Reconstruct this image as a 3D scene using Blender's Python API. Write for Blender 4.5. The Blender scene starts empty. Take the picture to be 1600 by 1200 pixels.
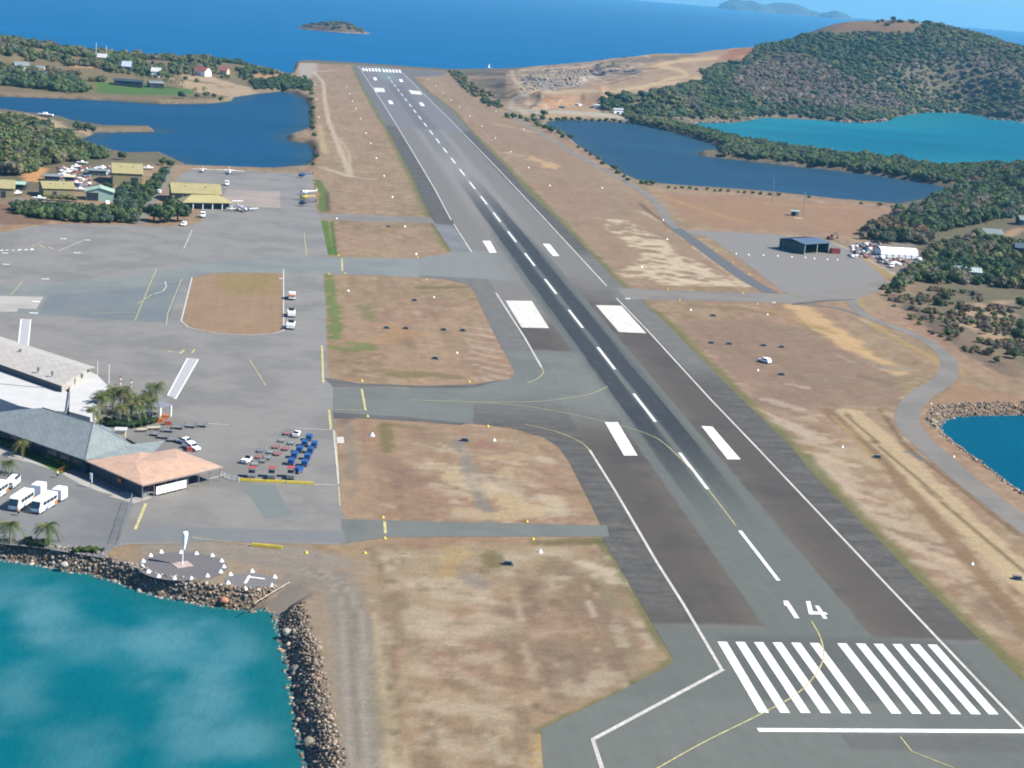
import bpy, bmesh, math, random
import numpy as np
from mathutils import Vector, Matrix
from mathutils.geometry import tessellate_polygon
random.seed(7); rng = np.random.default_rng(11)
SC = bpy.context.scene; COL = SC.collection; R_ = math.radians
# ------------------------------------------------------------------ camera (solved from the runway's painted markings)
FPX, CH, CX, CY, YAW, PITCH, ROLL = 2593.2355, 111.2226, -99.5088, -233.5192, 0.1428, 0.2382, 0.0805
_F = np.array([math.sin(YAW)*math.cos(PITCH), math.cos(YAW)*math.cos(PITCH), -math.sin(PITCH)])
_R = np.array([math.cos(YAW), -math.sin(YAW), 0.0]); _U = np.cross(_R, _F)
_c, _s = math.cos(ROLL), math.sin(ROLL)
CR, CU = _c*_R + _s*_U, -_s*_R + _c*_U
CAM = np.array([CX, CY, CH])
cd = bpy.data.cameras.new('camera'); co = bpy.data.objects.new('camera', cd); COL.objects.link(co)
cd.sensor_width = 36.0; cd.lens = FPX/1600*36.0; cd.clip_start = 1.0; cd.clip_end = 80000.0
m = Matrix.Identity(4)
for i in range(3):
    m[i][0], m[i][1], m[i][2], m[i][3] = CR[i], CU[i], -_F[i], CAM[i]
co.matrix_world = m
SC.camera = co
# ------------------------------------------------------------------ light
SUN_DIR = Vector((0.95, -0.30, 0.0)).normalized()*math.cos(R_(44)); SUN_DIR.z = math.sin(R_(44))
w = bpy.data.worlds.new('World'); SC.world = w; w.use_nodes = True
nt = w.node_tree; nt.nodes.clear()
sky = nt.nodes.new('ShaderNodeTexSky'); sky.sky_type = 'NISHITA'; sky.sun_disc = False
sky.sun_elevation = R_(44); sky.sun_rotation = math.atan2(SUN_DIR.x, SUN_DIR.y)
sky.air_density = 1.0; sky.dust_density = 0.0; sky.ozone_density = 3.0; sky.altitude = 100
bg = nt.nodes.new('ShaderNodeBackground'); bg.inputs['Strength'].default_value = 0.075
ow = nt.nodes.new('ShaderNodeOutputWorld')
tn = nt.nodes.new('ShaderNodeMix'); tn.data_type = 'RGBA'; tn.blend_type = 'MULTIPLY'; tn.inputs[0].default_value = 1.0;    # clear maritime air: bluer towards the horizon
tc = nt.nodes.new('ShaderNodeTexCoord'); sx = nt.nodes.new('ShaderNodeSeparateXYZ'); nt.links.new(tc.outputs['Generated'], sx.inputs[0])
rp = nt.nodes.new('ShaderNodeValToRGB'); nt.links.new(sx.outputs[2], rp.inputs[0]); rp.color_ramp.elements[0].position = 0.0; rp.color_ramp.elements[0].color = (0.22, 0.50, 0.95, 1); rp.color_ramp.elements[1].position = 0.5; rp.color_ramp.elements[1].color = (0.78, 0.94, 1.08, 1)
nt.links.new(rp.outputs[0], tn.inputs[7])
nt.links.new(sky.outputs[0], tn.inputs[6]); nt.links.new(tn.outputs[2], bg.inputs[0]); nt.links.new(bg.outputs[0], ow.inputs[0])
sl = bpy.data.lights.new('sun', 'SUN'); sl.energy = 4.4; sl.angle = R_(0.5); sl.color = (1.0, 0.94, 0.84)
so = bpy.data.objects.new('sun', sl); COL.objects.link(so)
so.rotation_euler = SUN_DIR.to_track_quat('Z', 'Y').to_euler()
so.location = (0, 0, 500)
SC.view_settings.view_transform = 'Standard'; SC.view_settings.look = 'None'
SC.view_settings.exposure = 1.22; SC.view_settings.gamma = 1.0
SC.render.engine = 'CYCLES'
SC.cycles.max_bounces = 4; SC.cycles.filter_width = 1.9; SC.cycles.volume_bounces = 0
SEA = -3.0
# ------------------------------------------------------------------ helpers
def G(px, py, z=0.0):
    """ground point (metres) seen at a photo pixel, on the level z"""
    d = _F + (px-800)/FPX*CR - (py-600)/FPX*CU
    t = (z-CAM[2])/d[2]
    p = CAM + t*d
    return (float(p[0]), float(p[1]), float(z))
def RAY(px, py, D):
    """world point at horizontal distance D on the sight line"""
    d = _F + (px-800)/FPX*CR - (py-600)/FPX*CU
    t = D/math.hypot(d[0], d[1])
    return CAM + t*d
def heading(a, b, z=0.0):
    A, B = G(*a, z), G(*b, z)
    return math.atan2(B[1]-A[1], B[0]-A[0])
def tag(o, label=None, cat=None, group=None, kind=None):
    if label: o['label'] = label
    if cat: o['category'] = cat
    if group: o['group'] = group
    if kind: o['kind'] = kind
    return o
def empty(name, loc, rz=0.0, label=None, cat=None, group=None):
    o = bpy.data.objects.new(name, None); COL.objects.link(o)
    o.location = loc; o.rotation_euler = (0, 0, rz); o.empty_display_size = 0.5
    return tag(o, label, cat, group)
class MB:
    """collects shapes into one mesh"""
    def __init__(s): s.v = []; s.f = []
    def add(s, vs, fs):
        n = len(s.v); s.v += [tuple(v) for v in vs]; s.f += [tuple(i+n for i in f) for f in fs]; return s
    def box(s, x0, x1, y0, y1, z0, z1, taper=0.0, rz=0.0, c=(0, 0)):
        t = taper
        vs = [(x0, y0, z0), (x1, y0, z0), (x1, y1, z0), (x0, y1, z0),
              (x0+t, y0+t, z1), (x1-t, y0+t, z1), (x1-t, y1-t, z1), (x0+t, y1-t, z1)]
        if rz:
            ca, sa = math.cos(rz), math.sin(rz)
            vs = [(c[0]+(x-c[0])*ca-(y-c[1])*sa, c[1]+(x-c[0])*sa+(y-c[1])*ca, z) for x, y, z in vs]
        return s.add(vs, [(0, 3, 2, 1), (4, 5, 6, 7), (0, 1, 5, 4), (1, 2, 6, 5), (2, 3, 7, 6), (3, 0, 4, 7)])
    def prism(s, poly, z0, z1):
        """closed prism over a polygon of (x,y)"""
        n = len(poly)
        a = sum(poly[i][0]*poly[(i+1) % n][1]-poly[(i+1) % n][0]*poly[i][1] for i in range(n))
        if a < 0: poly = poly[::-1]
        vs = [(p[0], p[1], z0) for p in poly]+[(p[0], p[1], z1) for p in poly]
        fs = [tuple(range(n-1, -1, -1)), tuple(range(n, 2*n))]+[(i, (i+1) % n, n+(i+1) % n, n+i) for i in range(n)]
        return s.add(vs, fs)
    def xprof(s, prof, y0, y1):
        """side profile in (x,z) extruded along y"""
        n = len(prof)
        vs = [(p[0], y0, p[1]) for p in prof]+[(p[0], y1, p[1]) for p in prof]
        fs = [tuple(range(n)), tuple(range(2*n-1, n-1, -1))]+[(i, n+i, n+(i+1) % n, (i+1) % n) for i in range(n)]
        return s.add(vs, fs)
    def tube(s, a, b, ra, rb=None, n=8, cap=True):
        rb = ra if rb is None else rb
        a, b = Vector(a), Vector(b); d = (b-a)
        if d.length < 1e-6: return s
        d.normalize(); u = d.orthogonal().normalized(); v = d.cross(u)
        vs = []
        for c_, r in ((a, ra), (b, rb)):
            for i in range(n):
                t = 2*math.pi*i/n; vs.append(c_+u*math.cos(t)*r+v*math.sin(t)*r)
        fs = [(i, (i+1) % n, n+(i+1) % n, n+i) for i in range(n)]
        if cap: fs += [tuple(range(n-1, -1, -1)), tuple(range(n, 2*n))]
        return s.add(vs, fs)
    def loft(s, rings, closed=True):
        n = len(rings[0]); vs = [p for r in rings for p in r]; fs = []
        for k in range(len(rings)-1):
            for i in range(n):
                fs.append((k*n+i, k*n+(i+1) % n, (k+1)*n+(i+1) % n, (k+1)*n+i))
        if closed: fs += [tuple(range(n-1, -1, -1)), tuple(range((len(rings)-1)*n, len(rings)*n))]
        return s.add(vs, fs)
    def lathe_x(s, prof, n=12, cy=0, cz=0, sy=1, sz=1):
        """prof = [(x, r)] about an axis parallel to x"""
        return s.loft([[(x, cy+math.cos(2*math.pi*i/n)*r*sy, cz+math.sin(2*math.pi*i/n)*r*sz) for i in range(n)] for x, r in prof])
    def lathe_z(s, prof, n=12, cx=0, cy=0):
        return s.loft([[(cx+math.cos(2*math.pi*i/n)*r, cy+math.sin(2*math.pi*i/n)*r, z) for i in range(n)] for r, z in prof])
    def poly(s, pts, holes=()):
        """flat sheet (pts 3-D), holes cut out"""
        loops = [[Vector(p) for p in pts]]+[[Vector(p) for p in h] for h in holes]
        flat = [p for l in loops for p in l]
        tris = tessellate_polygon(loops)
        out = []
        for t in tris:
            a, b, c_ = (flat[i] for i in t)
            out.append(t if (b-a).cross(c_-a).z > 0 else (t[0], t[2], t[1]))
        return s.add(flat, out)
    def build(s, name, mat, parent=None, smooth=False, bevel=0.0):
        me = bpy.data.meshes.new(name); me.from_pydata([tuple(v) for v in s.v], [], s.f); me.update()
        o = bpy.data.objects.new(name, me); COL.objects.link(o)
        if mat: me.materials.append(mat)
        if parent is not None: o.parent = parent
        if smooth: me.shade_smooth()
        if bevel:
            b = o.modifiers.new('bevel', 'BEVEL'); b.width = bevel; b.segments = 2; b.limit_method = 'ANGLE'
        return o
def copy_tree(o, loc=None, rz=None, label=None, group=None, scale=None, parent=None):
    c_ = o.copy(); COL.objects.link(c_); c_.parent = parent
    if loc is not None: c_.location = loc
    if rz is not None: c_.rotation_euler = (0, 0, rz)
    if scale is not None: c_.scale = (scale,)*3 if not hasattr(scale, '__len__') else scale
    if label: c_['label'] = label
    if group: c_['group'] = group
    for ch in list(o.children): copy_tree(ch, parent=c_)
    return c_
# ---- node expressions
class NX:
    def __init__(s, nt, k): s.nt, s.k = nt, k
    def _m(s, op, *a, clamp=False):
        n = s.nt.nodes.new('ShaderNodeMath'); n.operation = op; n.use_clamp = clamp
        for i, q in enumerate(a):
            if isinstance(q, NX): s.nt.links.new(q.k, n.inputs[i])
            else: n.inputs[i].default_value = q
        return NX(s.nt, n.outputs[0])
    def __add__(s, o): return s._m('ADD', s, o)
    __radd__ = __add__
    def __sub__(s, o): return s._m('SUBTRACT', s, o)
    def __rsub__(s, o): return s._m('SUBTRACT', o, s)
    def __mul__(s, o): return s._m('MULTIPLY', s, o)
    __rmul__ = __mul__
    def abs(s): return s._m('ABSOLUTE', s)
    def max(s, o): return s._m('MAXIMUM', s, o)
    def min(s, o): return s._m('MINIMUM', s, o)
    def ss(s, a, b):
        n = s.nt.nodes.new('ShaderNodeMapRange'); n.interpolation_type = 'SMOOTHSTEP'
        s.nt.links.new(s.k, n.inputs['Value'])
        n.inputs['From Min'].default_value = a; n.inputs['From Max'].default_value = b
        return NX(s.nt, n.outputs[0])
class MT:
    """small material builder"""
    def __init__(s, name, rough=0.8, spec=0.3, metal=0.0):
        s.m = bpy.data.materials.new(name); s.m.use_nodes = True; s.nt = s.m.node_tree
        s.b = s.nt.nodes['Principled BSDF']; s.b.inputs['Roughness'].default_value = rough
        s.b.inputs['Specular IOR Level'].default_value = spec; s.b.inputs['Metallic'].default_value = metal
        g = s.nt.nodes.new('ShaderNodeNewGeometry'); s.pos = g.outputs['Position']
        sp = s.nt.nodes.new('ShaderNodeSeparateXYZ'); s.nt.links.new(s.pos, sp.inputs[0])
        s.x, s.y, s.z = (NX(s.nt, sp.outputs[i]) for i in range(3))
    def noise(s, scale, detail=4, rough=0.55, sc=(1, 1, 1), rot=0.0, dist=0.0, off=(0, 0, 0)):
        mp = s.nt.nodes.new('ShaderNodeMapping'); s.nt.links.new(s.pos, mp.inputs[0])
        mp.inputs['Scale'].default_value = sc; mp.inputs['Rotation'].default_value = (0, 0, rot); mp.inputs['Location'].default_value = off
        n = s.nt.nodes.new('ShaderNodeTexNoise'); s.nt.links.new(mp.outputs[0], n.inputs['Vector'])
        n.inputs['Scale'].default_value = scale; n.inputs['Detail'].default_value = detail
        n.inputs['Roughness'].default_value = rough; n.inputs['Distortion'].default_value = dist
        return NX(s.nt, n.outputs['Fac'])
    def rgb(s, c_):
        n = s.nt.nodes.new('ShaderNodeRGB'); n.outputs[0].default_value = (*c_, 1); return n.outputs[0]
    def attr(s, name):
        n = s.nt.nodes.new('ShaderNodeVertexColor'); n.layer_name = name; return n.outputs['Color']
    def mix(s, a, b, f, mode='MIX'):
        n = s.nt.nodes.new('ShaderNodeMix'); n.data_type = 'RGBA'; n.blend_type = mode
        for sock, q in ((n.inputs[6], a), (n.inputs[7], b)):
            if isinstance(q, tuple): sock.default_value = (*q, 1)
            elif isinstance(q, NX): s.nt.links.new(q.k, sock)
            else: s.nt.links.new(q, sock)
        if isinstance(f, NX): s.nt.links.new(f.k, n.inputs[0])
        else: n.inputs[0].default_value = f
        return n.outputs[2]
    def gray(s, v, lo, hi):
        """multiplier colour from a 0..1 value"""
        n = s.nt.nodes.new('ShaderNodeMapRange'); s.nt.links.new(v.k, n.inputs['Value'])
        n.inputs['From Min'].default_value = 0.25; n.inputs['From Max'].default_value = 0.75
        n.inputs['To Min'].default_value = lo; n.inputs['To Max'].default_value = hi
        return NX(s.nt, n.outputs[0])
    def col(s, c_):
        if isinstance(c_, tuple): s.b.inputs['Base Color'].default_value = (*c_, 1)
        else: s.nt.links.new(c_, s.b.inputs['Base Color'])
        return s
    def bump(s, v, strength=0.3, dist=0.2):
        n = s.nt.nodes.new('ShaderNodeBump'); s.nt.links.new(v.k, n.inputs['Height'])
        n.inputs['Strength'].default_value = strength; n.inputs['Distance'].default_value = dist
        s.nt.links.new(n.outputs[0], s.b.inputs['Normal']); return s
def L(r, g, b):
    """0-255 display colour to linear"""
    return tuple(((v/255)/12.92 if v/255 < 0.04045 else ((v/255+0.055)/1.055)**2.4) for v in (r, g, b))
def paint(name, c_, rough=0.5, spec=0.4, metal=0.0, var=0.12, scale=1.3):
    """painted or plain surface with slight unevenness and dirt"""
    t = MT(name, rough, spec, metal); n = t.noise(scale, 5, 0.6)
    c2 = tuple(v*(1-var*1.6) for v in c_); c3 = tuple(min(1, v*(1+var*0.5)) for v in c_)
    return t.col(t.mix(c2, c3, n.ss(0.3, 0.7))).m
# ------------------------------------------------------------------ numpy noise and masks
_H = rng.random((256, 256))
def vnoise(x, y):
    xi, yi = np.floor(x).astype(int), np.floor(y).astype(int); fx, fy = x-xi, y-yi
    fx, fy = fx*fx*(3-2*fx), fy*fy*(3-2*fy)
    a, b = _H[xi & 255, yi & 255], _H[(xi+1) & 255, yi & 255]
    c_, d = _H[xi & 255, (yi+1) & 255], _H[(xi+1) & 255, (yi+1) & 255]
    return (a*(1-fx)+b*fx)*(1-fy)+(c_*(1-fx)+d*fx)*fy
def fbm(x, y, o=4):
    s, a, t = 0, 0.5, 0
    for k in range(o):
        s = s+a*vnoise(x*2**k+17.3*k, y*2**k+5.1*k); t += a; a *= 0.55
    return s/t
def sstep(v, a, b):
    t = np.clip((v-a)/(b-a), 0, 1); return t*t*(3-2*t)
def seg_dist(X, Y, pts, closed=False):
    d = np.full(X.shape, 1e9); n = len(pts)
    if n == 1: return np.hypot(X-pts[0][0], Y-pts[0][1])
    for i in range(n if closed else n-1):
        ax, ay = pts[i][0], pts[i][1]; bx, by = pts[(i+1) % n][0], pts[(i+1) % n][1]
        vx, vy = bx-ax, by-ay; l = vx*vx+vy*vy+1e-9
        t = np.clip(((X-ax)*vx+(Y-ay)*vy)/l, 0, 1)
        d = np.minimum(d, np.hypot(X-ax-t*vx, Y-ay-t*vy))
    return d
def inside(X, Y, pts):
    r = np.zeros(X.shape, bool); n = len(pts)
    for i in range(n):
        ax, ay = pts[i][0], pts[i][1]; bx, by = pts[(i+1) % n][0], pts[(i+1) % n][1]
        if ay == by: continue
        c_ = ((ay > Y) != (by > Y)) & (X < (bx-ax)*(Y-ay)/(by-ay)+ax)
        r ^= c_
    return r
def sdist(X, Y, pts):
    """positive inside"""
    d = seg_dist(X, Y, pts, True); return np.where(inside(X, Y, pts), d, -d)
def GP(pxs, z=0.0): return [G(a, b, z) for a, b in pxs]
# ================================================================== TERRAIN
# waterlines, in photo pixels brought down to the water level
W_NEAR = GP([(-400, 858), (0, 874), (60, 882), (110, 893), (150, 899), (180, 908), (230, 926), (270, 936), (330, 947), (380, 953), (420, 955), (431, 962), (436, 985),
             (446, 1022), (455, 1060), (462, 1110), (470, 1150), (480, 1200), (492, 1260), (500, 1330), (-400, 1330)], SEA)
W_LEFT = GP([(-300, 146), (0, 151), (100, 154), (180, 158), (250, 163), (330, 162), (362, 158), (366, 152), (400, 147), (440, 143), (458, 146), (472, 153), (481, 165), (482, 190),
             (482, 200), (466, 208), (446, 214), (452, 221), (478, 224), (486, 232), (487, 248), (478, 258), (470, 264), (420, 268), (300, 264), (285, 257), (255, 243), (200, 244),
             (165, 238), (140, 228), (126, 219), (150, 208), (178, 207), (243, 206), (240, 202), (165, 201), (120, 194), (104, 188), (60, 183), (0, 174), (-300, 166)], SEA)
W_RIGHT = GP([(853, 191), (870, 188), (920, 188), (985, 192), (1040, 204), (1075, 214), (1110, 224), (1133, 232), (1120, 237), (1088, 240), (1092, 244), (1150, 250), (1230, 259),
              (1300, 266), (1380, 276), (1450, 287), (1500, 296), (1450, 312), (1395, 323), (1300, 315), (1200, 304), (1100, 297), (1030, 292), (1004, 288), (988, 281), (968, 271), (950, 259), (930, 246), (905, 229), (888, 213), (864, 205)], SEA)
W_BAY = GP([(1075, 191), (1110, 192), (1150, 192), (1192, 184), (1250, 186), (1310, 190), (1355, 192), (1382, 190), (1398, 183), (1440, 176), (1500, 176), (1550, 184), (1600, 190),
            (1800, 198), (1800, 272), (1600, 262), (1555, 262), (1500, 266), (1462, 266), (1400, 255), (1300, 245), (1215, 233), (1150, 219), (1105, 204)], SEA)
W_EAST = GP([(1466, 668), (1474, 656), (1492, 651), (1540, 649), (1600, 648), (1900, 644), (2700, 640), (2900, 1700), (2200, 1240), (1800, 930), (1600, 782), (1560, 752), (1520, 722), (1490, 698), (1471, 682)], SEA)
def RD(px, py, D):
    p = RAY(px, py, D); return (float(p[0]), float(p[1]))
COAST = [G(-500, 1500)[:2], G(-700, 700)[:2], G(-300, 300)[:2], RD(-260, 60, 1500), RD(-60, 50, 1850), RD(80, 60, 1850), RD(200, 80, 1900), RD(340, 90, 1950)] + \
        [p[:2] for p in GP([(437, 112), (452, 118), (459, 108), (461, 98), (480, 96.5), (560, 101), (640, 107), (700, 111), (760, 110.5), (812, 109)], SEA)] + \
        [RD(880, 90, 2300), RD(1000, 80, 2450), RD(1150, 75, 2560), RD(1300, 60, 2700), RD(1450, 60, 2750), RD(1600, 60, 2800), RD(1900, 90, 2800)] + \
        [G(1900, 300)[:2], G(2300, 700)[:2], G(2300, 1100)[:2], G(1900, 1500)[:2]]
WATERS = [W_NEAR, W_LEFT, W_RIGHT, W_BAY, W_EAST]
# relief: (pixel, horizontal distance) control points
CT = []
def ct(px, py, D): p = RAY(px, py, D); CT.append((p[0], p[1], p[2]))
for a in [(700, 111, 2010), (770, 110, 2030), (830, 106, 2050), (880, 103, 2060), (925, 97.5, 2080), (940, 94, 2090), (1000, 87, 2130), (1080, 83, 2170), (1110, 80, 2200), (1150, 73, 2230),
          (1175, 74, 2250), (1215, 71, 2270), (1250, 62, 2300), (1280, 47, 2330), (1310, 36, 2350), (1330, 31.5, 2360), (1370, 32, 2370), (1400, 32, 2370), (1430, 33, 2370), (1460, 41, 2360), (1480, 46, 2350),
          (1510, 50, 2350), (1540, 57, 2350), (1562, 64, 2350), (1580, 74, 2340), (1600, 76, 2340), (1700, 88, 2300), (1800, 100, 2250)]:
    ct(*a); p = RAY(a[0], a[1], a[2]+170); CT.append((p[0], p[1], 0.45*CT[-1][2]-1)); p = RAY(a[0], a[1], a[2]+330); CT.append((p[0], p[1], -2.0))
for a in [(1330, 60, 2250), (1250, 85, 2150), (1180, 100, 2050), (1300, 110, 2050), (1400, 90, 2150), (1500, 100, 2180), (1600, 110, 2200), (1300, 150, 1920), (1420, 140, 1990), (1550, 150, 2060), (1200, 140, 1850),
          (1110, 120, 1850), (1100, 150, 1680), (1020, 118, 1850), (1000, 100, 2000), (1080, 98, 2060), (1150, 88, 2150),
          (1060, 162, 1560), (1000, 150, 1560), (960, 158, 1480), (950, 140, 1600), (880, 140, 1660), (830, 148, 1570), (905, 122, 1830), (850, 118, 1880), (820, 125, 1800), (930, 126, 1800)]: ct(*a)
for a in [(850, 172), (900, 172), (960, 178), (1000, 188), (780, 130), (790, 160), (740, 120), (1050, 190), (1180, 186), (1300, 189), (1380, 190), (1500, 175), (1600, 188), (800, 172)]:
    p = G(*a); CT.append((p[0], p[1], 1.0))
# left land
for a in [(-150, 60, 1500), (0, 66, 1560), (30, 68, 1570), (75, 78, 1600), (130, 85, 1640), (160, 86, 1650), (240, 91, 1700), (290, 95, 1700), (330, 95, 1700), (370, 100, 1720), (410, 107, 1760), (440, 115, 1800),
          (60, 100, 1480), (150, 110, 1480), (280, 118, 1550), (0, 110, 1430)]: ct(*a)
for a in [(0, 145), (100, 148), (250, 155), (350, 150), (200, 140), (420, 135), (300, 140), (-200, 140)]:
    p = G(*a); CT.append((p[0], p[1], 0.8))
for a in [(-200, 215, 1020), (-60, 212, 1010), (0, 216, 1000), (40, 222, 960), (90, 236, 950), (30, 246, 900), (-80, 250, 900), (20, 262, 870), (75, 246, 915)]: ct(*a)
for a in [(60, 290), (0, 310), (120, 275), (160, 245), (200, 262), (100, 200), (50, 192), (0, 184), (-200, 180), (-150, 330), (60, 325), (120, 250), (-300, 300)]:
    p = G(*a); CT.append((p[0], p[1], 0.0))
# right land
for a in [(1560, 285, 1180), (1620, 275, 1200), (1450, 312, 1080), (1520, 330, 1020), (1600, 340, 990), (1580, 400, 880), (1700, 380, 900), (1600, 450, 790), (1500, 470, 765), (1460, 500, 720), (1600, 520, 690), (1750, 500, 720),
          (1540, 440, 810), (1480, 400, 870), (1700, 300, 1150)]: ct(*a)
for a in [(1395, 325), (1370, 345), (1340, 375), (1380, 400), (1410, 430), (1360, 460), (1400, 500), (1470, 545), (1540, 590), (1600, 615), (1700, 640), (1500, 300), (1530, 268), (1600, 264), (1700, 268)]:
    p = G(*a); CT.append((p[0], p[1], 0.0))
# flat airfield
for a in [(500, 110), (560, 104), (640, 110), (500, 200), (650, 200), (800, 200), (500, 300), (300, 300), (700, 300), (950, 300), (1200, 330), (1300, 360), (0, 400), (300, 420), (600, 420), (900, 420), (1300, 450), (0, 600),
          (300, 600), (700, 600), (1100, 600), (1450, 620), (200, 850), (600, 850), (1000, 850), (1500, 850), (600, 1200), (1600, 1100), (900, 1200), (1200, 1300), (-200, 700), (-200, 500), (250, 262)]:
    p = G(*a); CT.append((p[0], p[1], 0.0))
CT = np.array(CT)
def _phi(r): return np.sqrt(r*r+25.0**2)
_A = _phi(np.hypot(CT[:, None, 0]-CT[None, :, 0], CT[:, None, 1]-CT[None, :, 1]))
_wt = np.linalg.solve(_A-np.eye(len(CT))*6.0, CT[:, 2])
FLAT = GP([(478, 100), (560, 103), (700, 113), (740, 120), (770, 150), (800, 178), (850, 195), (900, 236), (944, 264), (990, 288), (1200, 304), (1395, 324), (1340, 372), (1385, 420), (1365, 460),
           (1440, 520), (1500, 560), (1600, 612), (2100, 760), (2100, 1500), (-700, 1500), (-700, 400), (-60, 352), (-60, 330), (60, 318), (160, 300), (230, 262), (300, 262), (488, 270), (486, 180), (470, 125)])
def back(pxs, z, k):
    P = [G(a, b, z)[:2] for a, b in pxs]; return P+[(x+(x-CX)*k, y+(y-CY)*k) for x, y in reversed(P)]
CLIFFS = [(back([(828, 171), (850, 170), (880, 168), (905, 167), (935, 171), (952, 178)], 1.5, 0.07), 3.5, 25, 90), 
          (back([(818, 128), (850, 134), (900, 138), (930, 136)], 6, 0.05), 3.5, 25, 80)]
def terrain(X, Y):
    X = np.asarray(X, float); Y = np.asarray(Y, float); z = np.zeros(X.shape)
    for k in range(len(CT)): z += _wt[k]*_phi(np.hypot(X-CT[k, 0], Y-CT[k, 1]))
    sf = sdist(X, Y, FLAT); z = z*sstep(-sf, 0, 25)
    n = (fbm(X/60, Y/60, 4)-0.5)*2
    z = z+n*np.clip(z, 0, 30)*0.12
    for wp, H, w0, w1 in CLIFFS:
        a_ = np.array([p[:2] for p in wp]); k_ = (X > a_[:, 0].min()) & (X < a_[:, 0].max()) & (Y > a_[:, 1].min()) & (Y < a_[:, 1].max())
        if k_.any():
            d = sdist(X[k_], Y[k_], wp)+(fbm(X[k_]/14, Y[k_]/14, 3)-0.5)*14; z[k_] = z[k_]+H*sstep(d, 0, 10)*(1-sstep(d, w0, w1))
    z = np.where(z < 0, z*0.1, z)
    dw = sdist(X, Y, COAST)
    for wp in WATERS: dw = np.minimum(dw, -sdist(X, Y, wp)*(2.1-0.9*sstep(X, -104, -100) if wp is W_NEAR else 1.7 if wp is W_EAST else 1.0))
    dw = dw+(fbm(X/6, Y/6, 3)-0.5)*1.0
    z = np.where(z > 0, z*(0.12+0.88*sstep(dw, 0, 75)), z)
    z = (SEA-1.2)+(z-(SEA-1.2))*sstep(dw, -2.2, 5.2)
    ax_, ay_ = RAMP0; bx_, by_ = RAMP1; l_ = math.hypot(bx_-ax_, by_-ay_); ux, uy = (bx_-ax_)/l_, (by_-ay_)/l_
    tt = ((X-ax_)*ux+(Y-ay_)*uy)/l_; side = np.abs(-(X-ax_)*uy+(Y-ay_)*ux); k_ = (side < 3.0) & (tt > -0.4) & (tt < 1.05)
    z = np.where(k_, np.minimum(z, SEA-0.4+(0-SEA+0.4)*np.clip(tt, -0.1, 1)-0.2), z)
    return z, dw, sf
RAMP0, RAMP1 = G(428, 956, SEA)[:2], G(468, 921, 0)[:2]
def axis(lo, hi, a, b, d, grow, dmax):
    xs = list(np.arange(a, b, d)); q, s = xs[-1], d
    while q < hi: s = min(s*grow, dmax); q += s; xs.append(q)
    q, s = a, d; left = []
    while q > lo: s = min(s*grow, dmax); q -= s; left.append(q)
    return np.array(left[::-1]+xs)
GX = axis(-620, 1080, -165, 190, 1.15, 1.03, 7.0); GY = axis(-40, 2760, -20, 330, 1.15, 1.0045, 7.0)
XX, YY = np.meshgrid(GX, GY, indexing='ij')
ZZ, DW, SF = terrain(XX, YY)
RWY_EDGE_R = [(645, 121), (665, 141), (705, 171), (736, 206), (800, 271), (880, 352), (960, 437), (1035, 500), (1085, 550), (1147, 612), (1235, 697), (1350, 820), (1425, 897), (1612, 1078)]
RWY_EDGE_L1 = [(552, 103), (572, 144), (611, 212), (646, 280), (674, 341)]; RWY_EDGE_L2 = [(676, 349), (707, 392)]
# ---- what the ground is made of (bare colours; only the quarry crag carries painted shade)
DRY = np.array(L(170, 144, 115)); TAN = np.array(L(196, 172, 136)); SANDY = np.array(L(205, 188, 160)); OLIVE = np.array(L(128, 120, 78)); GREEN = np.array(L(104, 128, 60))
LUSH = np.array(L(104, 134, 62)); GRAVEL = np.array(L(150, 142, 130)); PINKISH = np.array(L(170, 136, 112)); DARKB = np.array(L(104, 86, 72)); ORANGE = np.array(L(218, 160, 104)); ROCK = np.array(L(150, 130, 112))
SOIL = np.array(L(120, 104, 82)); LAWN = np.array(L(96, 128, 66)); ALGAE = np.array(L(128, 146, 84)); GREYROCK = np.array(L(150, 150, 148)); STRAW = np.array(L(178, 150, 96)); DIRTG = np.array(L(146, 138, 124))
C = np.zeros(XX.shape+(3,)); C[:] = DRY
n1 = fbm(XX/35, YY/35, 5); n2 = fbm(XX/9+40, YY/9, 4); n3 = fbm(XX/110+9, YY/110, 4); n4 = fbm(XX/3+7, YY/3+3, 3)
def lay(mask, colr): 
    global C
    C = C*(1-mask[..., None])+np.asarray(colr)*mask[..., None]
lay(sstep(n3, 0.46, 0.62)*0.6, PINKISH); lay(sstep(n1, 0.52, 0.7)*0.4, L(150, 136, 96)); lay(sstep(n2, 0.55, 0.75)*0.25, TAN); lay(sstep(n4, 0.5, 0.75)*0.3, SANDY); lay(sstep(fbm(XX/2.2+31, YY/4+11, 3), 0.54, 0.74)*0.28, DARKB*1.2); lay(sstep(fbm(XX/16+61, YY/50+21, 4), 0.52, 0.66)*0.35, L(182, 158, 128)); lay(sstep(fbm(XX/5+71, YY/30+2, 4), 0.55, 0.68)*0.25, L(132, 118, 92))
def bbox_mask(pts, pad):
    a = np.array([p[:2] for p in pts]); return np.where((XX > a[:, 0].min()-pad) & (XX < a[:, 0].max()+pad) & (YY > a[:, 1].min()-pad) & (YY < a[:, 1].max()+pad))
def stroke(pxs, r, colr, k=1.0, rough=0.6, soft=0.5, z=0.0):
    """a band of bare ground along a line, its edge broken up by noise"""
    global C
    P = GP(pxs, z); idx = bbox_mask(P, r*2+4)
    x, y = XX[idx], YY[idx]
    if x.size == 0: return
    d = seg_dist(x, y, P)
    n = fbm(x/(r*0.9+2)+r, y/(r*0.9+2), 4)-0.5
    m = (1-sstep(d+n*2.2*r*rough, r*(1-soft), r))*k
    C[idx] = C[idx]*(1-m[:, None])+np.asarray(colr)*m[:, None]
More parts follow.
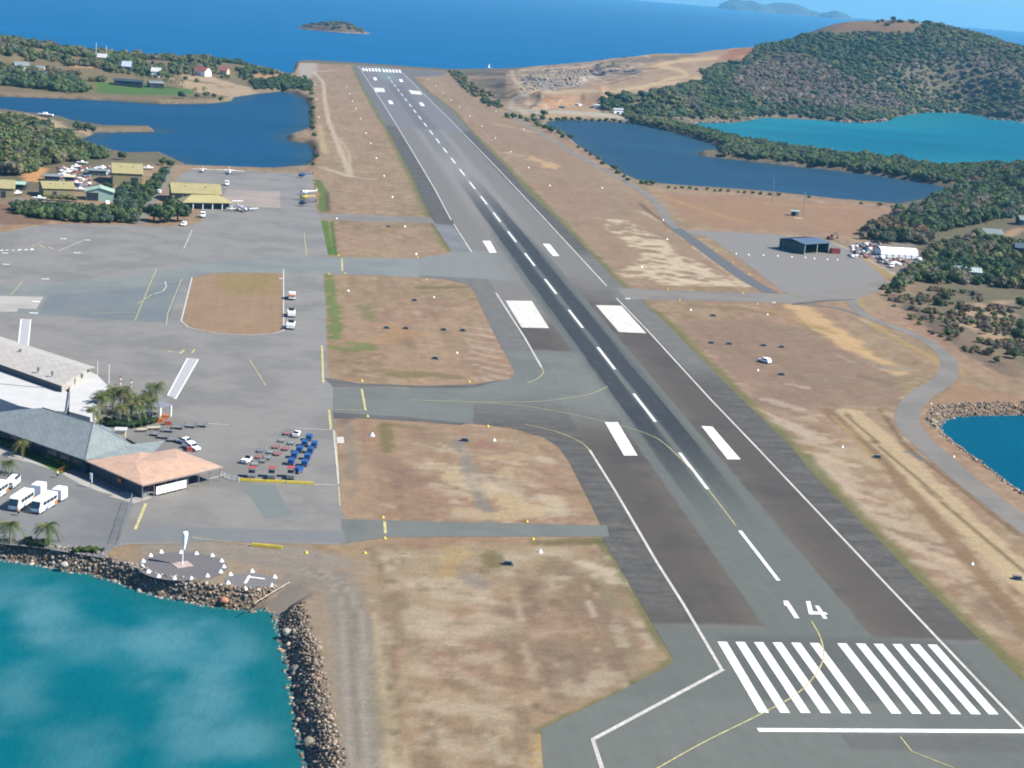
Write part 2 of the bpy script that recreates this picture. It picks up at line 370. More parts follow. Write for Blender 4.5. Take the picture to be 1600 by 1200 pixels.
def area(pxs, colr, k=1.0, soft=3.0, brk=0.0, bs=8.0, z=0.0):
    global C
    P = GP(pxs, z); idx = bbox_mask(P, 6)
    x, y = XX[idx], YY[idx]
    if x.size == 0: return
    d = sdist(x, y, P)
    m = sstep(d+(fbm(x/5, y/5, 3)-0.5)*soft*1.5, 0, soft)*k
    if brk: m = m*sstep(fbm(x/bs+3, y/bs+8, 4), brk-0.1, brk+0.1)
    C[idx] = C[idx]*(1-m[:, None])+np.asarray(colr)*m[:, None]
UU, VV3 = None, None
def mask3(pxs, soft, brk, bs, closed):
    global UU, VV3
    if UU is None:
        d_ = np.stack([XX-CAM[0], YY-CAM[1], ZZ-CAM[2]], -1); w_ = d_@_F; UU = 800+FPX*(d_@CR)/w_; VV3 = 600-FPX*(d_@CU)/w_
    a = np.array(pxs); pad = 30
    idx = np.where((UU > a[:, 0].min()-pad) & (UU < a[:, 0].max()+pad) & (VV3 > a[:, 1].min()-pad) & (VV3 < a[:, 1].max()+pad) & (YY > 100))
    return idx, UU[idx], VV3[idx]
def area3(pxs, colr, k=1.0, soft=3.0, brk=0.0, bs=14.0):
    """bare ground inside an outline on sloping land"""
    global C
    idx, u, v = mask3(pxs, soft, brk, bs, True); x, y = XX[idx], YY[idx]
    m = sstep(sdist(u, v, pxs)+(fbm(x/18, y/18, 3)-0.5)*soft*3, 0, soft)*k
    if brk: m = m*sstep(fbm(x/bs+3, y/bs+8, 4), brk-0.08, brk+0.08)
    C[idx] = C[idx]*(1-m[:, None])+np.asarray(colr)*m[:, None]
def stroke3(pxs, w_, colr, k=1.0):
    global C
    idx, u, v = mask3(pxs, 0, 0, 0, False); x, y = XX[idx], YY[idx]
    m = (1-sstep(seg_dist(u, v, pxs)+(fbm(x/14, y/14, 3)-0.5)*w_, w_*0.5, w_))*k
    C[idx] = C[idx]*(1-m[:, None])+np.asarray(colr)*m[:, None]
# far woods and slopes
sl_ = sstep(-SF, 0, 30); lay(sl_, L(122, 116, 92))
lay(sl_*sstep(n2, 0.5, 0.7)*0.4, L(140, 124, 100))
# left land beyond the lagoon
area([(-100, 60), (140, 80), (330, 92), (440, 112), (480, 145), (360, 160), (-100, 150)], L(140, 124, 92), 0.8, 8)
area3([(104, 98), (150, 95), (160, 101), (150, 108), (110, 107)], L(206, 166, 120), 0.9, 2, 0.36); area3([(165, 88), (200, 90), (195, 96), (168, 95)], L(200, 160, 124), 0.8, 2)
area3([(250, 84), (330, 90), (330, 98), (260, 94)], L(176, 142, 118), 0.7, 2, 0.4); area3([(35, 262), (50, 256), (78, 262), (64, 285), (36, 284)], L(222, 168, 110), 0.95, 2); area3([(-20, 314), (40, 322), (90, 345), (60, 352), (-20, 352)], L(130, 104, 86), 0.7, 3)
area([(290, 112), (345, 122), (400, 132), (420, 140), (370, 146), (300, 140), (255, 122)], L(196, 172, 138), 0.9, 8, 0.35, 20, 3)
area([(400, 110), (440, 114), (486, 124), (486, 132), (440, 128), (390, 122)], L(196, 152, 112), 0.9, 6, 0.3, 16, 3)
area([(30, 98), (80, 92), (84, 100), (20, 110)], L(206, 174, 130), 0.9, 6, 0.45, 12, 6)
area([(145, 134), (200, 134), (300, 140), (312, 146), (290, 150), (200, 149), (145, 146)], LAWN, 1.0, 5)
area([(-40, 146), (100, 148), (170, 152), (250, 158), (330, 156), (362, 150), (360, 158), (250, 164), (100, 156), (-40, 152)], L(166, 156, 112), 0.9, 4)
area([(-60, 172), (40, 176), (90, 188), (104, 192), (112, 200), (100, 208), (70, 206), (30, 200), (-60, 182)], TAN*1.02, 1.0, 5)
area([(95, 208), (150, 206), (148, 220), (130, 228), (108, 222)], ALGAE, 1.0, 4)
stroke([(112, 205), (150, 203), (242, 204)], 4.5, L(184, 160, 132), 1.0, 0.3)
# left strip
stroke([(482, 115), (490, 200), (488, 262)], 4, L(150, 130, 100), 0.7)
area([(462, 98), (500, 98), (500, 112), (490, 122), (470, 124), (462, 114)], L(190, 178, 162), 0.9, 6)
stroke([(490, 112), (505, 128), (508, 160), (514, 190), (532, 235), (548, 275)], 2.2, SANDY, 0.9, 0.5)
stroke([(500, 112), (520, 110), (545, 112)], 3.0, SANDY, 0.8, 0.6)
stroke([(505, 262), (545, 276), (580, 280)], 3.5, SANDY*0.98, 0.8, 0.8)
stroke([(500, 195), (502, 215), (508, 240)], 3.0, TAN, 0.8, 0.9)
stroke([(548, 276), (546, 240), (530, 215)], 1.4, SANDY, 0.6, 0.4)
stroke([(496, 282), (504, 300), (507, 330)], 3.0, GREEN*0.95, 0.9, 0.5)
stroke([(512, 300), (513, 330)], 1.2, DARKB*0.8, 0.7)
# islands between the taxiways
stroke([(506, 346), (511, 372), (514, 398)], 2.4, LUSH, 1.0, 0.5, 0.4); stroke([(520, 346), (523, 380), (524, 398)], 0.9, LUSH*0.8, 1.0, 0.3)
stroke([(513, 352), (517, 395)], 0.45, L(60, 66, 50), 0.9, 0.2)
stroke([(514, 430), (520, 470), (528, 520), (528, 530)], 2.6, LUSH*1.0, 0.75, 1.2); stroke([(524, 545), (550, 545), (568, 540)], 4.4, GREEN*1.1, 0.6, 1.3)
stroke([(570, 480), (580, 500)], 3.0, GREEN*1.1, 0.4, 1.0); stroke([(620, 585), (700, 588)], 4, OLIVE, 0.7, 0.8); stroke([(660, 450), (730, 448)], 2.8, OLIVE, 0.7, 0.7)
stroke([(600, 510), (640, 520), (600, 535)], 5, L(186, 150, 108), 0.6, 1.0)
for q in range(9):
    yy = 510+q*10; stroke([(726+q*3, yy), (775+q*3, yy+7+q)], 1.2, L(198, 178, 158), 0.65, 1.2)
area([(524, 650), (565, 652), (566, 740), (556, 800), (540, 806)], DIRTG, 0.85, 4); area([(524, 648), (570, 650), (552, 664), (526, 664)], L(110, 104, 98), 0.6, 2)
stroke([(600, 664), (605, 706)], 2.2, OLIVE, 0.8, 0.6); stroke([(600, 662), (660, 670)], 2, OLIVE, 0.6, 0.8)
stroke([(690, 725), (715, 735), (722, 755), (745, 775)], 3.6, TAN*1.05, 1.0, 1.2); stroke([(640, 722), (655, 730)], 2.5, TAN, 0.8, 1.2)
stroke([(716, 690), (735, 740), (752, 780), (760, 812)], 2.2, GRAVEL, 0.9, 0.6); stroke([(735, 740), (765, 812)], 1.6, DIRTG, 0.7, 0.6)
stroke([(780, 765), (800, 785), (830, 800), (855, 780)], 4.2, TAN*1.04, 1.0, 1.3); stroke([(770, 715), (815, 712), (790, 740)], 2.6, TAN, 0.8, 1.3); stroke([(725, 800), (775, 806), (840, 808)], 3.2, TAN, 0.9, 1.2)
stroke([(860, 778), (880, 800)], 3, SANDY*0.92, 0.8, 1.3); stroke([(845, 715), (860, 722)], 1.8, SANDY, 0.7, 1.0)
stroke([(745, 700), (755, 690), (775, 700)], 2, L(160, 120, 104), 0.7, 0.8)
area([(566, 668), (700, 672), (690, 790), (566, 800)], L(146, 118, 102), 0.55, 8, 0.45, 14)
area([(890, 715), (905, 740), (936, 815), (905, 812)], OLIVE, 0.5, 3)
area([(300, 434), (390, 422), (443, 421), (443, 518), (395, 524), (320, 519), (282, 502)], L(172, 145, 116), 1.0, 1.5); area([(330, 428), (440, 424), (440, 462), (350, 466)], L(164, 142, 96), 0.8, 5)
# bottom island
area([(560, 852), (960, 842), (700, 1000), (600, 1180), (590, 980)], L(178, 158, 128), 0.85, 8)
area([(760, 900), (960, 850), (1050, 1030), (860, 1140), (820, 1120), (750, 1000)], L(150, 128, 106), 0.75, 8, 0.42, 12)
area([(600, 860), (860, 850), (960, 880), (820, 980), (800, 1200), (640, 1200), (610, 1000)], SANDY*0.97, 0.55, 4, 0.52, 5); area([(620, 870), (900, 860), (1000, 1000), (850, 1130), (700, 1200), (640, 1100)], L(146, 126, 102), 0.5, 4, 0.56, 4)
area([(690, 690), (860, 760), (910, 812), (700, 812), (640, 730)], SANDY*0.98, 0.6, 3, 0.55, 5); area([(1200, 640), (1330, 640), (1600, 900), (1640, 1040), (1500, 980), (1280, 740)], L(204, 182, 150), 0.6, 3, 0.52, 5); area([(1350, 820), (1640, 1060), (1640, 980), (1420, 800)], L(140, 118, 98), 0.6, 4, 0.5, 9)
stroke([(690, 930), (760, 940)], 2.2, SANDY, 0.5, 1.3); stroke([(605, 1040), (622, 1190)], 1.2, L(120, 108, 84), 0.8, 0.7); stroke([(620, 930), (606, 1060)], 2.2, L(140, 124, 98), 0.6, 0.8)
stroke([(900, 880), (930, 890), (955, 905)], 2.6, SANDY, 0.8, 1.3); stroke([(920, 940), (925, 960)], 1.5, SANDY, 0.8, 1.2); stroke([(960, 890), (975, 905)], 2, SANDY, 0.6, 1.2)
stroke([(770, 862), (770, 884)], 2.2, OLIVE*0.95, 0.8, 0.8); stroke([(730, 900), (752, 915)], 2.5, GRAVEL, 0.7, 0.8); stroke([(840, 848), (940, 846)], 2.2, OLIVE*0.9, 0.8, 0.8)
stroke([(710, 862), (700, 895)], 2.5, STRAW*1.2, 0.5, 1.0)
stroke([(860, 1080), (900, 1085), (950, 1060)], 3, SANDY*0.9, 0.6, 1.2); stroke([(850, 1150), (845, 1200)], 1.6, STRAW*1.1, 0.8, 0.8)
area([(950, 842), (975, 870), (1055, 1032), (1035, 1040), (985, 930), (930, 850)], OLIVE, 0.55, 3)
# dirt around the windsock and along the western shore
area([(160, 872), (200, 850), (330, 848), (520, 862), (600, 870), (600, 960), (520, 1230), (400, 1230), (400, 960), (170, 912)], L(168, 150, 128), 0.95, 5)
area([(200, 852), (480, 858), (560, 880), (480, 880), (350, 862)], L(158, 150, 140), 0.6, 5); stroke([(440, 925), (470, 905), (520, 900)], 4, L(140, 134, 124), 0.7, 0.8)
DR_ = L(156, 146, 132)
stroke([(250, 858), (330, 862), (400, 872), (460, 885), (505, 900), (535, 925), (550, 965), (553, 1020), (555, 1080), (560, 1140), (568, 1230)], 4.4, DR_, 1.0, 0.12, 0.45); stroke([(300, 852), (400, 854), (470, 862), (520, 880)], 4.5, L(160, 150, 136), 0.8, 0.4, 0.6)
stroke([(470, 888), (520, 912), (538, 950), (541, 1080), (552, 1230)], 0.7, L(176, 166, 150), 0.7, 0.4); stroke([(500, 890), (548, 925), (564, 965), (567, 1080), (580, 1230)], 0.7, L(176, 166, 150), 0.7, 0.4); stroke([(485, 890), (530, 915), (552, 960), (554, 1080), (566, 1230)], 0.9, L(138, 130, 118), 0.5, 0.4)
stroke([(590, 940), (596, 1010), (600, 1080), (610, 1150), (616, 1230)], 1.6, L(196, 178, 146), 0.7, 0.7)
area([(470, 960), (520, 1000), (535, 1100), (540, 1230), (490, 1230), (455, 1010)], L(160, 142, 116), 0.8, 4)
# east side
area([(675, 112), (760, 205), (860, 330), (960, 440), (1200, 452), (1020, 330), (900, 240), (790, 176), (720, 118)], L(164, 138, 114), 0.55, 8)
stroke([(775, 194), (800, 199), (830, 206)], 4.5, TAN, 0.8, 1.0); stroke([(830, 245), (850, 255), (862, 262)], 8, L(206, 176, 128), 0.85, 1.2); stroke([(790, 238), (820, 244)], 3.5, SANDY, 0.6, 1.0); stroke([(690, 225), (700, 226)], 3, TAN, 0.5, 1.0)
for a, b, r in (((985, 385), (1020, 380), 3), ((1010, 405), (1050, 410), 3.5), ((1040, 434), (1100, 442), 3)):
    stroke([a, b], r, L(218, 200, 166), 0.9, 1.2)
area([(925, 338), (985, 345), (1040, 372), (1070, 400), (1130, 425), (1195, 452), (1100, 448), (980, 444), (960, 425), (1000, 402), (985, 382), (945, 360)], L(222, 204, 170), 0.85, 3, 0.5, 6)
stroke([(1085, 385), (1140, 425), (1190, 452)], 2.0, L(206, 186, 150), 0.8, 0.7); stroke([(1000, 330), (1040, 350), (1075, 375)], 2.2, L(206, 182, 146), 0.7, 0.9)
stroke([(1000, 318), (1020, 335), (1048, 356)], 1.6, L(124, 98, 84), 0.8, 0.4)
area([(1020, 300), (1200, 308), (1395, 328), (1345, 372), (1300, 366), (1120, 358), (1060, 345)], L(172, 138, 108), 0.9, 6); stroke([(1030, 305), (1120, 335), (1160, 345)], 4, STRAW*1.2, 0.4, 0.9); stroke([(1200, 318), (1260, 322), (1330, 325)], 4, STRAW*1.15, 0.5, 0.9)
stroke([(1120, 362), (1160, 395), (1210, 430), (1240, 450)], 3, L(178, 128, 102), 0.8, 0.4); stroke([(1148, 385), (1180, 412), (1205, 432)], 1.4, OLIVE, 0.7, 0.4)
stroke([(1245, 480), (1300, 520), (1370, 565), (1400, 580)], 6.5, L(212, 178, 130), 0.95, 0.6); stroke([(1350, 565), (1410, 578)], 4.5, L(158, 146, 124), 0.8, 0.7); stroke([(1390, 600), (1350, 590)], 3.5, L(112, 100, 74), 0.7, 0.7)
stroke([(1200, 484), (1300, 520)], 3, STRAW, 0.6, 0.8); stroke([(1080, 478), (1160, 482), (1200, 490)], 4, L(146, 128, 92), 0.7, 0.8)
area([(1040, 500), (1100, 560), (1240, 690), (1300, 640), (1440, 640), (1420, 590), (1280, 520), (1190, 495)], L(152, 128, 110), 0.6, 6)
for k in range(16):
    x0 = 1180+k*17; y0 = 640+k*15.5+random.uniform(-6, 6); stroke([(x0, y0), (x0+55+random.uniform(0, 30), y0+18+random.uniform(0, 12))], random.uniform(1.6, 3.4), L(196, 176, 152) if k % 2 else L(206, 184, 156), 0.75, 1.3)
for a, b, r in (((1200, 625), (1250, 640), 3.0), ((1215, 660), (1290, 690), 3.6), ((1260, 720), (1320, 735), 3.2), ((1100, 590), (1150, 600), 2.0), ((1230, 600), (1260, 606), 1.6)): stroke([a, b], r, L(198, 178, 154), 0.7, 1.2)
stroke([(1330, 645), (1420, 730), (1520, 830), (1640, 935)], 5.0, L(204, 180, 142), 0.95, 0.35, 0.3)
stroke([(1290, 640), (1372, 712), (1440, 790), (1560, 930), (1650, 1040)], 2.6, L(150, 122, 92), 0.8, 0.4, 0.4); stroke([(1300, 650), (1385, 735)], 1.0, L(186, 158, 112), 0.8, 0.5)
stroke([(1320, 645), (1400, 720), (1480, 790), (1640, 930)], 0.8, L(116, 96, 72), 0.8, 0.4); stroke([(1375, 640), (1410, 690), (1500, 765), (1590, 835)], 0.9, L(122, 104, 72), 0.8, 0.4)
stroke([(1418, 705), (1445, 720)], 1.3, L(118, 122, 116), 0.8, 0.4); stroke([(1385, 645), (1415, 655), (1425, 690)], 2.4, L(206, 184, 150), 0.6, 1.0)
stroke([(1410, 622), (1440, 612)], 1.5, L(210, 178, 130), 0.7, 0.8)
area([(1490, 590), (1600, 620), (1700, 650), (1560, 634), (1455, 636), (1440, 628)], L(172, 140, 110), 0.8, 4)
area([(1375, 460), (1400, 480), (1500, 555), (1610, 612), (1590, 580), (1480, 500), (1400, 455)], L(112, 96, 86), 0.8, 5)
area([(1480, 445), (1600, 440), (1600, 500), (1560, 520), (1480, 480)], L(196, 166, 134), 0.9, 8, 0.35, 12, 6); area([(1470, 500), (1600, 520), (1600, 580), (1500, 540)], L(150, 128, 104), 0.7, 8, 0.4, 10, 4)
stroke([(1462, 362), (1530, 352), (1600, 336)], 4, L(190, 156, 124), 1.0, 0.4, 0.5, 9)
stroke([(1310, 385), (1345, 405), (1400, 435)], 5, L(172, 152, 100), 0.9, 0.4); stroke([(1300, 378), (1350, 402), (1420, 440)], 1.6, L(190, 180, 160), 0.9, 0.3)
area([(1325, 378), (1435, 378), (1440, 415), (1400, 432), (1350, 402)], L(150, 140, 130), 0.9, 4)
stroke([(1340, 465), (1352, 500), (1420, 540), (1500, 580)], 2.5, STRAW*1.1, 0.7, 0.5)
# quarry and far right
area([(700, 112), (800, 112), (818, 140), (790, 160), (770, 160), (735, 128)], L(128, 116, 96), 0.95, 8)
for k in range(5): stroke([(722+k*8, 120+k*8), (790+k*4, 118+k*7)], 7, L(106, 96, 80) if k % 2 else L(168, 144, 120), 0.7, 0.6)
area3([(790, 110), (830, 103), (930, 94), (1000, 84), (1100, 79), (1150, 70), (1205, 72), (1205, 98), (1150, 104), (1110, 114), (1105, 128), (1060, 140), (1000, 148), (935, 150), (940, 178), (1000, 190), (870, 188), (800, 180), (788, 150)], L(186, 158, 126), 1.0, 3)
area3([(945, 92), (1060, 82), (1100, 84), (1060, 94), (1000, 100), (955, 104)], L(138, 124, 102), 0.9, 3); area3([(985, 104), (1060, 96), (1100, 100), (1050, 112), (1010, 116)], L(158, 136, 108), 0.7, 3, 0.45)
area3([(822, 116), (860, 120), (912, 124), (915, 138), (860, 143), (812, 132)], L(168, 162, 152), 0.9, 3, 0.42, 10); area3([(838, 110), (915, 108), (925, 120), (860, 122)], L(160, 148, 132), 0.8, 3, 0.42); area3([(820, 108), (850, 108), (850, 116), (815, 120)], L(112, 100, 92), 0.6, 3, 0.5, 9)
area3([(924, 99), (938, 94), (952, 98), (975, 104), (1005, 111), (1000, 118), (950, 116), (932, 121), (924, 116)], L(84, 86, 92), 0.95, 2, 0.36, 10)  # crag: shade of the left-facing face painted into the dark rock colour
area3([(930, 122), (1000, 118), (1010, 126), (960, 134), (925, 132)], L(170, 138, 112), 0.8, 3, 0.42); area3([(905, 142), (950, 140), (938, 168), (905, 168)], L(176, 150, 122), 0.7, 3, 0.4, 10)
area3([(1112, 96), (1140, 78), (1155, 71), (1185, 75), (1204, 92), (1195, 104), (1160, 98), (1140, 96)], L(176, 122, 88), 0.9, 3); area3([(1150, 84), (1195, 92), (1190, 104), (1160, 104)], L(206, 162, 110), 0.8, 3, 0.45, 12)
area3([(850, 149), (885, 149), (892, 167), (842, 168)], L(212, 156, 104), 0.8, 2, 0.35, 8); area3([(1000, 130), (1040, 122), (1060, 126), (1020, 140)], L(166, 122, 102), 0.6, 3, 0.45)
for ln, w_, cc in (([(800, 111), (803, 125), (820, 140), (850, 144), (900, 143), (960, 142), (1010, 134), (1060, 128)], 3.4, (206, 182, 146)), ([(1000, 138), (1050, 122), (1075, 118), (1060, 108), (1020, 104), (1060, 95), (1120, 91)], 3.2, (212, 184, 140)), ([(825, 146), (803, 155), (797, 168), (815, 174), (880, 175), (950, 179), (985, 188)], 3.4, (192, 182, 162)), ([(1085, 120), (1110, 126)], 3, (212, 184, 140)), ([(860, 112), (920, 104)], 2, (200, 170, 134)), ([(930, 96), (990, 88), (1100, 82)], 1.6, (192, 160, 124))): stroke3(ln, w_, L(*cc))
for k in range(7): stroke3([(716+k*9, 116+k*6), (760+k*6, 114+k*6.5), (796+k*2, 116+k*5)], 2.2, L(*((104, 96, 80), (166, 144, 120), (122, 110, 90))[k % 3]), 0.7)
for k in range(6): stroke3([(845+k*14, 106+k*1.5), (880+k*18, 103+k*2.2), (930+k*20, 100+k*1)], 1.3, L(*((150, 122, 98), (208, 184, 148), (118, 102, 88))[k % 3]), 0.5)
for k in range(8): stroke3([(905+k*8, 122+k*1.5), (950+k*9, 120-k*0.5)], 1.2, L(*((120, 100, 86), (206, 176, 140))[k % 2]), 0.5)
area3([(1240, 72), (1275, 50), (1310, 33), (1340, 28), (1440, 28), (1480, 42), (1440, 54), (1400, 50), (1360, 58), (1310, 52), (1270, 72)], L(152, 126, 100), 0.9, 4)
for wp, cc in ((CLIFFS[0][0], (186, 152, 120)), (CLIFFS[1][0], (160, 152, 142))):
    d = sdist(XX, YY, wp)+(fbm(XX/14, YY/14, 3)-0.5)*14; lay(sstep(d, -4, 2)*(1-sstep(d, 9, 16))*sstep(fbm(XX/5, YY/5, 3), 0.25, 0.45), L(*cc))
qz = inside(XX, YY, [p[:2] for p in GP([(790, 112), (1010, 100), (1010, 140), (930, 150), (800, 176)], 5)]); lay(qz*sstep(fbm(XX/12+5, YY/7, 4), 0.5, 0.62)*0.55, L(128, 116, 104)); lay(qz*sstep(fbm(XX/9+50, YY/12, 4), 0.56, 0.66)*0.6, L(222, 206, 178))
for ln in (RWY_EDGE_R, RWY_EDGE_L1, RWY_EDGE_L2): stroke(ln, 4.2, L(122, 124, 78), 0.85, 0.4, 0.7)
stroke([(940, 842), (960, 872), (990, 925), (1053, 1030), (1040, 1045), (960, 1087), (845, 1142)], 1.6, L(112, 118, 72), 0.7, 0.5)
for k in range(70):
    x0, y0 = random.uniform(560, 1000), random.uniform(850, 1190)
    if x0 > 1050-(y0-850)*0.1: continue
    dx, dy = random.uniform(4, 26), random.uniform(6, 60); stroke([(x0, y0), (x0+dx, y0+dy)], random.uniform(0.5, 1.5), random.choice([L(196, 178, 148), L(134, 114, 94), L(148, 140, 108), L(206, 190, 162), L(124, 108, 90)]), 0.5, 1.3)
for k in range(60):
    x0, y0 = random.choice([(random.uniform(570, 900), random.uniform(670, 800)), (random.uniform(530, 760), random.uniform(440, 590)), (random.uniform(1060, 1400), random.uniform(480, 640))]); stroke([(x0, y0), (x0+random.uniform(5, 40), y0+random.uniform(-2, 12))], random.uniform(0.5, 1.4), random.choice([L(190, 170, 140), L(132, 112, 94), L(150, 140, 108), L(200, 182, 156)]), 0.5, 1.3)
# shores
rk = (1-sstep(DW, 3.0, 6.0)); lay(rk*0.6, ROCK*0.95)
lay((1-sstep(ZZ, SEA-0.5, SEA+0.3))*0.9, L(70, 80, 74))
# every face of the sheet that stands above the sea floor
nx, ny = XX.shape
ii, jj = np.meshgrid(np.arange(nx-1), np.arange(ny-1), indexing='ij')
keep = np.maximum.reduce([DW[:-1, :-1], DW[1:, :-1], DW[1:, 1:], DW[:-1, 1:]]) > -4
ii, jj = ii[keep], jj[keep]
quads = np.stack([ii*ny+jj, (ii+1)*ny+jj, (ii+1)*ny+jj+1, ii*ny+jj+1], 1)
def mesh_np(name, V, Q, colr=None, smooth=False):
    k = Q.shape[1]; me = bpy.data.meshes.new(name)
    me.vertices.add(len(V)); me.vertices.foreach_set('co', V.astype(np.float32).ravel())
    me.loops.add(Q.size); me.loops.foreach_set('vertex_index', Q.astype(np.int32).ravel())
    me.polygons.add(len(Q)); me.polygons.foreach_set('loop_start', np.arange(0, Q.size, k, dtype=np.int32)); me.polygons.foreach_set('loop_total', np.full(len(Q), k, np.int32))
    if colr is not None:
        a = me.color_attributes.new('Col', 'FLOAT_COLOR', 'POINT'); c4 = np.ones((len(V), 4), np.float32); c4[:, :3] = colr; a.data.foreach_set('color', c4.ravel())
    me.update(calc_edges=True); me.validate()
    if smooth: me.shade_smooth()
    return me
def link(name, me, mat, parent=None):
    o = bpy.data.objects.new(name, me); COL.objects.link(o)
    if mat: me.materials.append(mat)
    if parent is not None: o.parent = parent
    return o
used, inv = np.unique(quads.ravel(), return_inverse=True)
VV = np.stack([XX.ravel(), YY.ravel(), ZZ.ravel()], 1)[used]
t = MT('dry_grass_ground', 0.95, 0.1)
c0 = t.attr('Col')
g1 = t.noise(0.35, 7, 0.72, sc=(0.7, 1.3, 1), rot=0.25); g2 = t.noise(1.3, 6, 0.8); g3 = t.noise(0.06, 5, 0.6)
mul = t.gray(g1, 0.82, 1.18)*t.gray(g2, 0.78, 1.22)*t.gray(g3, 0.93, 1.07)*t.gray(t.noise(0.5, 3, 0.5, sc=(1, 0.03, 1)), 0.95, 1.05)
cmb = t.nt.nodes.new('ShaderNodeVectorMath'); cmb.operation = 'SCALE'; t.nt.links.new(c0, cmb.inputs[0]); t.nt.links.new(mul.k, cmb.inputs['Scale'])
t.col(cmb.outputs[0]); t.bump(t.noise(1.2, 6, 0.7), 0.5, 0.35)
ALB = 0.46   # display colours above are sunlit; this brings them to bare albedo
me = mesh_np('ground', VV, inv.reshape(-1, 4), C.reshape(-1, 3)[used]*ALB, True)
tag(link('ground', me, t.m), 'dry brown grass and bare earth of the airfield and the hills round it', kind='structure')
def hz(x, y):
    i = min(max(int(np.searchsorted(GX, x))-1, 0), len(GX)-2); j = min(max(int(np.searchsorted(GY, y))-1, 0), len(GY)-2)
    f = min(max((x-GX[i])/(GX[i+1]-GX[i]), 0), 1); g = min(max((y-GY[j])/(GY[j+1]-GY[j]), 0), 1)
    return float((ZZ[i, j]*(1-f)+ZZ[i+1, j]*f)*(1-g)+(ZZ[i, j+1]*(1-f)+ZZ[i+1, j+1]*f)*g)
def hzn(x, y): return terrain(np.array(x), np.array(y))[0]
def onto(px, py, it=6):
    """where the sight line through a photo pixel meets the terrain"""
    z = 0.0
    for _ in range(it):
        g = G(px, py, z); z = 0.5*z+0.5*max(hz(g[0], g[1]), SEA)
    g = G(px, py, z); return (g[0], g[1], max(hz(g[0], g[1]), SEA))
# ------------------------------------------------------------------ sea
th = np.linspace(0, 2*np.pi, 97)[:-1]; rr = np.concatenate([[0], np.geomspace(30, 19200, 110)])
RR, TH = np.meshgrid(rr[1:], th, indexing='ij')
SX, SY = CX+RR*np.cos(TH), CY+RR*np.sin(TH)
# finer rectangular sheet near the land, the ring sheet beyond
def sea_colour(X, Y):
    c_ = np.zeros(X.shape+(3,)); c_[:] = SEA_DEEP
    def L2(m, q):
        nonlocal c_
        c_ = c_*(1-m[..., None])+np.array(q)*m[..., None]
    def near(wp, soft): return sstep(sdist(X, Y, wp), -soft, 0)
    L2(near(W_LEFT, 8), LAGOON); L2(near(W_RIGHT, 8), LAGOON2)
    L2(near(W_BAY, 6), BAYC); L2(near(W_EAST, 6), EASTC); L2(near(W_NEAR, 12), NEARC)
    n = fbm(X/9+3, Y/9+1, 4)-0.5; pale = np.zeros(X.shape)
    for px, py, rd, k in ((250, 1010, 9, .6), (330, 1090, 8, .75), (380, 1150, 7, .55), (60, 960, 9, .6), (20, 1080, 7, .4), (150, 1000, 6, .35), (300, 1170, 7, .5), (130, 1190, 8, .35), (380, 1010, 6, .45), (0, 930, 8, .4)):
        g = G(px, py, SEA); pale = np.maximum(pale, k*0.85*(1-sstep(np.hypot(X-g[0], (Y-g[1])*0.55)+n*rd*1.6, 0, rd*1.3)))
    L2(near(W_NEAR, 2)*pale, NEAR_REFL)  # aircraft-window reflections painted as pale discs into the near water's colour
    dn = sdist(X, Y, W_NEAR); L2(near(W_NEAR, 1)*(1-sstep(dn, 0, 9))*0.5, L(40, 110, 110))
    db = sdist(X, Y, W_BAY); L2(near(W_BAY, 1)*(1-sstep(db, 10, 120))*0.5, L(40, 140, 150))
    for wp in (W_LEFT, W_RIGHT):
        dl = sdist(X, Y, wp); L2(near(wp, 1)*(1-sstep(dl+(fbm(X/20, Y/20, 3)-.5)*20, 0, 18))*0.4, L(70, 90, 84))
    return c_
SEA_DEEP = L(0, 104, 156); LAGOON = L(28, 82, 118); LAGOON2 = L(46, 82, 108); BAYC = L(14, 116, 142); EASTC = L(0, 96, 124); NEARC = L(6, 110, 124); NEAR_REFL = L(112, 164, 172)
WALB = 0.55
BX0, BX1, BY0, BY1 = -620.0, 1080.0, -120.0, 2760.0
gx = np.concatenate([np.arange(BX0, -230, 6.0), np.arange(-230, -90, 1.8), np.arange(-90, BX1+1, 6.0)]); gy = np.concatenate([np.arange(BY0, 100, 1.5), np.arange(100, 500, 3.0), np.arange(500, BY1+1, 8.0)]); BY1 = gy[-1]; BX1 = gx[-1]
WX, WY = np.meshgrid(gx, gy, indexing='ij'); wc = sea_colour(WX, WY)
n_x, n_y = WX.shape; a_, b_ = np.meshgrid(np.arange(n_x-1), np.arange(n_y-1), indexing='ij')
Qs = np.stack([a_*n_y+b_, (a_+1)*n_y+b_, (a_+1)*n_y+b_+1, a_*n_y+b_+1], -1).reshape(-1, 4)
V1 = np.stack([WX, WY, np.full(WX.shape, SEA)], -1).reshape(-1, 3)
# ring: rectangle border projected outward to the horizon circle
def rect_pt(t): 
    cxr, cyr = (BX0+BX1)/2, (BY0+BY1)/2; dx, dy = math.cos(t), math.sin(t)
    s = min((BX1-BX0)/2/abs(dx) if abs(dx) > 1e-9 else 1e9, (BY1-BY0)/2/abs(dy) if abs(dy) > 1e-9 else 1e9); return cxr+dx*s, cyr+dy*s
angs = sorted(set([2*math.pi*i/128 for i in range(128)]+[math.atan2(sy*(BY1-BY0), sx*(BX1-BX0)) % (2*math.pi) for sx in (-1, 1) for sy in (-1, 1)]))
V2 = []; Q2 = []; NR = 40; n0 = len(V1)
for a in angs:
    x0, y0 = rect_pt(a); x1, y1 = CX+math.cos(a)*19000, CY+math.sin(a)*19000
    for k in range(NR):
        f = 0 if k == 0 else (k/(NR-1))**2.2
        V2.append((x0+(x1-x0)*f, y0+(y1-y0)*f, SEA))
V2 = np.array(V2); na = len(angs)
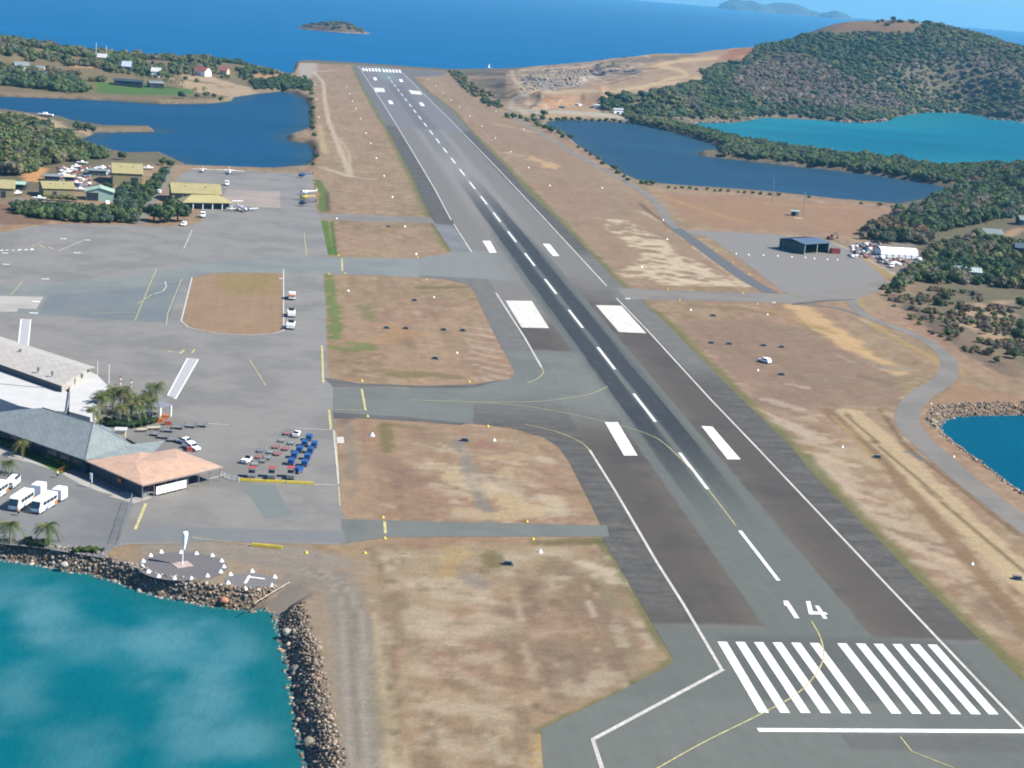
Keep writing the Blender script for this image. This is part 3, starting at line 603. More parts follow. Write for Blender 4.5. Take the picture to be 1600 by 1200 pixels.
for i in range(na):
    j = (i+1) % na
    for k in range(NR-1): Q2.append((n0+i*NR+k, n0+i*NR+k+1, n0+j*NR+k+1, n0+j*NR+k))
wc2 = np.zeros((len(V2), 3)); wc2[:] = SEA_DEEP; 
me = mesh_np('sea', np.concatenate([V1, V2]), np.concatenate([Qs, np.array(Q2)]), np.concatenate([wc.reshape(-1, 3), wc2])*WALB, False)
t = MT('sea_water', 0.5, 0.0)
c0 = t.attr('Col'); nn = t.noise(0.012, 5, 0.6, sc=(0.5, 1.5, 1), rot=0.3); mul = t.gray(nn, 0.88, 1.12)*t.gray(t.noise(0.8, 5, 0.7, sc=(1, 0.5, 1), rot=0.4), 0.93, 1.07)*t.gray(t.noise(0.0022, 4, 0.6, sc=(0.35, 2.2, 1), rot=0.12), 0.9, 1.1)
cmb = t.nt.nodes.new('ShaderNodeVectorMath'); cmb.operation = 'SCALE'; t.nt.links.new(c0, cmb.inputs[0]); t.nt.links.new(mul.k, cmb.inputs['Scale'])
t.col(cmb.outputs[0]); t.bump(t.noise(0.7, 6, 0.7, sc=(1, 0.55, 1), rot=0.5)*1.2+t.noise(0.05, 4, 0.6)*3.0, 0.3, 0.6)
gl = t.nt.nodes.new('ShaderNodeBsdfGlossy'); gl.inputs['Roughness'].default_value = 0.22; lw = t.nt.nodes.new('ShaderNodeLayerWeight'); lw.inputs['Blend'].default_value = 0.12; ms = t.nt.nodes.new('ShaderNodeMixShader')
fr_ = NX(t.nt, lw.outputs['Fresnel'])*0.16+0.015; t.nt.links.new(fr_.k, ms.inputs[0]); t.nt.links.new(t.b.outputs[0], ms.inputs[1]); t.nt.links.new(gl.outputs[0], ms.inputs[2]); t.nt.links.new(t.b.inputs['Normal'].links[0].from_socket, gl.inputs['Normal'])
t.nt.links.new(ms.outputs[0], [q for q in t.nt.nodes if q.type == 'OUTPUT_MATERIAL'][0].inputs[0])
tag(link('sea', me, t.m), 'calm blue sea with teal bays and darker lagoons', kind='structure')
# ================================================================== PAVEMENT
def asphalt(name, c_, var=0.1, tint=None, extra=None, rough=0.9):
    t = MT(name, rough, 0.2)
    base = tuple(v*ALB for v in L(*c_))
    c2 = tuple(v*ALB for v in L(*(tint or c_)))
    a = t.mix(base, c2, t.noise(0.05, 5, 0.6).ss(0.42, 0.62))
    g = t.gray(t.noise(0.22, 6, 0.65), 1-var, 1+var)*t.gray(t.noise(2.5, 4, 0.7), 1-var*0.5, 1+var*0.5)
    n = t.nt.nodes.new('ShaderNodeVectorMath'); n.operation = 'SCALE'; t.nt.links.new(a, n.inputs[0]); t.nt.links.new(g.k, n.inputs['Scale'])
    t.col(n.outputs[0]); return t.m
def sheet(name, pxs, mat, z, holes=(), label=None):
    o = MB().poly([G(a, b, 0)[:2]+(z,) for a, b in pxs], [[G(a, b, 0)[:2]+(z,) for a, b in h] for h in holes]).build(name, mat)
    return tag(o, label, kind='structure')
def ribbon_pts(P, w):
    """left and right borders of a strip of width w (number or list) along 2-D points"""
    n = len(P); Lf, Rt = [], []
    for i in range(n):
        a, b = P[max(i-1, 0)], P[min(i+1, n-1)]; dx, dy = b[0]-a[0], b[1]-a[1]; l = math.hypot(dx, dy) or 1
        ww = (w[i] if hasattr(w, '__len__') else w)/2
        Lf.append((P[i][0]-dy/l*ww, P[i][1]+dx/l*ww)); Rt.append((P[i][0]+dy/l*ww, P[i][1]-dx/l*ww))
    return Lf, Rt
def smooth_line(P, k=4):
    """Catmull-Rom through the points"""
    if len(P) < 3: return list(P)
    out = []; Q = [P[0]]+list(P)+[P[-1]]
    for i in range(1, len(Q)-2):
        for j in range(k):
            t_ = j/k; out.append(tuple(0.5*((2*Q[i][d])+(-Q[i-1][d]+Q[i+1][d])*t_+(2*Q[i-1][d]-5*Q[i][d]+4*Q[i+1][d]-Q[i+2][d])*t_**2+(-Q[i-1][d]+3*Q[i][d]-3*Q[i+1][d]+Q[i+2][d])*t_**3) for d in (0, 1)))
    return out+[tuple(P[-1][:2])]
def strip_mb(mb, P, w, z):
    Lf, Rt = ribbon_pts(P, w); n = len(P)
    zs = z if callable(z) else (lambda x, y: z)
    vs = [(p[0], p[1], zs(*p)) for p in Lf]+[(p[0], p[1], zs(*p)) for p in Rt]
    return mb.add(vs, [(n+i, n+i+1, i+1, i) for i in range(n-1)])
def road(name, pxs, w, mat, z, label=None, sm=True, zz=0.0):
    P = [p[:2] for p in GP(pxs, zz)]; P = smooth_line(P) if sm else P
    if hasattr(w, '__len__'):
        k = len(P); w = [float(np.interp(i/(k-1), np.linspace(0, 1, len(w)), w)) for i in range(k)]
    return tag(strip_mb(MB(), P, w, z).build(name, mat), label, kind='structure')
# runway surface: old and new asphalt strips, tyre rubber along the middle
t = MT('runway_asphalt', 0.88, 0.22)
def LA(*c_): return tuple(v*ALB for v in L(*c_))
wob = t.noise(0.12, 4, 0.6)*3.0-1.5
ax = t.x.abs(); axw = (t.x+wob*0.5).abs()
GRN, BRN, MID, LGT, PUR, SHO = LA(119, 123, 116), LA(102, 95, 87), LA(140, 136, 129), LA(162, 158, 151), LA(140, 136, 138), LA(104, 103, 101)
c_ = t.mix(MID, LGT, (1-(axw).ss(5, 15))*t.y.ss(380, 620))
c_ = t.mix(c_, PUR, t.y.ss(985, 1003))
c_ = t.mix(c_, LA(140, 152, 150), t.y.ss(1500, 1530)*(1-ax.ss(8, 11)))
left0 = 1-t.x.ss(-0.1, 0.1)
brn = (t.y+wob+left0*(-4.0)).ss(37, 40)*(1-t.y.ss(300, 420)); left = 1-t.x.ss(-0.1, 0.1)
flare = left*t.y.ss(160, 215)*(1-t.y.ss(262, 268))
brn = brn*(1-flare)*(1-left*t.y.ss(285, 330))
c_ = t.mix(c_, BRN, brn)
c_ = t.mix(c_, LA(116, 107, 97), brn*(1-ax.ss(10, 16))*0.8); c_ = t.mix(c_, LA(88, 85, 80), brn*t.noise(0.045, 5, 0.65).ss(0.45, 0.65)*0.7)
c_ = t.mix(c_, GRN, (1-axw.ss(9.2, 10.2))*(1-t.y.ss(400, 560)))
c_ = t.mix(c_, t.mix(LA(134, 137, 130), LA(124, 128, 122), t.noise(0.05, 5, 0.6).ss(0.42, 0.62)), flare)
c_ = t.mix(c_, GRN, 1-(t.y+wob+left0*(-4.0)).ss(36, 40)); c_ = t.mix(c_, LA(104, 106, 102), (1-(t.y-24).abs().ss(12, 16))*(1-(t.x-2).abs().ss(20, 23))*0.7)
c_ = t.mix(c_, LA(128, 131, 124), (1-t.y.ss(9, 12))*(1-t.x.ss(4, 6))*0.7)
c_ = t.mix(c_, LA(108, 108, 108), t.y.ss(-8, -6)*(1-t.y.ss(-2, -1))*t.x.ss(-10, -9)*0.6)
flareA = left0*t.y.ss(382, 388)*(1-t.y.ss(448, 456))*(0-t.x).ss(4, 22)
sho = axw.ss(22.6, 23.4)*t.y.ss(36, 60)*(1-flare)*(1-flareA)
c_ = t.mix(c_, LA(150, 154, 149), flareA*0.85)
stn = t.noise(0.16, 6, 0.7, sc=(0.5, 1.8, 1), rot=-0.3)
midz = t.y.ss(215, 260)*(1-t.y.ss(440, 470)*(1-t.y.ss(990, 1010)*0.8))
c_ = t.mix(c_, t.mix(LA(124, 123, 118), LA(134, 131, 124), t.noise(0.2, 6, 0.7).ss(0.4, 0.6)), axw.ss(22.6, 23.4)*t.y.ss(36, 60)*(1-flare)*(1-flareA)*midz)
c_ = t.mix(c_, t.mix(LA(90, 89, 85), LA(122, 118, 110), (stn*0.6+t.noise(0.5, 6, 0.75)*0.4).ss(0.38, 0.64)), sho*(1-midz))
rub1 = (ax-3.9).abs(); streak = t.noise(1.1, 3, 0.6, sc=(1, 0.012, 1)); patchy = t.noise(0.2, 5, 0.7, sc=(1, 0.5, 1))
rub = (1-(rub1-streak*3.2+patchy*1.3).ss(1.1, 2.4))*t.y.ss(85, 200)*(1-t.y.ss(430, 780))
rub = rub*(t.noise(0.5, 5, 0.7, sc=(1, 0.25, 1)).ss(0.3, 0.5)*0.35+0.65)
c_ = t.mix(c_, LA(30, 34, 41), rub)
c_ = t.mix(c_, LA(84, 88, 90), (1-ax.ss(5, 10))*(ax.ss(0.2, 1.6)*0.6+0.4)*t.y.ss(100, 220)*(1-t.y.ss(430, 800))*0.6)
c_ = t.mix(c_, LA(112, 112, 112), (1-(rub1-streak*2).ss(1, 4))*t.y.ss(700, 900)*(1-t.y.ss(1400, 1500))*0.5)
g = t.gray(t.noise(0.3, 6, 0.65), 0.92, 1.08)*t.gray(t.noise(3.0, 4, 0.7), 0.95, 1.05)*t.gray(t.noise(0.6, 4, 0.6, sc=(1, 0.05, 1)), 0.95, 1.05)
n = t.nt.nodes.new('ShaderNodeVectorMath'); n.operation = 'SCALE'; t.nt.links.new(c_, n.inputs[0]); t.nt.links.new(g.k, n.inputs['Scale']); t.col(n.outputs[0])
M_RWY = t.m
RWY = [(552, 101.5), (558, 115), (572, 144), (587, 171), (611, 212), (646, 280), (659, 310), (674, 341), (680, 349), (707, 392), (700, 397), (650, 403), (650, 433.5), (690, 436), (728, 444), (741, 455), (755, 487),
       (780, 537), (800, 572), (804, 583), (797, 592), (770, 598), (730, 602), (730, 661), (800, 669), (850, 684), (872, 698), (888, 720), (915, 772), (937, 817), (942, 845), (960, 872), (990, 925), (1053, 1030), (1040, 1043), (960, 1085), (845, 1140), (853, 1250),
       (1750, 1260), (1750, 1200), (1612, 1078), (1425, 897), (1350, 820), (1275, 745), (1235, 697), (1147, 612), (1085, 550), (1035, 500), (1000, 467), (960, 437), (927, 400), (880, 352), (818, 294), (800, 271), (736, 206), (705, 171), (665, 141), (645, 121), (690, 118), (700, 113), (640, 108.5)]
sheet('runway', RWY, M_RWY, 0.03, label='long grey asphalt runway with dark tyre marks')
M_TAXI = asphalt('taxiway_asphalt', (134, 137, 130), 0.08, (124, 128, 122)); M_APRON = asphalt('apron_asphalt', (160, 157, 151), 0.08, (146, 144, 139)); M_DKASP = asphalt('dark_asphalt', (116, 114, 112), 0.14, (100, 100, 98))
M_BLUEG = asphalt('bluish_asphalt', (152, 157, 152), 0.07, (142, 148, 145)); M_ROAD = asphalt('road_asphalt', (154, 149, 140), 0.08, (144, 139, 131)); M_CARP = asphalt('carpark_asphalt', (146, 147, 146), 0.07, (134, 136, 136))
M_DIRT = asphalt('gravel_road', (166, 155, 139), 0.09, (152, 143, 130)); M_CONC = asphalt('pale_concrete', (206, 202, 194), 0.06, (196, 190, 182)); M_PINKC = asphalt('pinkish_concrete', (190, 174, 164), 0.08, (172, 164, 156)); M_DIRT2 = asphalt('pale_dirt_track', (196, 182, 158), 0.1, (184, 170, 148))
ISL = [(300, 434), (330, 428), (390, 422), (442, 421), (443, 517), (425, 521), (395, 524), (350, 522), (320, 519), (295, 512), (284, 506), (282, 500), (292, 465)]
APRON = [(-200, 372), (0, 364), (60, 352), (110, 350), (250, 353), (300, 352), (316, 345), (320, 330), (300, 322), (268, 318), (262, 296), (285, 270), (300, 265), (400, 268), (487, 272), (490, 300), (494, 325), (500, 338), (507, 370), (513, 400), (508, 402), (505, 428),
         (509, 480), (511, 560), (513, 592), (530, 601), (535, 645), (521, 648), (524, 700), (529, 745), (536, 800), (538, 812), (540, 852), (420, 848), (330, 846), (260, 850), (200, 851), (178, 856), (209, 790), (190, 775), (95, 736), (40, 716), (-10, 696), (-200, 662)]
sheet('apron', APRON, M_APRON, 0.034, [ISL], 'wide grey aircraft apron')
sheet('cross_road', [(498, 333.5), (560, 335), (674, 340), (684, 349), (560, 346), (500, 342)], M_ROAD, 0.026)
sheet('taxiway', [(495, 401), (560, 403), (655, 403.5), (655, 434), (600, 431), (495, 427.5)], M_BLUEG, 0.042, label='curving bluish taxiway crossing the upper grass strip')
sheet('taxiway', [(520, 600), (560, 603), (660, 604), (740, 601.5), (740, 662.5), (640, 652), (560, 647), (520, 646)], M_TAXI, 0.040, label='wide taxiway joining apron and runway in the middle')
sheet('taxiway', [(533, 811), (700, 815.5), (948, 821), (952, 839), (750, 838.5), (600, 840), (560, 846), (536, 850)], M_TAXI, 0.042, label='narrow taxiway nearest the camera')
sheet('taxiway', [(962, 450), (1080, 455), (1190, 458), (1225, 460), (1300, 456), (1380, 438), (1398, 446), (1375, 455), (1340, 466), (1240, 474), (1100, 470), (980, 468)], M_ROAD, 0.042, label='taxiway leading right from the runway to the small hangar')
sheet('shoulder', [(506, 590), (560, 599), (660, 603), (740, 601), (792, 592), (740, 606), (660, 606.5), (520, 604)], M_DKASP, 0.047); sheet('shoulder', [(520, 645), (560, 647), (640, 652), (730, 661.5), (720, 664), (640, 658), (560, 653), (522, 654)], M_DKASP, 0.047)
sheet('shoulder', [(676, 349), (708, 352), (736, 394), (707, 394)], M_CARP, 0.046)
# left-hand patches of other ages
sheet('pavement_patch', [(-100, 452), (60, 442), (210, 430), (330, 409), (420, 402), (500, 401.5), (500, 427.5), (330, 426), (298, 432), (286, 450), (262, 505), (150, 499), (70, 495), (28, 494), (28, 487), (-100, 489)], M_BLUEG, 0.041)
sheet('pavement_patch', [(75, 462), (200, 452), (285, 440), (262, 504), (150, 498), (60, 491)], asphalt('slate_asphalt', (138, 145, 145), 0.06, (130, 139, 141)), 0.046)
sheet('concrete_pad', [(-80, 461), (68, 464), (57, 483), (28, 482), (27, 487.5), (-80, 487)], M_CONC, 0.051)
sheet('concrete_pad', [(354, 296), (437, 299), (438, 325), (372, 322), (346, 312)], M_PINKC, 0.045)
sheet('pavement_patch', [(378, 756), (430, 758), (456, 805), (414, 811)], asphalt('grey_green_asphalt', (138, 146, 142), 0.05), 0.045)
sheet('pavement_patch', [(200, 828), (260, 822), (420, 828), (538, 830), (540, 848), (330, 846), (190, 848)], asphalt('drain_strip_asphalt', (142, 144, 144), 0.07), 0.044)
sheet('car_park', [(-120, 690), (-20, 704), (50, 722), (90, 735), (128, 757), (160, 768), (200, 782), (209, 790), (178, 856), (160, 872), (110, 864), (60, 856), (-120, 838)], M_CARP, 0.036, label='grey car park beside the terminal')
sheet('footpath', [(-120, 676), (-10, 694), (40, 714), (95, 735), (140, 752), (185, 770), (190, 776), (160, 770), (128, 758), (90, 737), (50, 724), (-20, 706), (-120, 692)], M_CONC, 0.052)
sheet('lawn', [(30, 708), (60, 704), (112, 732), (95, 742), (70, 728)], MT('mown_lawn', 0.95, 0.1).col(tuple(v*ALB for v in L(98, 138, 62))).m, 0.056)
sheet('paved_corner', [(170, 776), (190, 769), (250, 764), (262, 770), (210, 787)], M_CONC, 0.062)
tag(MB().add((lambda u, n: [(RAMP0[0]-u[0]*3-n[0]*2.6, RAMP0[1]-u[1]*3-n[1]*2.6, SEA-1.1), (RAMP0[0]-u[0]*3+n[0]*2.6, RAMP0[1]-u[1]*3+n[1]*2.6, SEA-1.1), (RAMP1[0]+u[0]*.5+n[0]*2.6, RAMP1[1]+u[1]*.5+n[1]*2.6, 0.06), (RAMP1[0]+u[0]*.5-n[0]*2.6, RAMP1[1]+u[1]*.5-n[1]*2.6, 0.06)])(*(lambda d: ((d[0]/d[2], d[1]/d[2]), (d[1]/d[2], -d[0]/d[2])))((RAMP1[0]-RAMP0[0], RAMP1[1]-RAMP0[1], math.dist(RAMP0, RAMP1)))), [(0, 1, 2, 3)]).build('boat_ramp', M_DIRT), kind='structure')
cen = G(285, 885); n_ = 40
sheet_circle = MB().poly([(cen[0]+8.3*math.cos(2*math.pi*i/n_), cen[1]+7.7*math.sin(2*math.pi*i/n_), 0.054) for i in range(n_)]).build('windsock_circle', asphalt('dark_gravel_circle', (132, 128, 128), 0.06)); tag(sheet_circle, kind='structure')
cen2 = G(392, 908); tag(MB().poly([(cen2[0]+4.8*math.cos(2*math.pi*i/n_), cen2[1]+3.9*math.sin(2*math.pi*i/n_), 0.054) for i in range(n_)]).build('signal_circle', asphalt('gravel_circle', (142, 140, 138), 0.06)), kind='structure')
# roads
sheet('helipad_apron', [(1062, 360), (1105, 361), (1216, 367), (1290, 377), (1330, 392), (1372, 424), (1385, 442), (1300, 458), (1242, 463), (1222, 455), (1190, 430), (1150, 400), (1108, 371)], asphalt('smooth_grey_asphalt', (154, 150, 144), 0.05), 0.038, label='grey apron in front of the small blue-roofed hangar')
road('taxi_lane', [(1055, 357), (1085, 378), (1120, 404), (1160, 432), (1205, 458)], 6.5, asphalt('dark_lane_asphalt', (118, 120, 124), 0.06), 0.048)
road('perimeter_road', [(985, 288), (1008, 303), (1028, 320), (1042, 342), (1062, 360), (1085, 368)], [4, 5, 5, 7], M_ROAD, 0.044)
road('perimeter_road', [(795, 174), (815, 190), (850, 212), (890, 235), (930, 258), (985, 288), (1010, 303)], 4.5, M_ROAD, 0.03)
road('perimeter_road', [(1330, 462), (1335, 478), (1360, 497), (1400, 512), (1450, 534), (1476, 555), (1484, 575), (1472, 596), (1440, 616), (1420, 640), (1420, 664), (1446, 695), (1500, 742), (1560, 790), (1680, 880), (1850, 1010), (2060, 1180)], [5.5, 4.5, 4.2, 4.6, 5.8, 7, 7, 7, 7, 7, 7, 7], M_ROAD, 0.045, 'sealed road curving along the eastern edge of the airfield')
road('service_track', [(1225, 470), (1262, 476), (1310, 482), (1350, 495)], 2.6, asphalt('lane_asphalt', (126, 124, 122), 0.06), 0.04)
road('service_track', [(1238, 476), (1290, 470), (1335, 468)], 1.8, M_DKASP, 0.048)
road('shed_road', [(264, 262), (250, 290), (232, 315), (218, 340), (214, 350)], 6, M_ROAD, 0.03)
road('shed_road', [(-60, 305), (0, 308), (60, 314), (120, 318), (150, 320)], 4, M_ROAD, 0.03)
# ------------------------------------------------------------------ painted markings
M_YEL = paint('yellow_road_paint', (0.42, 0.37, 0.17), 0.7, 0.2, var=0.25, scale=0.8); M_FADE = paint('worn_white_paint', (0.42, 0.41, 0.39), 0.75, 0.2, var=0.2)
def worn_paint(name, c_, under, amt):
    t = MT(name, 0.75, 0.2); a = t.noise(0.9, 6, 0.75); b = t.noise(0.35, 5, 0.7, sc=(1, 0.25, 1)); f = (a*0.6+b*0.5).ss(0.5-amt*0.4, 0.72-amt*0.25)
    return t.col(t.mix(c_, under, f*0.75)).m
M_WHT = worn_paint('white_road_paint', (0.78, 0.78, 0.76), (0.40, 0.40, 0.39), 0.26); M_CRM = worn_paint('cream_road_paint', (0.50, 0.48, 0.42), (0.26, 0.25, 0.23), 0.3)
mk = {}
def mark(name, mat, z=0.075):
    if name not in mk: mk[name] = (MB(), mat)
    return mk[name][0]
def lines(name, mat, lst, w, z, sm=False):
    mb = mark(name, mat)
    for l in lst:
        P = [p[:2] for p in GP(l)]; P = smooth_line(P, 6) if sm else P
        strip_mb(mb, P, w, z)
def quads_px(name, mat, lst, z=0.075):
    mb = mark(name, mat)
    for q in lst: mb.poly([G(a, b)[:2]+(z,) for a, b in q])
lines('runway_side_stripe', M_CRM, [[(1600, 1140), (1353, 880), (1182, 699), (1110, 624), (1015, 520), (963, 466)], [(948, 447), (922, 419), (850, 341), (779, 265), (700, 184), (629, 114)],
      [(1128, 1047), (1068, 945), (1027, 880), (961, 767), (921, 703)], [(846, 574), (820, 528), (775, 458)], [(737, 394), (709, 350)], [(705, 344), (679, 295), (644, 236), (604, 170), (560, 103)]], 0.6, 0.07)
lines('runway_side_stripe', M_CRM, [[(1130, 1046.5), (926, 1156), (950, 1230)]], 0.75, 0.074)
lines('threshold_line', M_WHT, [[(1184, 1141), (1640, 1143.5)]], 1.3, 0.075)
kt = [1121, 1149, 1178, 1207, 1236, 1265, 1308, 1337, 1365, 1394, 1422, 1449]; kb = [1186, 1219, 1251, 1283, 1315, 1346, 1393, 1425, 1455, 1486, 1517, 1545]
quads_px('threshold_bars', M_WHT, [[(kb[i], 1114+i*0.25), (kb[i]+15.5, 1114.2+i*0.25), (kt[i]+14.5, 1003.3+i*0.42), (kt[i], 1003+i*0.42)] for i in range(12)])
quads_px('threshold_bars', M_WHT, [[(565.3+5*i, 106.3+0.15*i), (568.2+5*i, 106.4+0.15*i), (570.4+5*i, 111+0.2*i), (567.4+5*i, 111+0.2*i)] for i in range(6)]+[[(597+5*i, 108+0.2*i), (600+5*i, 108.2+0.2*i), (602.4+5*i, 112.8+0.2*i), (599.4+5*i, 112.8+0.2*i)] for i in range(6)])
quads_px('touchdown_marking', M_WHT, [[(945, 660), (965, 660), (996, 712), (975, 712)], [(1096, 666), (1113, 667), (1157, 718), (1137, 718)], [(754, 376.5), (766, 376.5), (776, 395), (765, 395)], [(848, 381), (859, 381.5), (874, 400.5), (864, 400)],
      [(583, 121), (587.5, 121), (589.5, 125.5), (585, 125.5)], [(622.9, 123.5), (628, 124), (630.5, 128), (625.5, 128)], [(606, 157), (612, 157.4), (615, 162.6), (609, 162.6)], [(654.6, 160), (660, 160.6), (664, 165.8), (658, 165.4)]])
quads_px('aiming_point_marking', worn_paint('worn_block_paint', (0.60, 0.59, 0.53), (0.34, 0.33, 0.29), 0.35), [[(790, 470), (831, 470.5), (858, 513), (815, 512)], [(931, 477), (971, 478), (1010, 521), (967, 519)], [(584, 137), (600, 137.8), (602, 144), (587, 144)], [(638, 140.6), (656.5, 142.8), (660, 148.3), (643, 147)]])
mb = mark('centreline_dashes', M_WHT)
for i in range(26):
    y0 = 66.73+59.133*i; mb.poly([(-0.4, y0, 0.075), (0.4, y0, 0.075), (0.4, y0+29.95, 0.075), (-0.4, y0+29.95, 0.075)])
def cpx(lst): return [(900+x*.4375, 880+y*.4375) for x, y in lst]
quads_px('runway_number', M_WHT, [cpx([(740, 135), (757, 135), (798, 198), (781, 198), (752, 153), (744, 152)]), cpx([(821, 137), (836, 137), (846, 172), (845, 184), (832, 183)])])
quads_px('runway_number', M_WHT, [cpx([(834, 172), (892, 177), (900, 185), (838, 184)])], 0.079)
quads_px('runway_number', M_WHT, [cpx([(853, 153), (867, 153), (898, 200), (883, 199)])], 0.083)
lines('taxi_guideline', M_YEL, [[(1020, 1205), (1100, 1160), (1185, 1118), (1240, 1088), (1270, 1060), (1286, 1030), (1283, 1000), (1268, 971)], [(950, 604), (925, 615), (890, 622), (830, 628), (740, 628), (640, 625)], [(740, 629), (830, 636), (950, 660), (1010, 678), (1040, 695), (1090, 745), (1150, 822)],
      [(846, 574), (849, 582), (840, 592), (825, 598)], [(820, 663), (870, 675), (905, 690), (921, 703)], [(1000, 437), (1003, 460)][:0]], 0.24, 0.078, True)
lines('taxi_guideline', M_YEL, [[(1407, 1152), (1425, 1175), (1490, 1200)], [(502, 540), (506, 600), (640, 607)], [(513, 640), (574, 641)], [(513, 640), (516, 672)], [(245, 420), (236, 440), (211, 501)], [(284, 436), (262, 490), (260, 508)], [(35, 440), (18, 460)], [(60, 352), (0, 366)], [(0, 397), (40, 390), (65, 378)],
      [(0, 380), (45, 376)], [(390, 562), (415, 603)], [(475, 362), (479, 400)], [(360, 378), (434, 383)], [(225, 488), (140, 490)], [(215, 475), (238, 460)], [(300, 840), (440, 858)], [(524, 674), (529, 745)], [(529, 760), (531, 790)]], 0.24, 0.078)
lines('taxi_hold_bar', M_YEL, [[(534, 404), (535, 424)], [(565, 608), (571, 641)], [(601, 815), (602, 834)], [(228, 787), (211, 828)]], 0.6, 0.08)
lines('taxi_hold_bar', M_YEL, [[(503, 540), (505, 598)], [(514, 641), (517, 670)], [(262, 548), (270, 551)], [(281, 553), (288, 547)], [(300, 552), (304, 546)], [(76, 386), (84, 390)], [(62, 383), (70, 388)]], 0.6, 0.08)
lines('apron_line', M_FADE, [[(300, 434), (283, 502)], [(283, 502), (295, 512), (340, 521), (395, 524), (430, 521), (443, 517), (443, 421)], [(300, 360), (287, 389)], [(0, 389), (240, 358)][:0], [(92, 392), (130, 376)], [(521, 672), (529, 757)], [(460, 669), (517, 672)], [(490, 757), (527, 758)], [(325, 662), (358, 664)], [(200, 780), (262, 768), (350, 742)], [(258, 440), (260, 448), (255, 455), (240, 460)]], 0.35, 0.08)
lines('apron_line', paint('kerb_white', (0.7, 0.68, 0.62), 0.8, 0.2), [[(300, 434), (283, 502)], [(283, 502), (295, 512), (340, 521), (395, 524), (430, 521), (443, 517), (443, 421)]], 0.45, 0.086)
lines('stand_marks', M_WHT, [[(94, 373), (104, 373.5)], [(132, 375), (142, 375.5)], [(115, 395), (126, 395.5)], [(3, 395.5), (13, 396)], [(4, 413), (15, 413.5)], [(65, 436), (77, 436.5)], [(46, 489), (59, 489.5)], [(50, 471), (62, 472)], [(437, 435), (441, 436)],
      [(0, 392), (5, 391)], [(9, 391.5), (13, 391)], [(19, 391.5), (22, 391)], [(29, 391.5), (32, 390)], [(39, 391), (42, 390)], [(49, 391), (51, 389)]], 1.1, 0.082)
lines('helipad_line', M_WHT, [[(383, 912), (390, 900)], [(390, 902), (414, 905)]], 0.5, 0.085)
quads_px('airfield_sign_marking', M_CRM, [[(976, 466), (984, 465.5), (986, 467.5), (978, 468)], [(526, 683), (537, 683), (538, 693), (527, 693)], [(1206, 472), (1212, 472), (1212, 474), (1206, 474)]])
# walkway strips across the apron
for q in ([(33, 499), (48, 499.5), (43, 551), (28, 545)], [(293, 560), (310, 561.5), (274, 624), (262, 618)]):
    quads_px('painted_walkway', paint('grey_walkway_paint', (0.30, 0.30, 0.305), 0.8, 0.2, var=0.05), [q], 0.07)
    lines('walkway_edging', M_WHT, [q+[q[0]]], 0.35, 0.083)
for nm, (mb, mat) in mk.items(): tag(mb.build(nm, mat), kind='structure')
# ================================================================== VEGETATION
def PX(x, y, z):
    d = np.stack([np.asarray(x)-CAM[0], np.asarray(y)-CAM[1], np.asarray(z)-CAM[2]], -1); w_ = d@_F
    return 800+FPX*(d@CR)/w_, 600-FPX*(d@CU)/w_
def ico(sub):
    bm = bmesh.new(); bmesh.ops.create_icosphere(bm, subdivisions=sub, radius=1.0)
    v = np.array([q.co[:] for q in bm.verts]); f = np.array([[q.index for q in p.verts] for p in bm.faces]); bm.free(); return v, f
ICO1, ICO2 = ico(1), ico(2)
def crown_np(seed, lobes=7, leaves=90, leaf=0.2, core=0.8, flat=0.8):
    """unit crown: lumpy dark core of several lobes with leaf clumps standing off it; triangles only; returns verts, tris, shade"""
    r = np.random.default_rng(seed); V, T, S = [], [], []
    n0 = 0; cs = []
    for k in range(lobes):
        a = r.uniform(0, 2*np.pi); rad = r.uniform(0.15, 0.58) if k else 0
        c_ = np.array([np.cos(a)*rad, np.sin(a)*rad, r.uniform(-0.25, 0.45)*flat]); s_ = r.uniform(0.36, 0.58)
        cs.append((c_, s_))
        if core:
            v, f = ICO1; v = v*(1+r.uniform(-0.3, 0.25, (len(v), 1)))*s_*core*np.array([1, 1, 0.85])+c_
            V.append(v); T.append(f+n0); n0 += len(v); S.append(np.full(len(v), r.uniform(0.85, 1.1)))
    for k in range(int(leaves*1.3)):
        c_, s_ = cs[r.integers(len(cs))]; d = r.normal(size=3); d[2] = abs(d[2])*0.9-0.25; d /= np.linalg.norm(d)
        p = c_+d*s_*r.uniform(0.85, 1.15)*np.array([1, 1, 0.85]); u = np.cross(d, r.normal(size=3)); u /= np.linalg.norm(u); w_ = np.cross(d, u)+d*r.uniform(-0.5, 0.5)
        l = leaf*r.uniform(0.6, 1.4)
        V.append(np.array([p+u*l, p-u*l*0.5+w_*l, p-u*l*0.6-w_*l])); T.append(np.array([[n0, n0+1, n0+2]])); n0 += 3; S.append(np.full(3, r.uniform(0.7, 1.45)))
    return np.concatenate(V), np.concatenate(T), np.concatenate(S)
def foliage_mat(name, bounce=1.0):
    t = MT(name, 0.85, 0.15); c0 = t.attr('Col'); g = t.gray(t.noise(0.9, 3, 0.6), 0.85, 1.15)
    n = t.nt.nodes.new('ShaderNodeVectorMath'); n.operation = 'SCALE'; t.nt.links.new(c0, n.inputs[0]); t.nt.links.new(g.k, n.inputs['Scale']); t.col(n.outputs[0])
    tl = t.nt.nodes.new('ShaderNodeBsdfTranslucent'); ms = t.nt.nodes.new('ShaderNodeMixShader'); ms.inputs[0].default_value = 0.32; ou_ = [q for q in t.nt.nodes if q.type == 'OUTPUT_MATERIAL'][0]
    t.nt.links.new(n.outputs[0], tl.inputs[0]); t.nt.links.new(t.b.outputs[0], ms.inputs[1]); t.nt.links.new(tl.outputs[0], ms.inputs[2]); t.nt.links.new(ms.outputs[0], ou_.inputs[0])
    return t.m
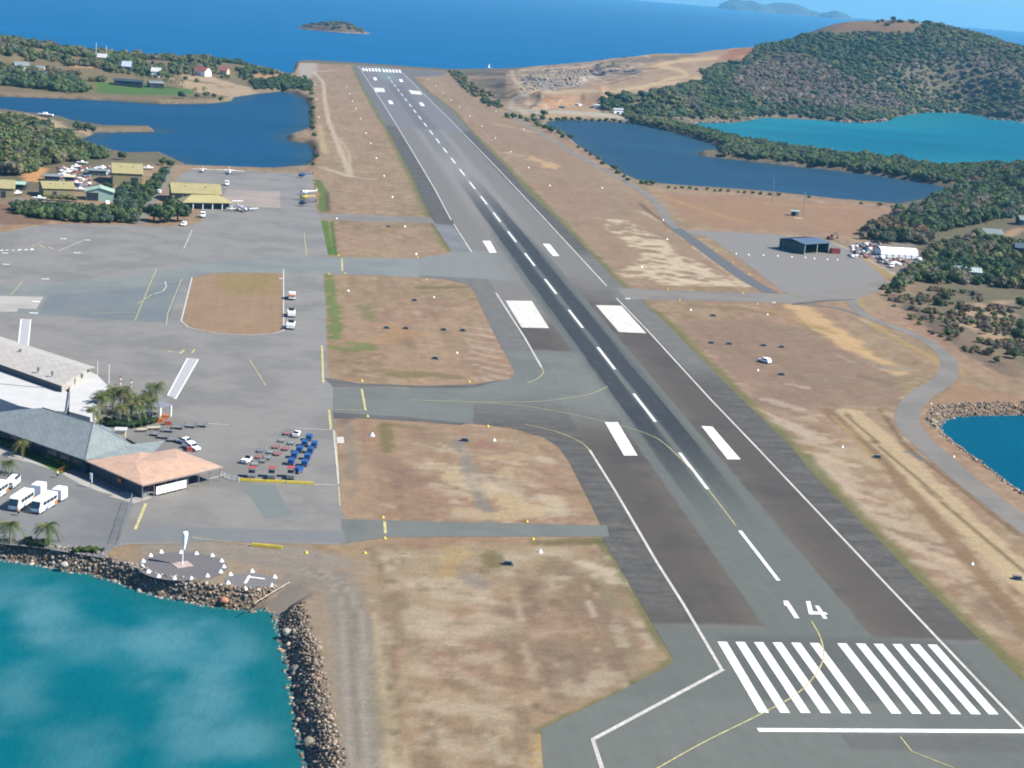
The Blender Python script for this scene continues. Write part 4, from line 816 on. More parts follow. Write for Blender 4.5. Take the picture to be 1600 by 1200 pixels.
M_LEAF = foliage_mat('leaves'); M_BARK = paint('bark', tuple(v*0.5 for v in L(150, 134, 118)), 0.9, 0.1, var=0.25, scale=2)
V_FAR = [crown_np(100+i, 5, 34, 0.22, 0.95) for i in range(8)]
V_MID = [crown_np(200+i, 6, 90, 0.2, 0.82) for i in range(5)]
V_DRY = [crown_np(300+i, 3, 46, 0.24, 0.45) for i in range(4)]
FOL = {'dark': L(84, 106, 74), 'mid': L(104, 124, 80), 'olive': L(128, 134, 90), 'bright': L(112, 140, 70), 'grey': L(136, 130, 112), 'bare': L(152, 140, 126), 'blue': L(94, 116, 96), 'brown': L(134, 116, 92)}
FALB = 0.56
FOREST_N = 0
def forest(name, pxpoly, wbox, step, size, pal, label, var=V_FAR, zoff=0.25, thin=None, hscale=1.0, zone=None, z_min=-2.0, dmin=0.5):
    """trees standing on the terrain inside an outline; returns one mesh object"""
    global FOREST_N
    x0, x1, y0, y1 = wbox; gx_, gy_ = np.meshgrid(np.arange(x0, x1, step), np.arange(y0, y1, step), indexing='ij')
    X = (gx_+rng.uniform(-0.55, 0.55, gx_.shape)*step).ravel(); Y = (gy_+rng.uniform(-0.55, 0.55, gx_.shape)*step).ravel()
    u, v_ = PX(X, Y, np.zeros(X.shape)+5); ok = (u > -150) & (u < 1750); X, Y = X[ok], Y[ok]
    Z = np.empty(X.shape); DWt = np.empty(X.shape)
    for a in range(0, len(X), 20000): Z[a:a+20000], DWt[a:a+20000], _ = terrain(X[a:a+20000], Y[a:a+20000])
    u, v_ = PX(X, Y, Z); ok = inside(u, v_, pxpoly) & (Z > z_min) & (DWt > dmin)
    if thin is not None: ok &= fbm(X/thin[0]+5, Y/thin[0], 4) > thin[1]
    X, Y, Z, u, v_ = X[ok], Y[ok], Z[ok], u[ok], v_[ok]
    VV_, TT_, CC_ = [], [], []; n0 = 0
    reg = fbm(X/70+3, Y/70+9, 4); names = [p[0] for p in pal]; wts = np.array([p[1] for p in pal], float)
    for i in range(len(X)):
        q = reg[i]; wv = wts*np.exp(-((np.linspace(0, 1, len(pal))-(q-0.28)/0.44)**2)*5); wv /= wv.sum(); nm = names[rng.choice(len(pal), p=wv)]
        if zone is not None: nm = zone(u[i], v_[i], nm)
        src = V_DRY if nm in ('bare', 'grey') and rng.random() < 0.75 else var; V, T, S = src[rng.integers(len(src))]
        s_ = size*min(rng.lognormal(0, 0.3), 1.6); a = rng.uniform(0, 6.28); ca, sa = math.cos(a), math.sin(a)
        P = np.stack([(V[:, 0]*ca-V[:, 1]*sa)*s_+X[i], (V[:, 0]*sa+V[:, 1]*ca)*s_+Y[i], V[:, 2]*s_*hscale+Z[i]+s_*zoff], 1)
        col_ = np.array(FOL[nm])*FALB*rng.uniform(0.88, 1.12)*np.array([rng.uniform(0.93, 1.07), 1, rng.uniform(0.93, 1.07)])
        VV_.append(P); TT_.append(T+n0); CC_.append(S[:, None]*col_); n0 += len(P)
    if not VV_: return None
    FOREST_N += len(X)
    me = mesh_np(name, np.concatenate(VV_), np.concatenate(TT_), np.concatenate(CC_))
    return tag(link(name, me, M_LEAF), label, 'woodland', kind='stuff')
def hillzone(u, v, nm):
    if inside(np.array(u), np.array(v), [(1160, 105), (1240, 85), (1300, 105), (1390, 150), (1420, 168), (1380, 178), (1300, 172), (1190, 160), (1140, 130)]): return 'bare' if rng.random() < 0.6 else ('grey' if rng.random() < 0.6 else nm)
    if inside(np.array(u), np.array(v), [(1385, 100), (1480, 82), (1560, 95), (1620, 110), (1620, 140), (1500, 142), (1440, 140)]): return 'bare' if rng.random() < 0.5 else nm
    return nm
forest('hill_forest', [(935, 150), (1000, 148), (1060, 136), (1100, 124), (1095, 112), (1120, 102), (1160, 98), (1176, 86), (1184, 73), (1215, 68), (1255, 56), (1290, 52), (1310, 54), (1345, 50), (1380, 54), (1420, 52), (1448, 38), (1480, 40), (1520, 46), (1560, 55), (1620, 66), (1700, 70), (1700, 206), (1600, 196), (1550, 190), (1500, 182), (1440, 182), (1398, 190), (1355, 196), (1310, 190), (1250, 184), (1195, 182), (1150, 188), (1080, 185), (1000, 181), (960, 176), (940, 168)],
       (120, 1080, 1150, 2420), 6.2, 4.0, [('dark', .8), ('blue', 1.1), ('mid', 1.3), ('olive', 1.1), ('grey', 0.9)], 'mixed green and grey woodland covering the big hill beyond the bays', hscale=0.8, zone=hillzone, z_min=-3.4, dmin=-1.2)
forest('hill_scrub', [(1215, 80), (1262, 58), (1330, 28), (1440, 28), (1490, 44), (1440, 56), (1300, 60), (1250, 84)], (300, 1080, 1900, 2420), 13, 3.2, [('dark', 1), ('brown', 1.5), ('olive', 0.6)], 'scattered dark scrub along the bare brown hilltop', thin=(40, 0.5))
forest('causeway_mangroves', [(970, 178), (1040, 190), (1130, 210), (1215, 232), (1205, 236), (1130, 226), (1060, 208), (985, 192)], (100, 460, 900, 1600), 3.6, 2.3, [('dark', 1), ('mid', 1), ('olive', 1)], 'dense band of mangroves along the narrow causeway between the bays', zoff=0.35, z_min=-3.6)
forest('spit_mangroves', [(1120, 228), (1160, 222), (1230, 226), (1320, 236), (1400, 250), (1470, 262), (1560, 258), (1560, 284), (1496, 286), (1450, 281), (1380, 272), (1300, 261), (1200, 250), (1130, 242)], (150, 560, 800, 1300), 3.8, 2.9, [('dark', 1.2), ('mid', 1), ('blue', 0.6), ('olive', 0.6)], 'thick dark mangroves on the spit dividing the lagoon from the teal bay', zoff=0.35, z_min=-3.6)
forest('east_woodland', [(1345, 374), (1372, 354), (1408, 338), (1468, 316), (1528, 284), (1560, 266), (1620, 258), (1700, 258), (1700, 330), (1610, 334), (1530, 350), (1462, 364), (1448, 388), (1436, 380), (1380, 380)], (180, 700, 520, 1300), 4.8, 4.0, [('dark', 1.4), ('mid', 1), ('blue', 0.5), ('grey', 0.5), ('brown', 0.3)], 'dense wood beside the grass on the right, dark green with grey crowns', var=V_MID, zoff=0.5)
forest('east_slope_scrub', [(1452, 388), (1530, 372), (1620, 385), (1720, 400), (1720, 470), (1620, 455), (1500, 444), (1430, 446), (1400, 452), (1404, 436), (1445, 420)], (150, 520, 380, 800), 4.2, 3.0, [('dark', 1), ('olive', 1), ('grey', 1), ('mid', 1)], 'patchy scrub on the slope round the houses at the right', var=V_MID, zoff=0.4, thin=(18, 0.37))
forest('dry_slope_scrub', [(1375, 452), (1430, 446), (1520, 458), (1610, 500), (1610, 600), (1540, 570), (1470, 530), (1400, 490)], (120, 330, 280, 600), 2.9, 1.4, [('olive', 1), ('grey', 1.4), ('brown', 1.2), ('mid', 0.6)], 'low grey and olive scrub on the dry slope above the road', var=V_MID, zoff=0.3, thin=(9, 0.5))
forest('west_woodland', [(-150, 190), (0, 190), (40, 196), (75, 204), (110, 226), (150, 240), (176, 246), (150, 250), (100, 256), (60, 262), (30, 278), (0, 276), (-150, 280)], (-420, -130, 560, 950), 4.6, 3.8, [('dark', 1.2), ('mid', 1.2), ('olive', 0.8), ('grey', 0.4)], 'thick bushland on the near left hill above the sheds', var=V_MID, zoff=0.5)
forest('far_west_woodland', [(-150, 50), (40, 66), (130, 82), (150, 84), (240, 90), (330, 92), (330, 112), (250, 114), (200, 118), (150, 132), (140, 146), (60, 146), (-150, 142)], (-620, -100, 1150, 1850), 6.0, 3.7, [('dark', .8), ('mid', 1.2), ('olive', 1.3), ('grey', 1), ('brown', 0.4)], 'patchy woodland over the low hills beyond the left lagoon', thin=(38, 0.47), zoff=0.4)
forest('far_west_garden_trees', [(170, 100), (300, 100), (400, 118), (330, 126), (300, 136), (200, 132), (150, 128)], (-420, -60, 1250, 1750), 6.5, 3.2, [('dark', 1), ('mid', 1.4), ('olive', 1)], 'scattered trees round the houses beyond the left lagoon', thin=(20, 0.54), zoff=0.5)
forest('lagoon_mangroves', [(395, 128), (440, 124), (486, 132), (486, 142), (440, 141), (400, 140)], (-160, 30, 1150, 1500), 4.6, 3.4, [('dark', 1.2), ('mid', 1)], 'dark mangroves at the right corner of the left lagoon', thin=(14, 0.38), zoff=0.4)
forest('far_west_woodland', [(330, 92), (370, 96), (400, 108), (440, 116), (480, 124), (484, 140), (440, 138), (390, 132), (360, 112), (300, 108)], (-260, 20, 1250, 1900), 5.4, 3.0, [('dark', 1.3), ('mid', 1), ('olive', 0.6)], 'clumps of dark scrub on the headland near the far runway end', thin=(26, 0.5), zoff=0.4)
forest('far_west_shore_trees', [(-150, 122), (20, 118), (60, 122), (120, 128), (140, 146), (-150, 146)], (-500, -180, 1100, 1500), 5.0, 4.2, [('dark', 1), ('mid', 1.3), ('blue', 0.6)], 'band of mid green trees along the far left shore of the lagoon', zoff=0.4)
forest('shed_thicket', [(184, 300), (228, 292), (256, 268), (260, 276), (242, 304), (214, 334), (184, 330), (180, 312)], (-230, -140, 480, 760), 3.3, 2.3, [('mid', 1), ('dark', 0.8), ('blue', 1)], 'green thicket on the slope beside the olive shed', var=V_MID, zoff=0.5)
forest('shed_hedge', [(22, 326), (60, 326), (120, 328), (150, 332), (216, 338), (216, 350), (120, 348), (60, 342), (20, 334)], (-250, -150, 400, 640), 2.7, 2.3, [('dark', 1.3), ('mid', 1), ('blue', 0.8)], 'long thick hedge of trees between the sheds and the apron', var=V_MID, zoff=0.6)
forest('quarry_scrub', [(700, 112), (716, 112), (735, 130), (770, 150), (792, 178), (775, 176), (730, 145)], (0, 160, 1250, 1990), 6, 2.4, [('dark', 1), ('olive', 1.3), ('brown', 0.5)], 'ragged line of scrub along the edge of the terraced bank', thin=(18, 0.42), zoff=0.4)
print('forest crowns', FOREST_N)
def tree_mesh(name, V, T, S, col_, s_, zc):
    me = mesh_np(name, V*s_+np.array([0, 0, zc]), T, S[:, None]*np.array(col_)*FALB); me.materials.append(M_LEAF); return me
def make_tree(kind, colr, seed, r=3.0, h=5.0, leaves=260, lobes=9, leaf=0.14):
    V, T, S = crown_np(seed, lobes, leaves, leaf, 0.8, 0.8)
    root = empty(kind, (0, 0, 0))
    tr = MB(); tr.tube((0, 0, -0.5), (0.1*r, 0, h*0.55), 0.09*r, 0.05*r, 7)
    for k in range(4):
        a = k*1.6+seed; tr.tube((0.07*r, 0, h*0.35+k*0.05*h), (math.cos(a)*r*0.45, math.sin(a)*r*0.45, h*0.75), 0.04*r, 0.015*r, 5)
    tr.build('trunk', M_BARK, root)
    o = bpy.data.objects.new('crown', tree_mesh('crown', V, T, S, colr, r, h*0.46)); COL.objects.link(o); o.parent = root
    return root
PROTO = []
def place(proto, px, py, label, cat, group=None, s=1.0, rz=None, z=None):
    loc = onto(px, py) if z is None else G(px, py, z)
    rz = random.uniform(0, 6.28) if rz is None else rz
    if not proto.get('used'):
        proto['used'] = 1; o = proto['o']; o.location = loc; o.rotation_euler = (0, 0, rz); o.scale = (s,)*3
        tag(o, label, cat, group)
        if not group and 'group' in o.keys(): del o['group']
    else:
        o = copy_tree(proto['o'], loc, rz, label, group, s)
        if group is None and 'group' in o.keys(): del o['group']
        o['category'] = cat
    return o
def P_(o): return {'o': o}
T_DARK = P_(make_tree('dark_tree', FOL['dark'], 1)); T_MID = P_(make_tree('bushy_tree', FOL['mid'], 2)); T_OLV = P_(make_tree('olive_tree', FOL['olive'], 3, 2.6, 4.4)); T_GREY = P_(make_tree('grey_tree', FOL['grey'], 4, 2.6, 4.6, 200, 6))
S_GRN = P_(make_tree('lagoon_shrub', FOL['mid'], 5, 2.2, 2.0, 150, 6, 0.17)); S_DRK = P_(make_tree('waterside_shrub', FOL['dark'], 6, 2.3, 2.2, 150, 6, 0.17)); S_BRI = P_(make_tree('bright_shrub', L(112, 138, 70), 7, 2.2, 1.8, 150, 6, 0.17))
GS = 'shrubs along the west lagoon edge of the runway strip'
for px, py, s in [(484, 135, 1.6), (479, 128, 1.5), (470, 132, 1.5), (462, 128, 1.6), (450, 132, 1.5), (440, 130, 1.5), (478, 142, 1.3), (487, 148, 1.3), (485, 158, 1.2), (489, 170, 1.1), (488, 182, 1.1), (489, 192, 1.2), (488, 203, 1.1), (490, 212, 1.0), (492, 232, 0.9), (494, 246, 0.9), (490, 258, 0.8), (486, 176, 1.0)]:
    place(random.choice([S_GRN, S_DRK, S_BRI]), px, py, 'green shrub in the row between the left lagoon and the runway strip', 'shrub', GS, s)
GE = 'shrubs along the right lagoon shore'
pts = [(792, 182), (800, 184), (812, 184), (822, 188), (832, 190), (836, 182), (846, 186), (850, 180), (842, 196), (852, 200), (862, 206), (872, 208), (880, 214), (890, 216), (905, 230), (915, 236), (925, 242), (934, 248), (944, 256), (958, 264), (966, 270), (974, 276), (982, 282), (1000, 286), (1010, 286), (1020, 288),
       (1045, 293), (1056, 294), (1066, 294), (1078, 294), (1090, 296), (1104, 296), (1116, 298), (1128, 298), (1140, 299), (1152, 300), (1164, 301), (1176, 302), (1190, 303), (1204, 304), (1218, 305), (1262, 308), (1345, 318), (1375, 321), (1392, 323)]
for i, (px, py) in enumerate(pts):
    place([S_GRN, S_DRK, S_BRI][i % 3], px+random.uniform(-2, 2), py+1, 'green shrub in the long row by the right lagoon shore', 'shrub', GE, (1.5 if px < 900 else 0.95 if px < 1030 else 0.62)*random.uniform(0.8, 1.2))
GQ = 'bushes in front of the quarry huts'
for px in range(860, 1010, 11): place(random.choice([S_DRK, S_GRN]), px, 188+(px-860)*0.015, 'low dark bush on the shore below the white quarry huts', 'bush', GQ, random.uniform(0.8, 1.3))
# trees one can tell apart
SG = [(T_DARK, 192, 250, 'round bright-edged dark tree left of the lagoon inlet behind the olive shed', 1.0), (T_DARK, 267, 262, 'dark rounded tree at the lagoon corner beside the hangar', 0.9), (T_MID, 254, 258, 'green tree at the head of the road to the hangar', 0.9), (T_MID, 150, 302, 'dark green tree just behind the pale green shed', 1.0), (T_DARK, 168, 300, 'dark tree between the pale green shed and the tall olive shed', 1.0),
      (T_DARK, 240, 345, 'large blue-green tree at the left of the clump beside the hangar', 1.7), (T_MID, 258, 348, 'large blue-green tree in the middle of the clump beside the hangar', 1.75), (T_DARK, 278, 346, 'large dark tree at the right of the clump beside the hangar', 1.7), (T_MID, 268, 334, 'tree at the back of the clump beside the hangar', 1.6), (T_DARK, 290, 338, 'low tree nearest the white vans by the hangar', 0.9),
      (T_OLV, 8, 308, 'olive tree in front of the leftmost yellow roofed shed', 0.9), (T_OLV, 82, 314, 'first of the olive trees against the wide yellow roofed shed', 0.75), (T_OLV, 94, 314, 'second of the olive trees against the wide yellow roofed shed', 0.75), (T_OLV, 106, 315, 'third of the olive trees against the wide yellow roofed shed', 0.8), (T_OLV, 72, 312, 'leftmost small olive tree against the wide yellow roofed shed', 0.6), (T_OLV, 116, 316, 'rightmost olive tree against the wide yellow roofed shed', 0.7),
      (T_MID, 122, 204, 'bushy green tree at the root of the sandy spit', 1.3), (T_DARK, 134, 205, 'darker tree on the sandy spit', 1.1), (T_DARK, 146, 206, 'small tree furthest out on the sandy spit', 0.8), (T_DARK, 285, 157, 'lone round dark tree on the far lagoon shore', 1.3), (T_OLV, 322, 152, 'spreading olive tree on the far lagoon shore', 1.2), (T_OLV, 308, 153, 'smaller olive tree on the far lagoon shore', 1.0),
      (T_DARK, 335, 153, 'dark bush at the tip of the far lagoon shore', 0.8), (T_MID, 345, 155, 'green bush at the tip of the far lagoon shore', 0.8), (T_DARK, 125, 143, 'dark tree by the shore left of the far green lawn', 1.5), (T_MID, 112, 146, 'bright tree on the shore left of the far green lawn', 1.0),
      (T_DARK, 1478, 472, 'large round dark bush on the dry slope at the right', 0.85), (T_DARK, 1468, 478, 'dark bush beside the large round one on the dry slope', 0.7), (T_DARK, 1500, 484, 'small dark tree on the dry slope below the round bush', 0.5), (T_DARK, 1592, 535, 'big dark tree at the right edge above the road', 1.15), (T_MID, 1598, 520, 'green tree at the right edge behind the big dark one', 1.1), (T_DARK, 1596, 482, 'dark tree at the right edge high on the dry slope', 1.0),
      (T_DARK, 1545, 555, 'dark green bush on the lower dry slope', 0.6), (T_MID, 1556, 566, 'bright low bush on the lower dry slope', 0.5), (T_OLV, 1518, 508, 'pale olive bush in the middle of the dry slope', 0.6), (T_OLV, 1540, 522, 'round olive bush right of the middle of the dry slope', 0.6), (T_MID, 1584, 560, 'bushy tree at the right edge by the lower slope', 0.8), (T_OLV, 1530, 466, 'thin upright sapling on the upper dry slope', 0.35), (T_GREY, 1480, 510, 'grey leafless bush on the dry slope', 0.6),
      (T_DARK, 1395, 376, 'dark tree behind the left end of the white shelter', 1.3), (T_DARK, 1362, 374, 'dark tree standing alone at the wood\'s left corner', 1.2), (T_DARK, 1452, 420, 'tall dark tree right of the white shelter', 1.3), (T_MID, 1480, 408, 'wide green tree between the shelter and the houses', 1.5), (T_DARK, 1502, 398, 'dark tree in front of the grey house', 1.3), (T_DARK, 1440, 438, 'dark tree beside the stacked crates', 1.0),
      (T_GREY, 1420, 372, 'pale grey tree among the dark ones above the white shelter', 1.3), (T_DARK, 1560, 400, 'dark tree beside the second house at the right', 1.1), (T_DARK, 1575, 440, 'dark tree right of the long pale roof', 1.2), (T_DARK, 1545, 444, 'dark tree below the end of the long pale roof', 1.0), (T_MID, 1500, 440, 'green tree in front of the long pale roof', 0.9), (T_DARK, 1386, 462, 'dark bush where the road bends at the wood', 0.6)]
for pr, px, py, lb, s in SG: place(pr, px, py, lb, 'tree', None, s)
# palms
M_FROND = foliage_mat('palm_fronds'); M_PTRUNK = paint('palm_trunk', tuple(v*.5 for v in L(176, 162, 142)), 0.9, 0.1, var=0.2)
def make_palm(h, r, seed, nf=16):
    rr_ = random.Random(seed); root = empty('palm_tree', (0, 0, 0))
    tr = MB(); p = Vector((0, 0, -0.3)); 
    for k in range(6):
        q = Vector((0.12*k*math.sin(seed), 0.1*k*math.cos(seed), h*(k+1)/6)); tr.tube(p, q, 0.19-0.015*k, 0.175-0.015*k, 8); p = q
    tr.build('trunk', M_PTRUNK, root)
    V, T, Cc = [], [], []
    for k in range(nf):
        a = k*2.399+rr_.uniform(-.2, .2); el = rr_.uniform(-0.35, 1.0); L_ = r*rr_.uniform(0.8, 1.1); d = Vector((math.cos(a), math.sin(a), 0)); side = Vector((-math.sin(a), math.cos(a), 0)); pts_ = []
        for s_ in range(7):
            f = s_/6; pts_.append(p+d*(L_*f*(1-0.15*f)*math.cos(el*0.7))+Vector((0, 0, L_*(math.sin(el)*f-0.75*f*f))))
        shade = rr_.uniform(0.75, 1.3); cc = FOL['olive'] if rr_.random() < 0.3 else (L(100, 122, 70) if rr_.random() < 0.7 else L(148, 142, 88))
        for s_ in range(6):
            A, B = pts_[s_], pts_[s_+1]; wd = 0.24*r*(1-abs(s_/6-0.35)*1.1)
            for sg in (-1, 1):
                for e in range(2):
                    m0 = A.lerp(B, e*0.5); m1 = A.lerp(B, e*0.5+0.36); tip = m1+side*sg*wd+d*wd*0.5-Vector((0, 0, wd*0.45))
                    n0 = len(V); V += [m0[:], m1[:], tip[:]]; T.append((n0, n0+1, n0+2)); Cc += [tuple(v*shade for v in cc)]*3
    me = mesh_np('fronds', np.array(V), np.array(T), np.array(Cc)*FALB); me.materials.append(M_FROND); o = bpy.data.objects.new('fronds', me); COL.objects.link(o); o.parent = root
    return P_(root)
PALM1, PALM2, PALM3 = make_palm(6.2, 4.1, 1, 26), make_palm(5.2, 3.8, 2, 26), make_palm(3.6, 3.3, 3, 26)
for pr, px, py, lb, s in [(PALM1, 246, 640, 'palm at the right of the terminal garden beside the walkway gate', 1.0), (PALM2, 176, 640, 'tall palm at the back left of the terminal garden', 1.05), (PALM1, 154, 656, 'palm at the front left of the terminal garden over the white roof', 0.95), (PALM2, 205, 650, 'palm in the middle of the terminal garden', 1.0),
                          (PALM1, 222, 656, 'yellowish palm right of the middle of the terminal garden', 0.85), (PALM2, 188, 664, 'low palm at the front of the terminal garden', 0.9), (PALM2, 228, 640, 'palm at the back right of the terminal garden', 0.85), (PALM1, 166, 648, 'leaning palm between the white roof and the terminal garden', 0.9), (PALM1, 192, 648, 'palm left of centre of the terminal garden, behind the low front one', 1.0), (PALM2, 214, 662, 'low palm at the front right of the terminal garden', 1.0), (PALM1, 238, 656, 'palm nearest the gate canopy', 0.8), (PALM2, 146, 668, 'short palm at the front left corner of the garden by the terminal roof', 0.9),
                          (PALM3, 16, 850, 'palm on the rocky shore at the left edge of the car park', 1.1), (PALM3, 77, 852, 'palm on the rocky shore in front of the buses', 1.1), (PALM3, 36, 712, 'small palm among red flowers beside the terminal roof', 0.9), (PALM3, 14, 742, 'palm at the left edge beside the minibus', 0.8)]:
    place(pr, px, py, lb, 'palm', None, s, z=0.0)
GP_ = 'palms in front of the houses beyond the lagoon'
PALM4 = make_palm(9, 4.5, 5)
for px, py in [(262, 137), (268, 138), (275, 138), (258, 136), (284, 139), (214, 128), (222, 130), (236, 133), (305, 152), (318, 150)]: place(PALM4, px, py, 'tall palm in front of the houses beyond the far green lawn', 'palm', GP_, random.uniform(0.7, 1.0))
def hedge(name, pxs, w, h, colr, label, cat, z=0.0, n_=9):
    P = GP(pxs, z); V, T, Cc = [], [], []; n0 = 0
    L_ = sum(math.dist(P[i][:2], P[i+1][:2]) for i in range(len(P)-1)); k = int(L_*w*n_/3)+6
    for _ in range(k):
        f = random.random()*(len(P)-1); i = min(int(f), len(P)-2); f -= i; x = P[i][0]*(1-f)+P[i+1][0]*f+random.uniform(-w/2, w/2); y = P[i][1]*(1-f)+P[i+1][1]*f+random.uniform(-w/2, w/2)
        v, t_, s_ = V_MID[random.randrange(5)]; sc = h*random.uniform(0.5, 0.75)
        V.append(v*sc+np.array([x, y, z+h*0.45])); T.append(t_+n0); n0 += len(v); Cc.append(s_[:, None]*np.array(colr)*FALB*random.uniform(0.8, 1.2))
    return tag(link(name, mesh_np(name, np.concatenate(V), np.concatenate(T), np.concatenate(Cc)), M_LEAF), label, cat)
hedge('clipped_hedge', [(66, 712), (90, 724), (108, 733)], 1.0, 1.3, L(120, 150, 60), 'bright green clipped hedge in front of the grey terminal roof', 'hedge')
hedge('garden_shrubs', [(2, 692), (20, 700), (46, 708)], 1.8, 1.4, L(112, 120, 84), 'dark garden shrubs with reddish flowers at the left end of the terminal', 'shrubs')
hedge('round_hedge', [(122, 862), (138, 861), (160, 863)], 1.6, 1.0, L(96, 118, 62), 'low oval hedge at the corner of the car park by the sea', 'hedge')
hedge('shore_shrubs', [(45, 848), (62, 852), (72, 853)], 1.8, 1.2, L(92, 112, 80), 'dark shrubs round the foot of the palm in front of the buses', 'shrubs')
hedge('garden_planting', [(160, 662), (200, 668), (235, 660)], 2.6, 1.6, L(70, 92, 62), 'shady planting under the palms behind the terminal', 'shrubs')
# ------------------------------------------------------------------ rock armour along the two sea walls
def rocks(name, wp, label, step, smin, smax, pal, pxclip, seedd):
    r = np.random.default_rng(seedd); a = np.array([p[:2] for p in wp]); x0, x1 = max(a[:, 0].min()-6, -240), min(a[:, 0].max()+6, 260); y0, y1 = a[:, 1].min()-6, a[:, 1].max()+8
    X, Y = np.meshgrid(np.arange(x0, x1, step), np.arange(y0, y1, step), indexing='ij'); X = (X+r.uniform(-.5, .5, X.shape)*step).ravel(); Y = (Y+r.uniform(-.5, .5, Y.shape)*step).ravel()
    d = -sdist(X, Y, wp); ok = (d > -0.9) & (d < 2.6+r.uniform(-.6, 1.4, d.shape)+(1.5*sstep(X, -104, -100) if wp is W_NEAR else 0)); X, Y, d = X[ok], Y[ok], d[ok]; Z = terrain(X, Y)[0]; u, v_ = PX(X, Y, Z); ok = inside(u, v_, pxclip) & ~inside(u, v_, [(405, 952), (453, 910), (484, 930), (444, 962)]); X, Y, Z = X[ok], Y[ok], Z[ok]
    V, T, Cc = [], [], []; n0 = 0; v0, f0 = ICO1
    for i in range(len(X)):
        s_ = r.uniform(smin, smax)*(1.0 if r.random() < 0.93 else 1.8); v = v0*(1+r.uniform(-0.38, 0.22, (len(v0), 1)))*np.array([s_*r.uniform(.7, 1.3), s_*r.uniform(.7, 1.3), s_*r.uniform(.6, 1)])
        V.append(v+np.array([X[i], Y[i], max(Z[i], SEA-0.2)+s_*0.15])); T.append(f0+n0); n0 += len(v); Cc.append(np.tile(np.array(pal[r.integers(len(pal))])*0.62*r.uniform(0.5, 1.25), (len(v), 1)))
    t = MT(name+'_stone', 0.9, 0.2); t.col(t.attr('Col'))
    return tag(link(name, mesh_np(name, np.concatenate(V), np.concatenate(T), np.concatenate(Cc)), t.m), label, 'rocks', kind='stuff')
RP1 = [L(168, 164, 158), L(146, 140, 132), L(120, 114, 106), L(186, 178, 166), L(170, 150, 130)]; RP2 = [L(166, 150, 130), L(142, 126, 110), L(176, 146, 122), L(112, 102, 92), L(150, 142, 130), L(184, 170, 148)]
rocks('rock_armour', W_NEAR, 'grey tumbled boulders of the sea wall below the car park', 0.5, 0.17, 0.44, RP1, [(-30, 820), (300, 900), (320, 960), (300, 960), (-30, 960)], 1)
rocks('rock_armour', W_NEAR, 'brown and pinkish boulders of the sea wall from the windsock round to the dirt road', 0.45, 0.14, 0.4, RP2, [(300, 890), (520, 900), (600, 1240), (380, 1240), (300, 960)], 2)
rocks('rock_armour', W_EAST, 'brown boulders lining the small blue bay at the right', 0.58, 0.2, 0.5, RP2, [(1400, 600), (1640, 600), (1640, 830), (1400, 720)], 3)
def boulder(px, py, s_, colr, label, z=-1.0, seed=0):
    r = np.random.default_rng(seed); v, f = ICO2; v = v*(1+r.uniform(-0.14, 0.1, (len(v), 1)))*np.array([s_, s_*0.8, s_*0.7])+np.array(G(px, py, z))
    me = bpy.data.meshes.new('boulder'); me.from_pydata(v.tolist(), [], f.tolist()); tag(link('boulder', me, paint('boulder_stone', tuple(q*0.55 for q in L(*colr)), 0.9, 0.2, var=0.2, scale=1.5)), label, 'boulder')
boulder(1563, 633, 1.3, (188, 196, 164), 'large pale greenish boulder on the rock wall of the right bay', -1.0, 1); boulder(449, 988, 1.0, (200, 190, 172), 'large pale boulder on the shore just past the boat ramp', -1.6, 2); boulder(462, 1046, 1.1, (150, 140, 130), 'rounded grey boulder standing in the water off the dirt road', -2.4, 3)
boulder(484, 1160, 1.1, (176, 170, 150), 'flat pale boulder at the waterline near the bottom of the picture', -2.0, 4); boulder(350, 938, 0.9, (206, 148, 120), 'reddish boulder in the wall below the windsock', -1.8, 5); boulder(100, 882, 0.8, (208, 202, 194), 'whitish boulder in the sea wall below the shore palm', -1.6, 6)
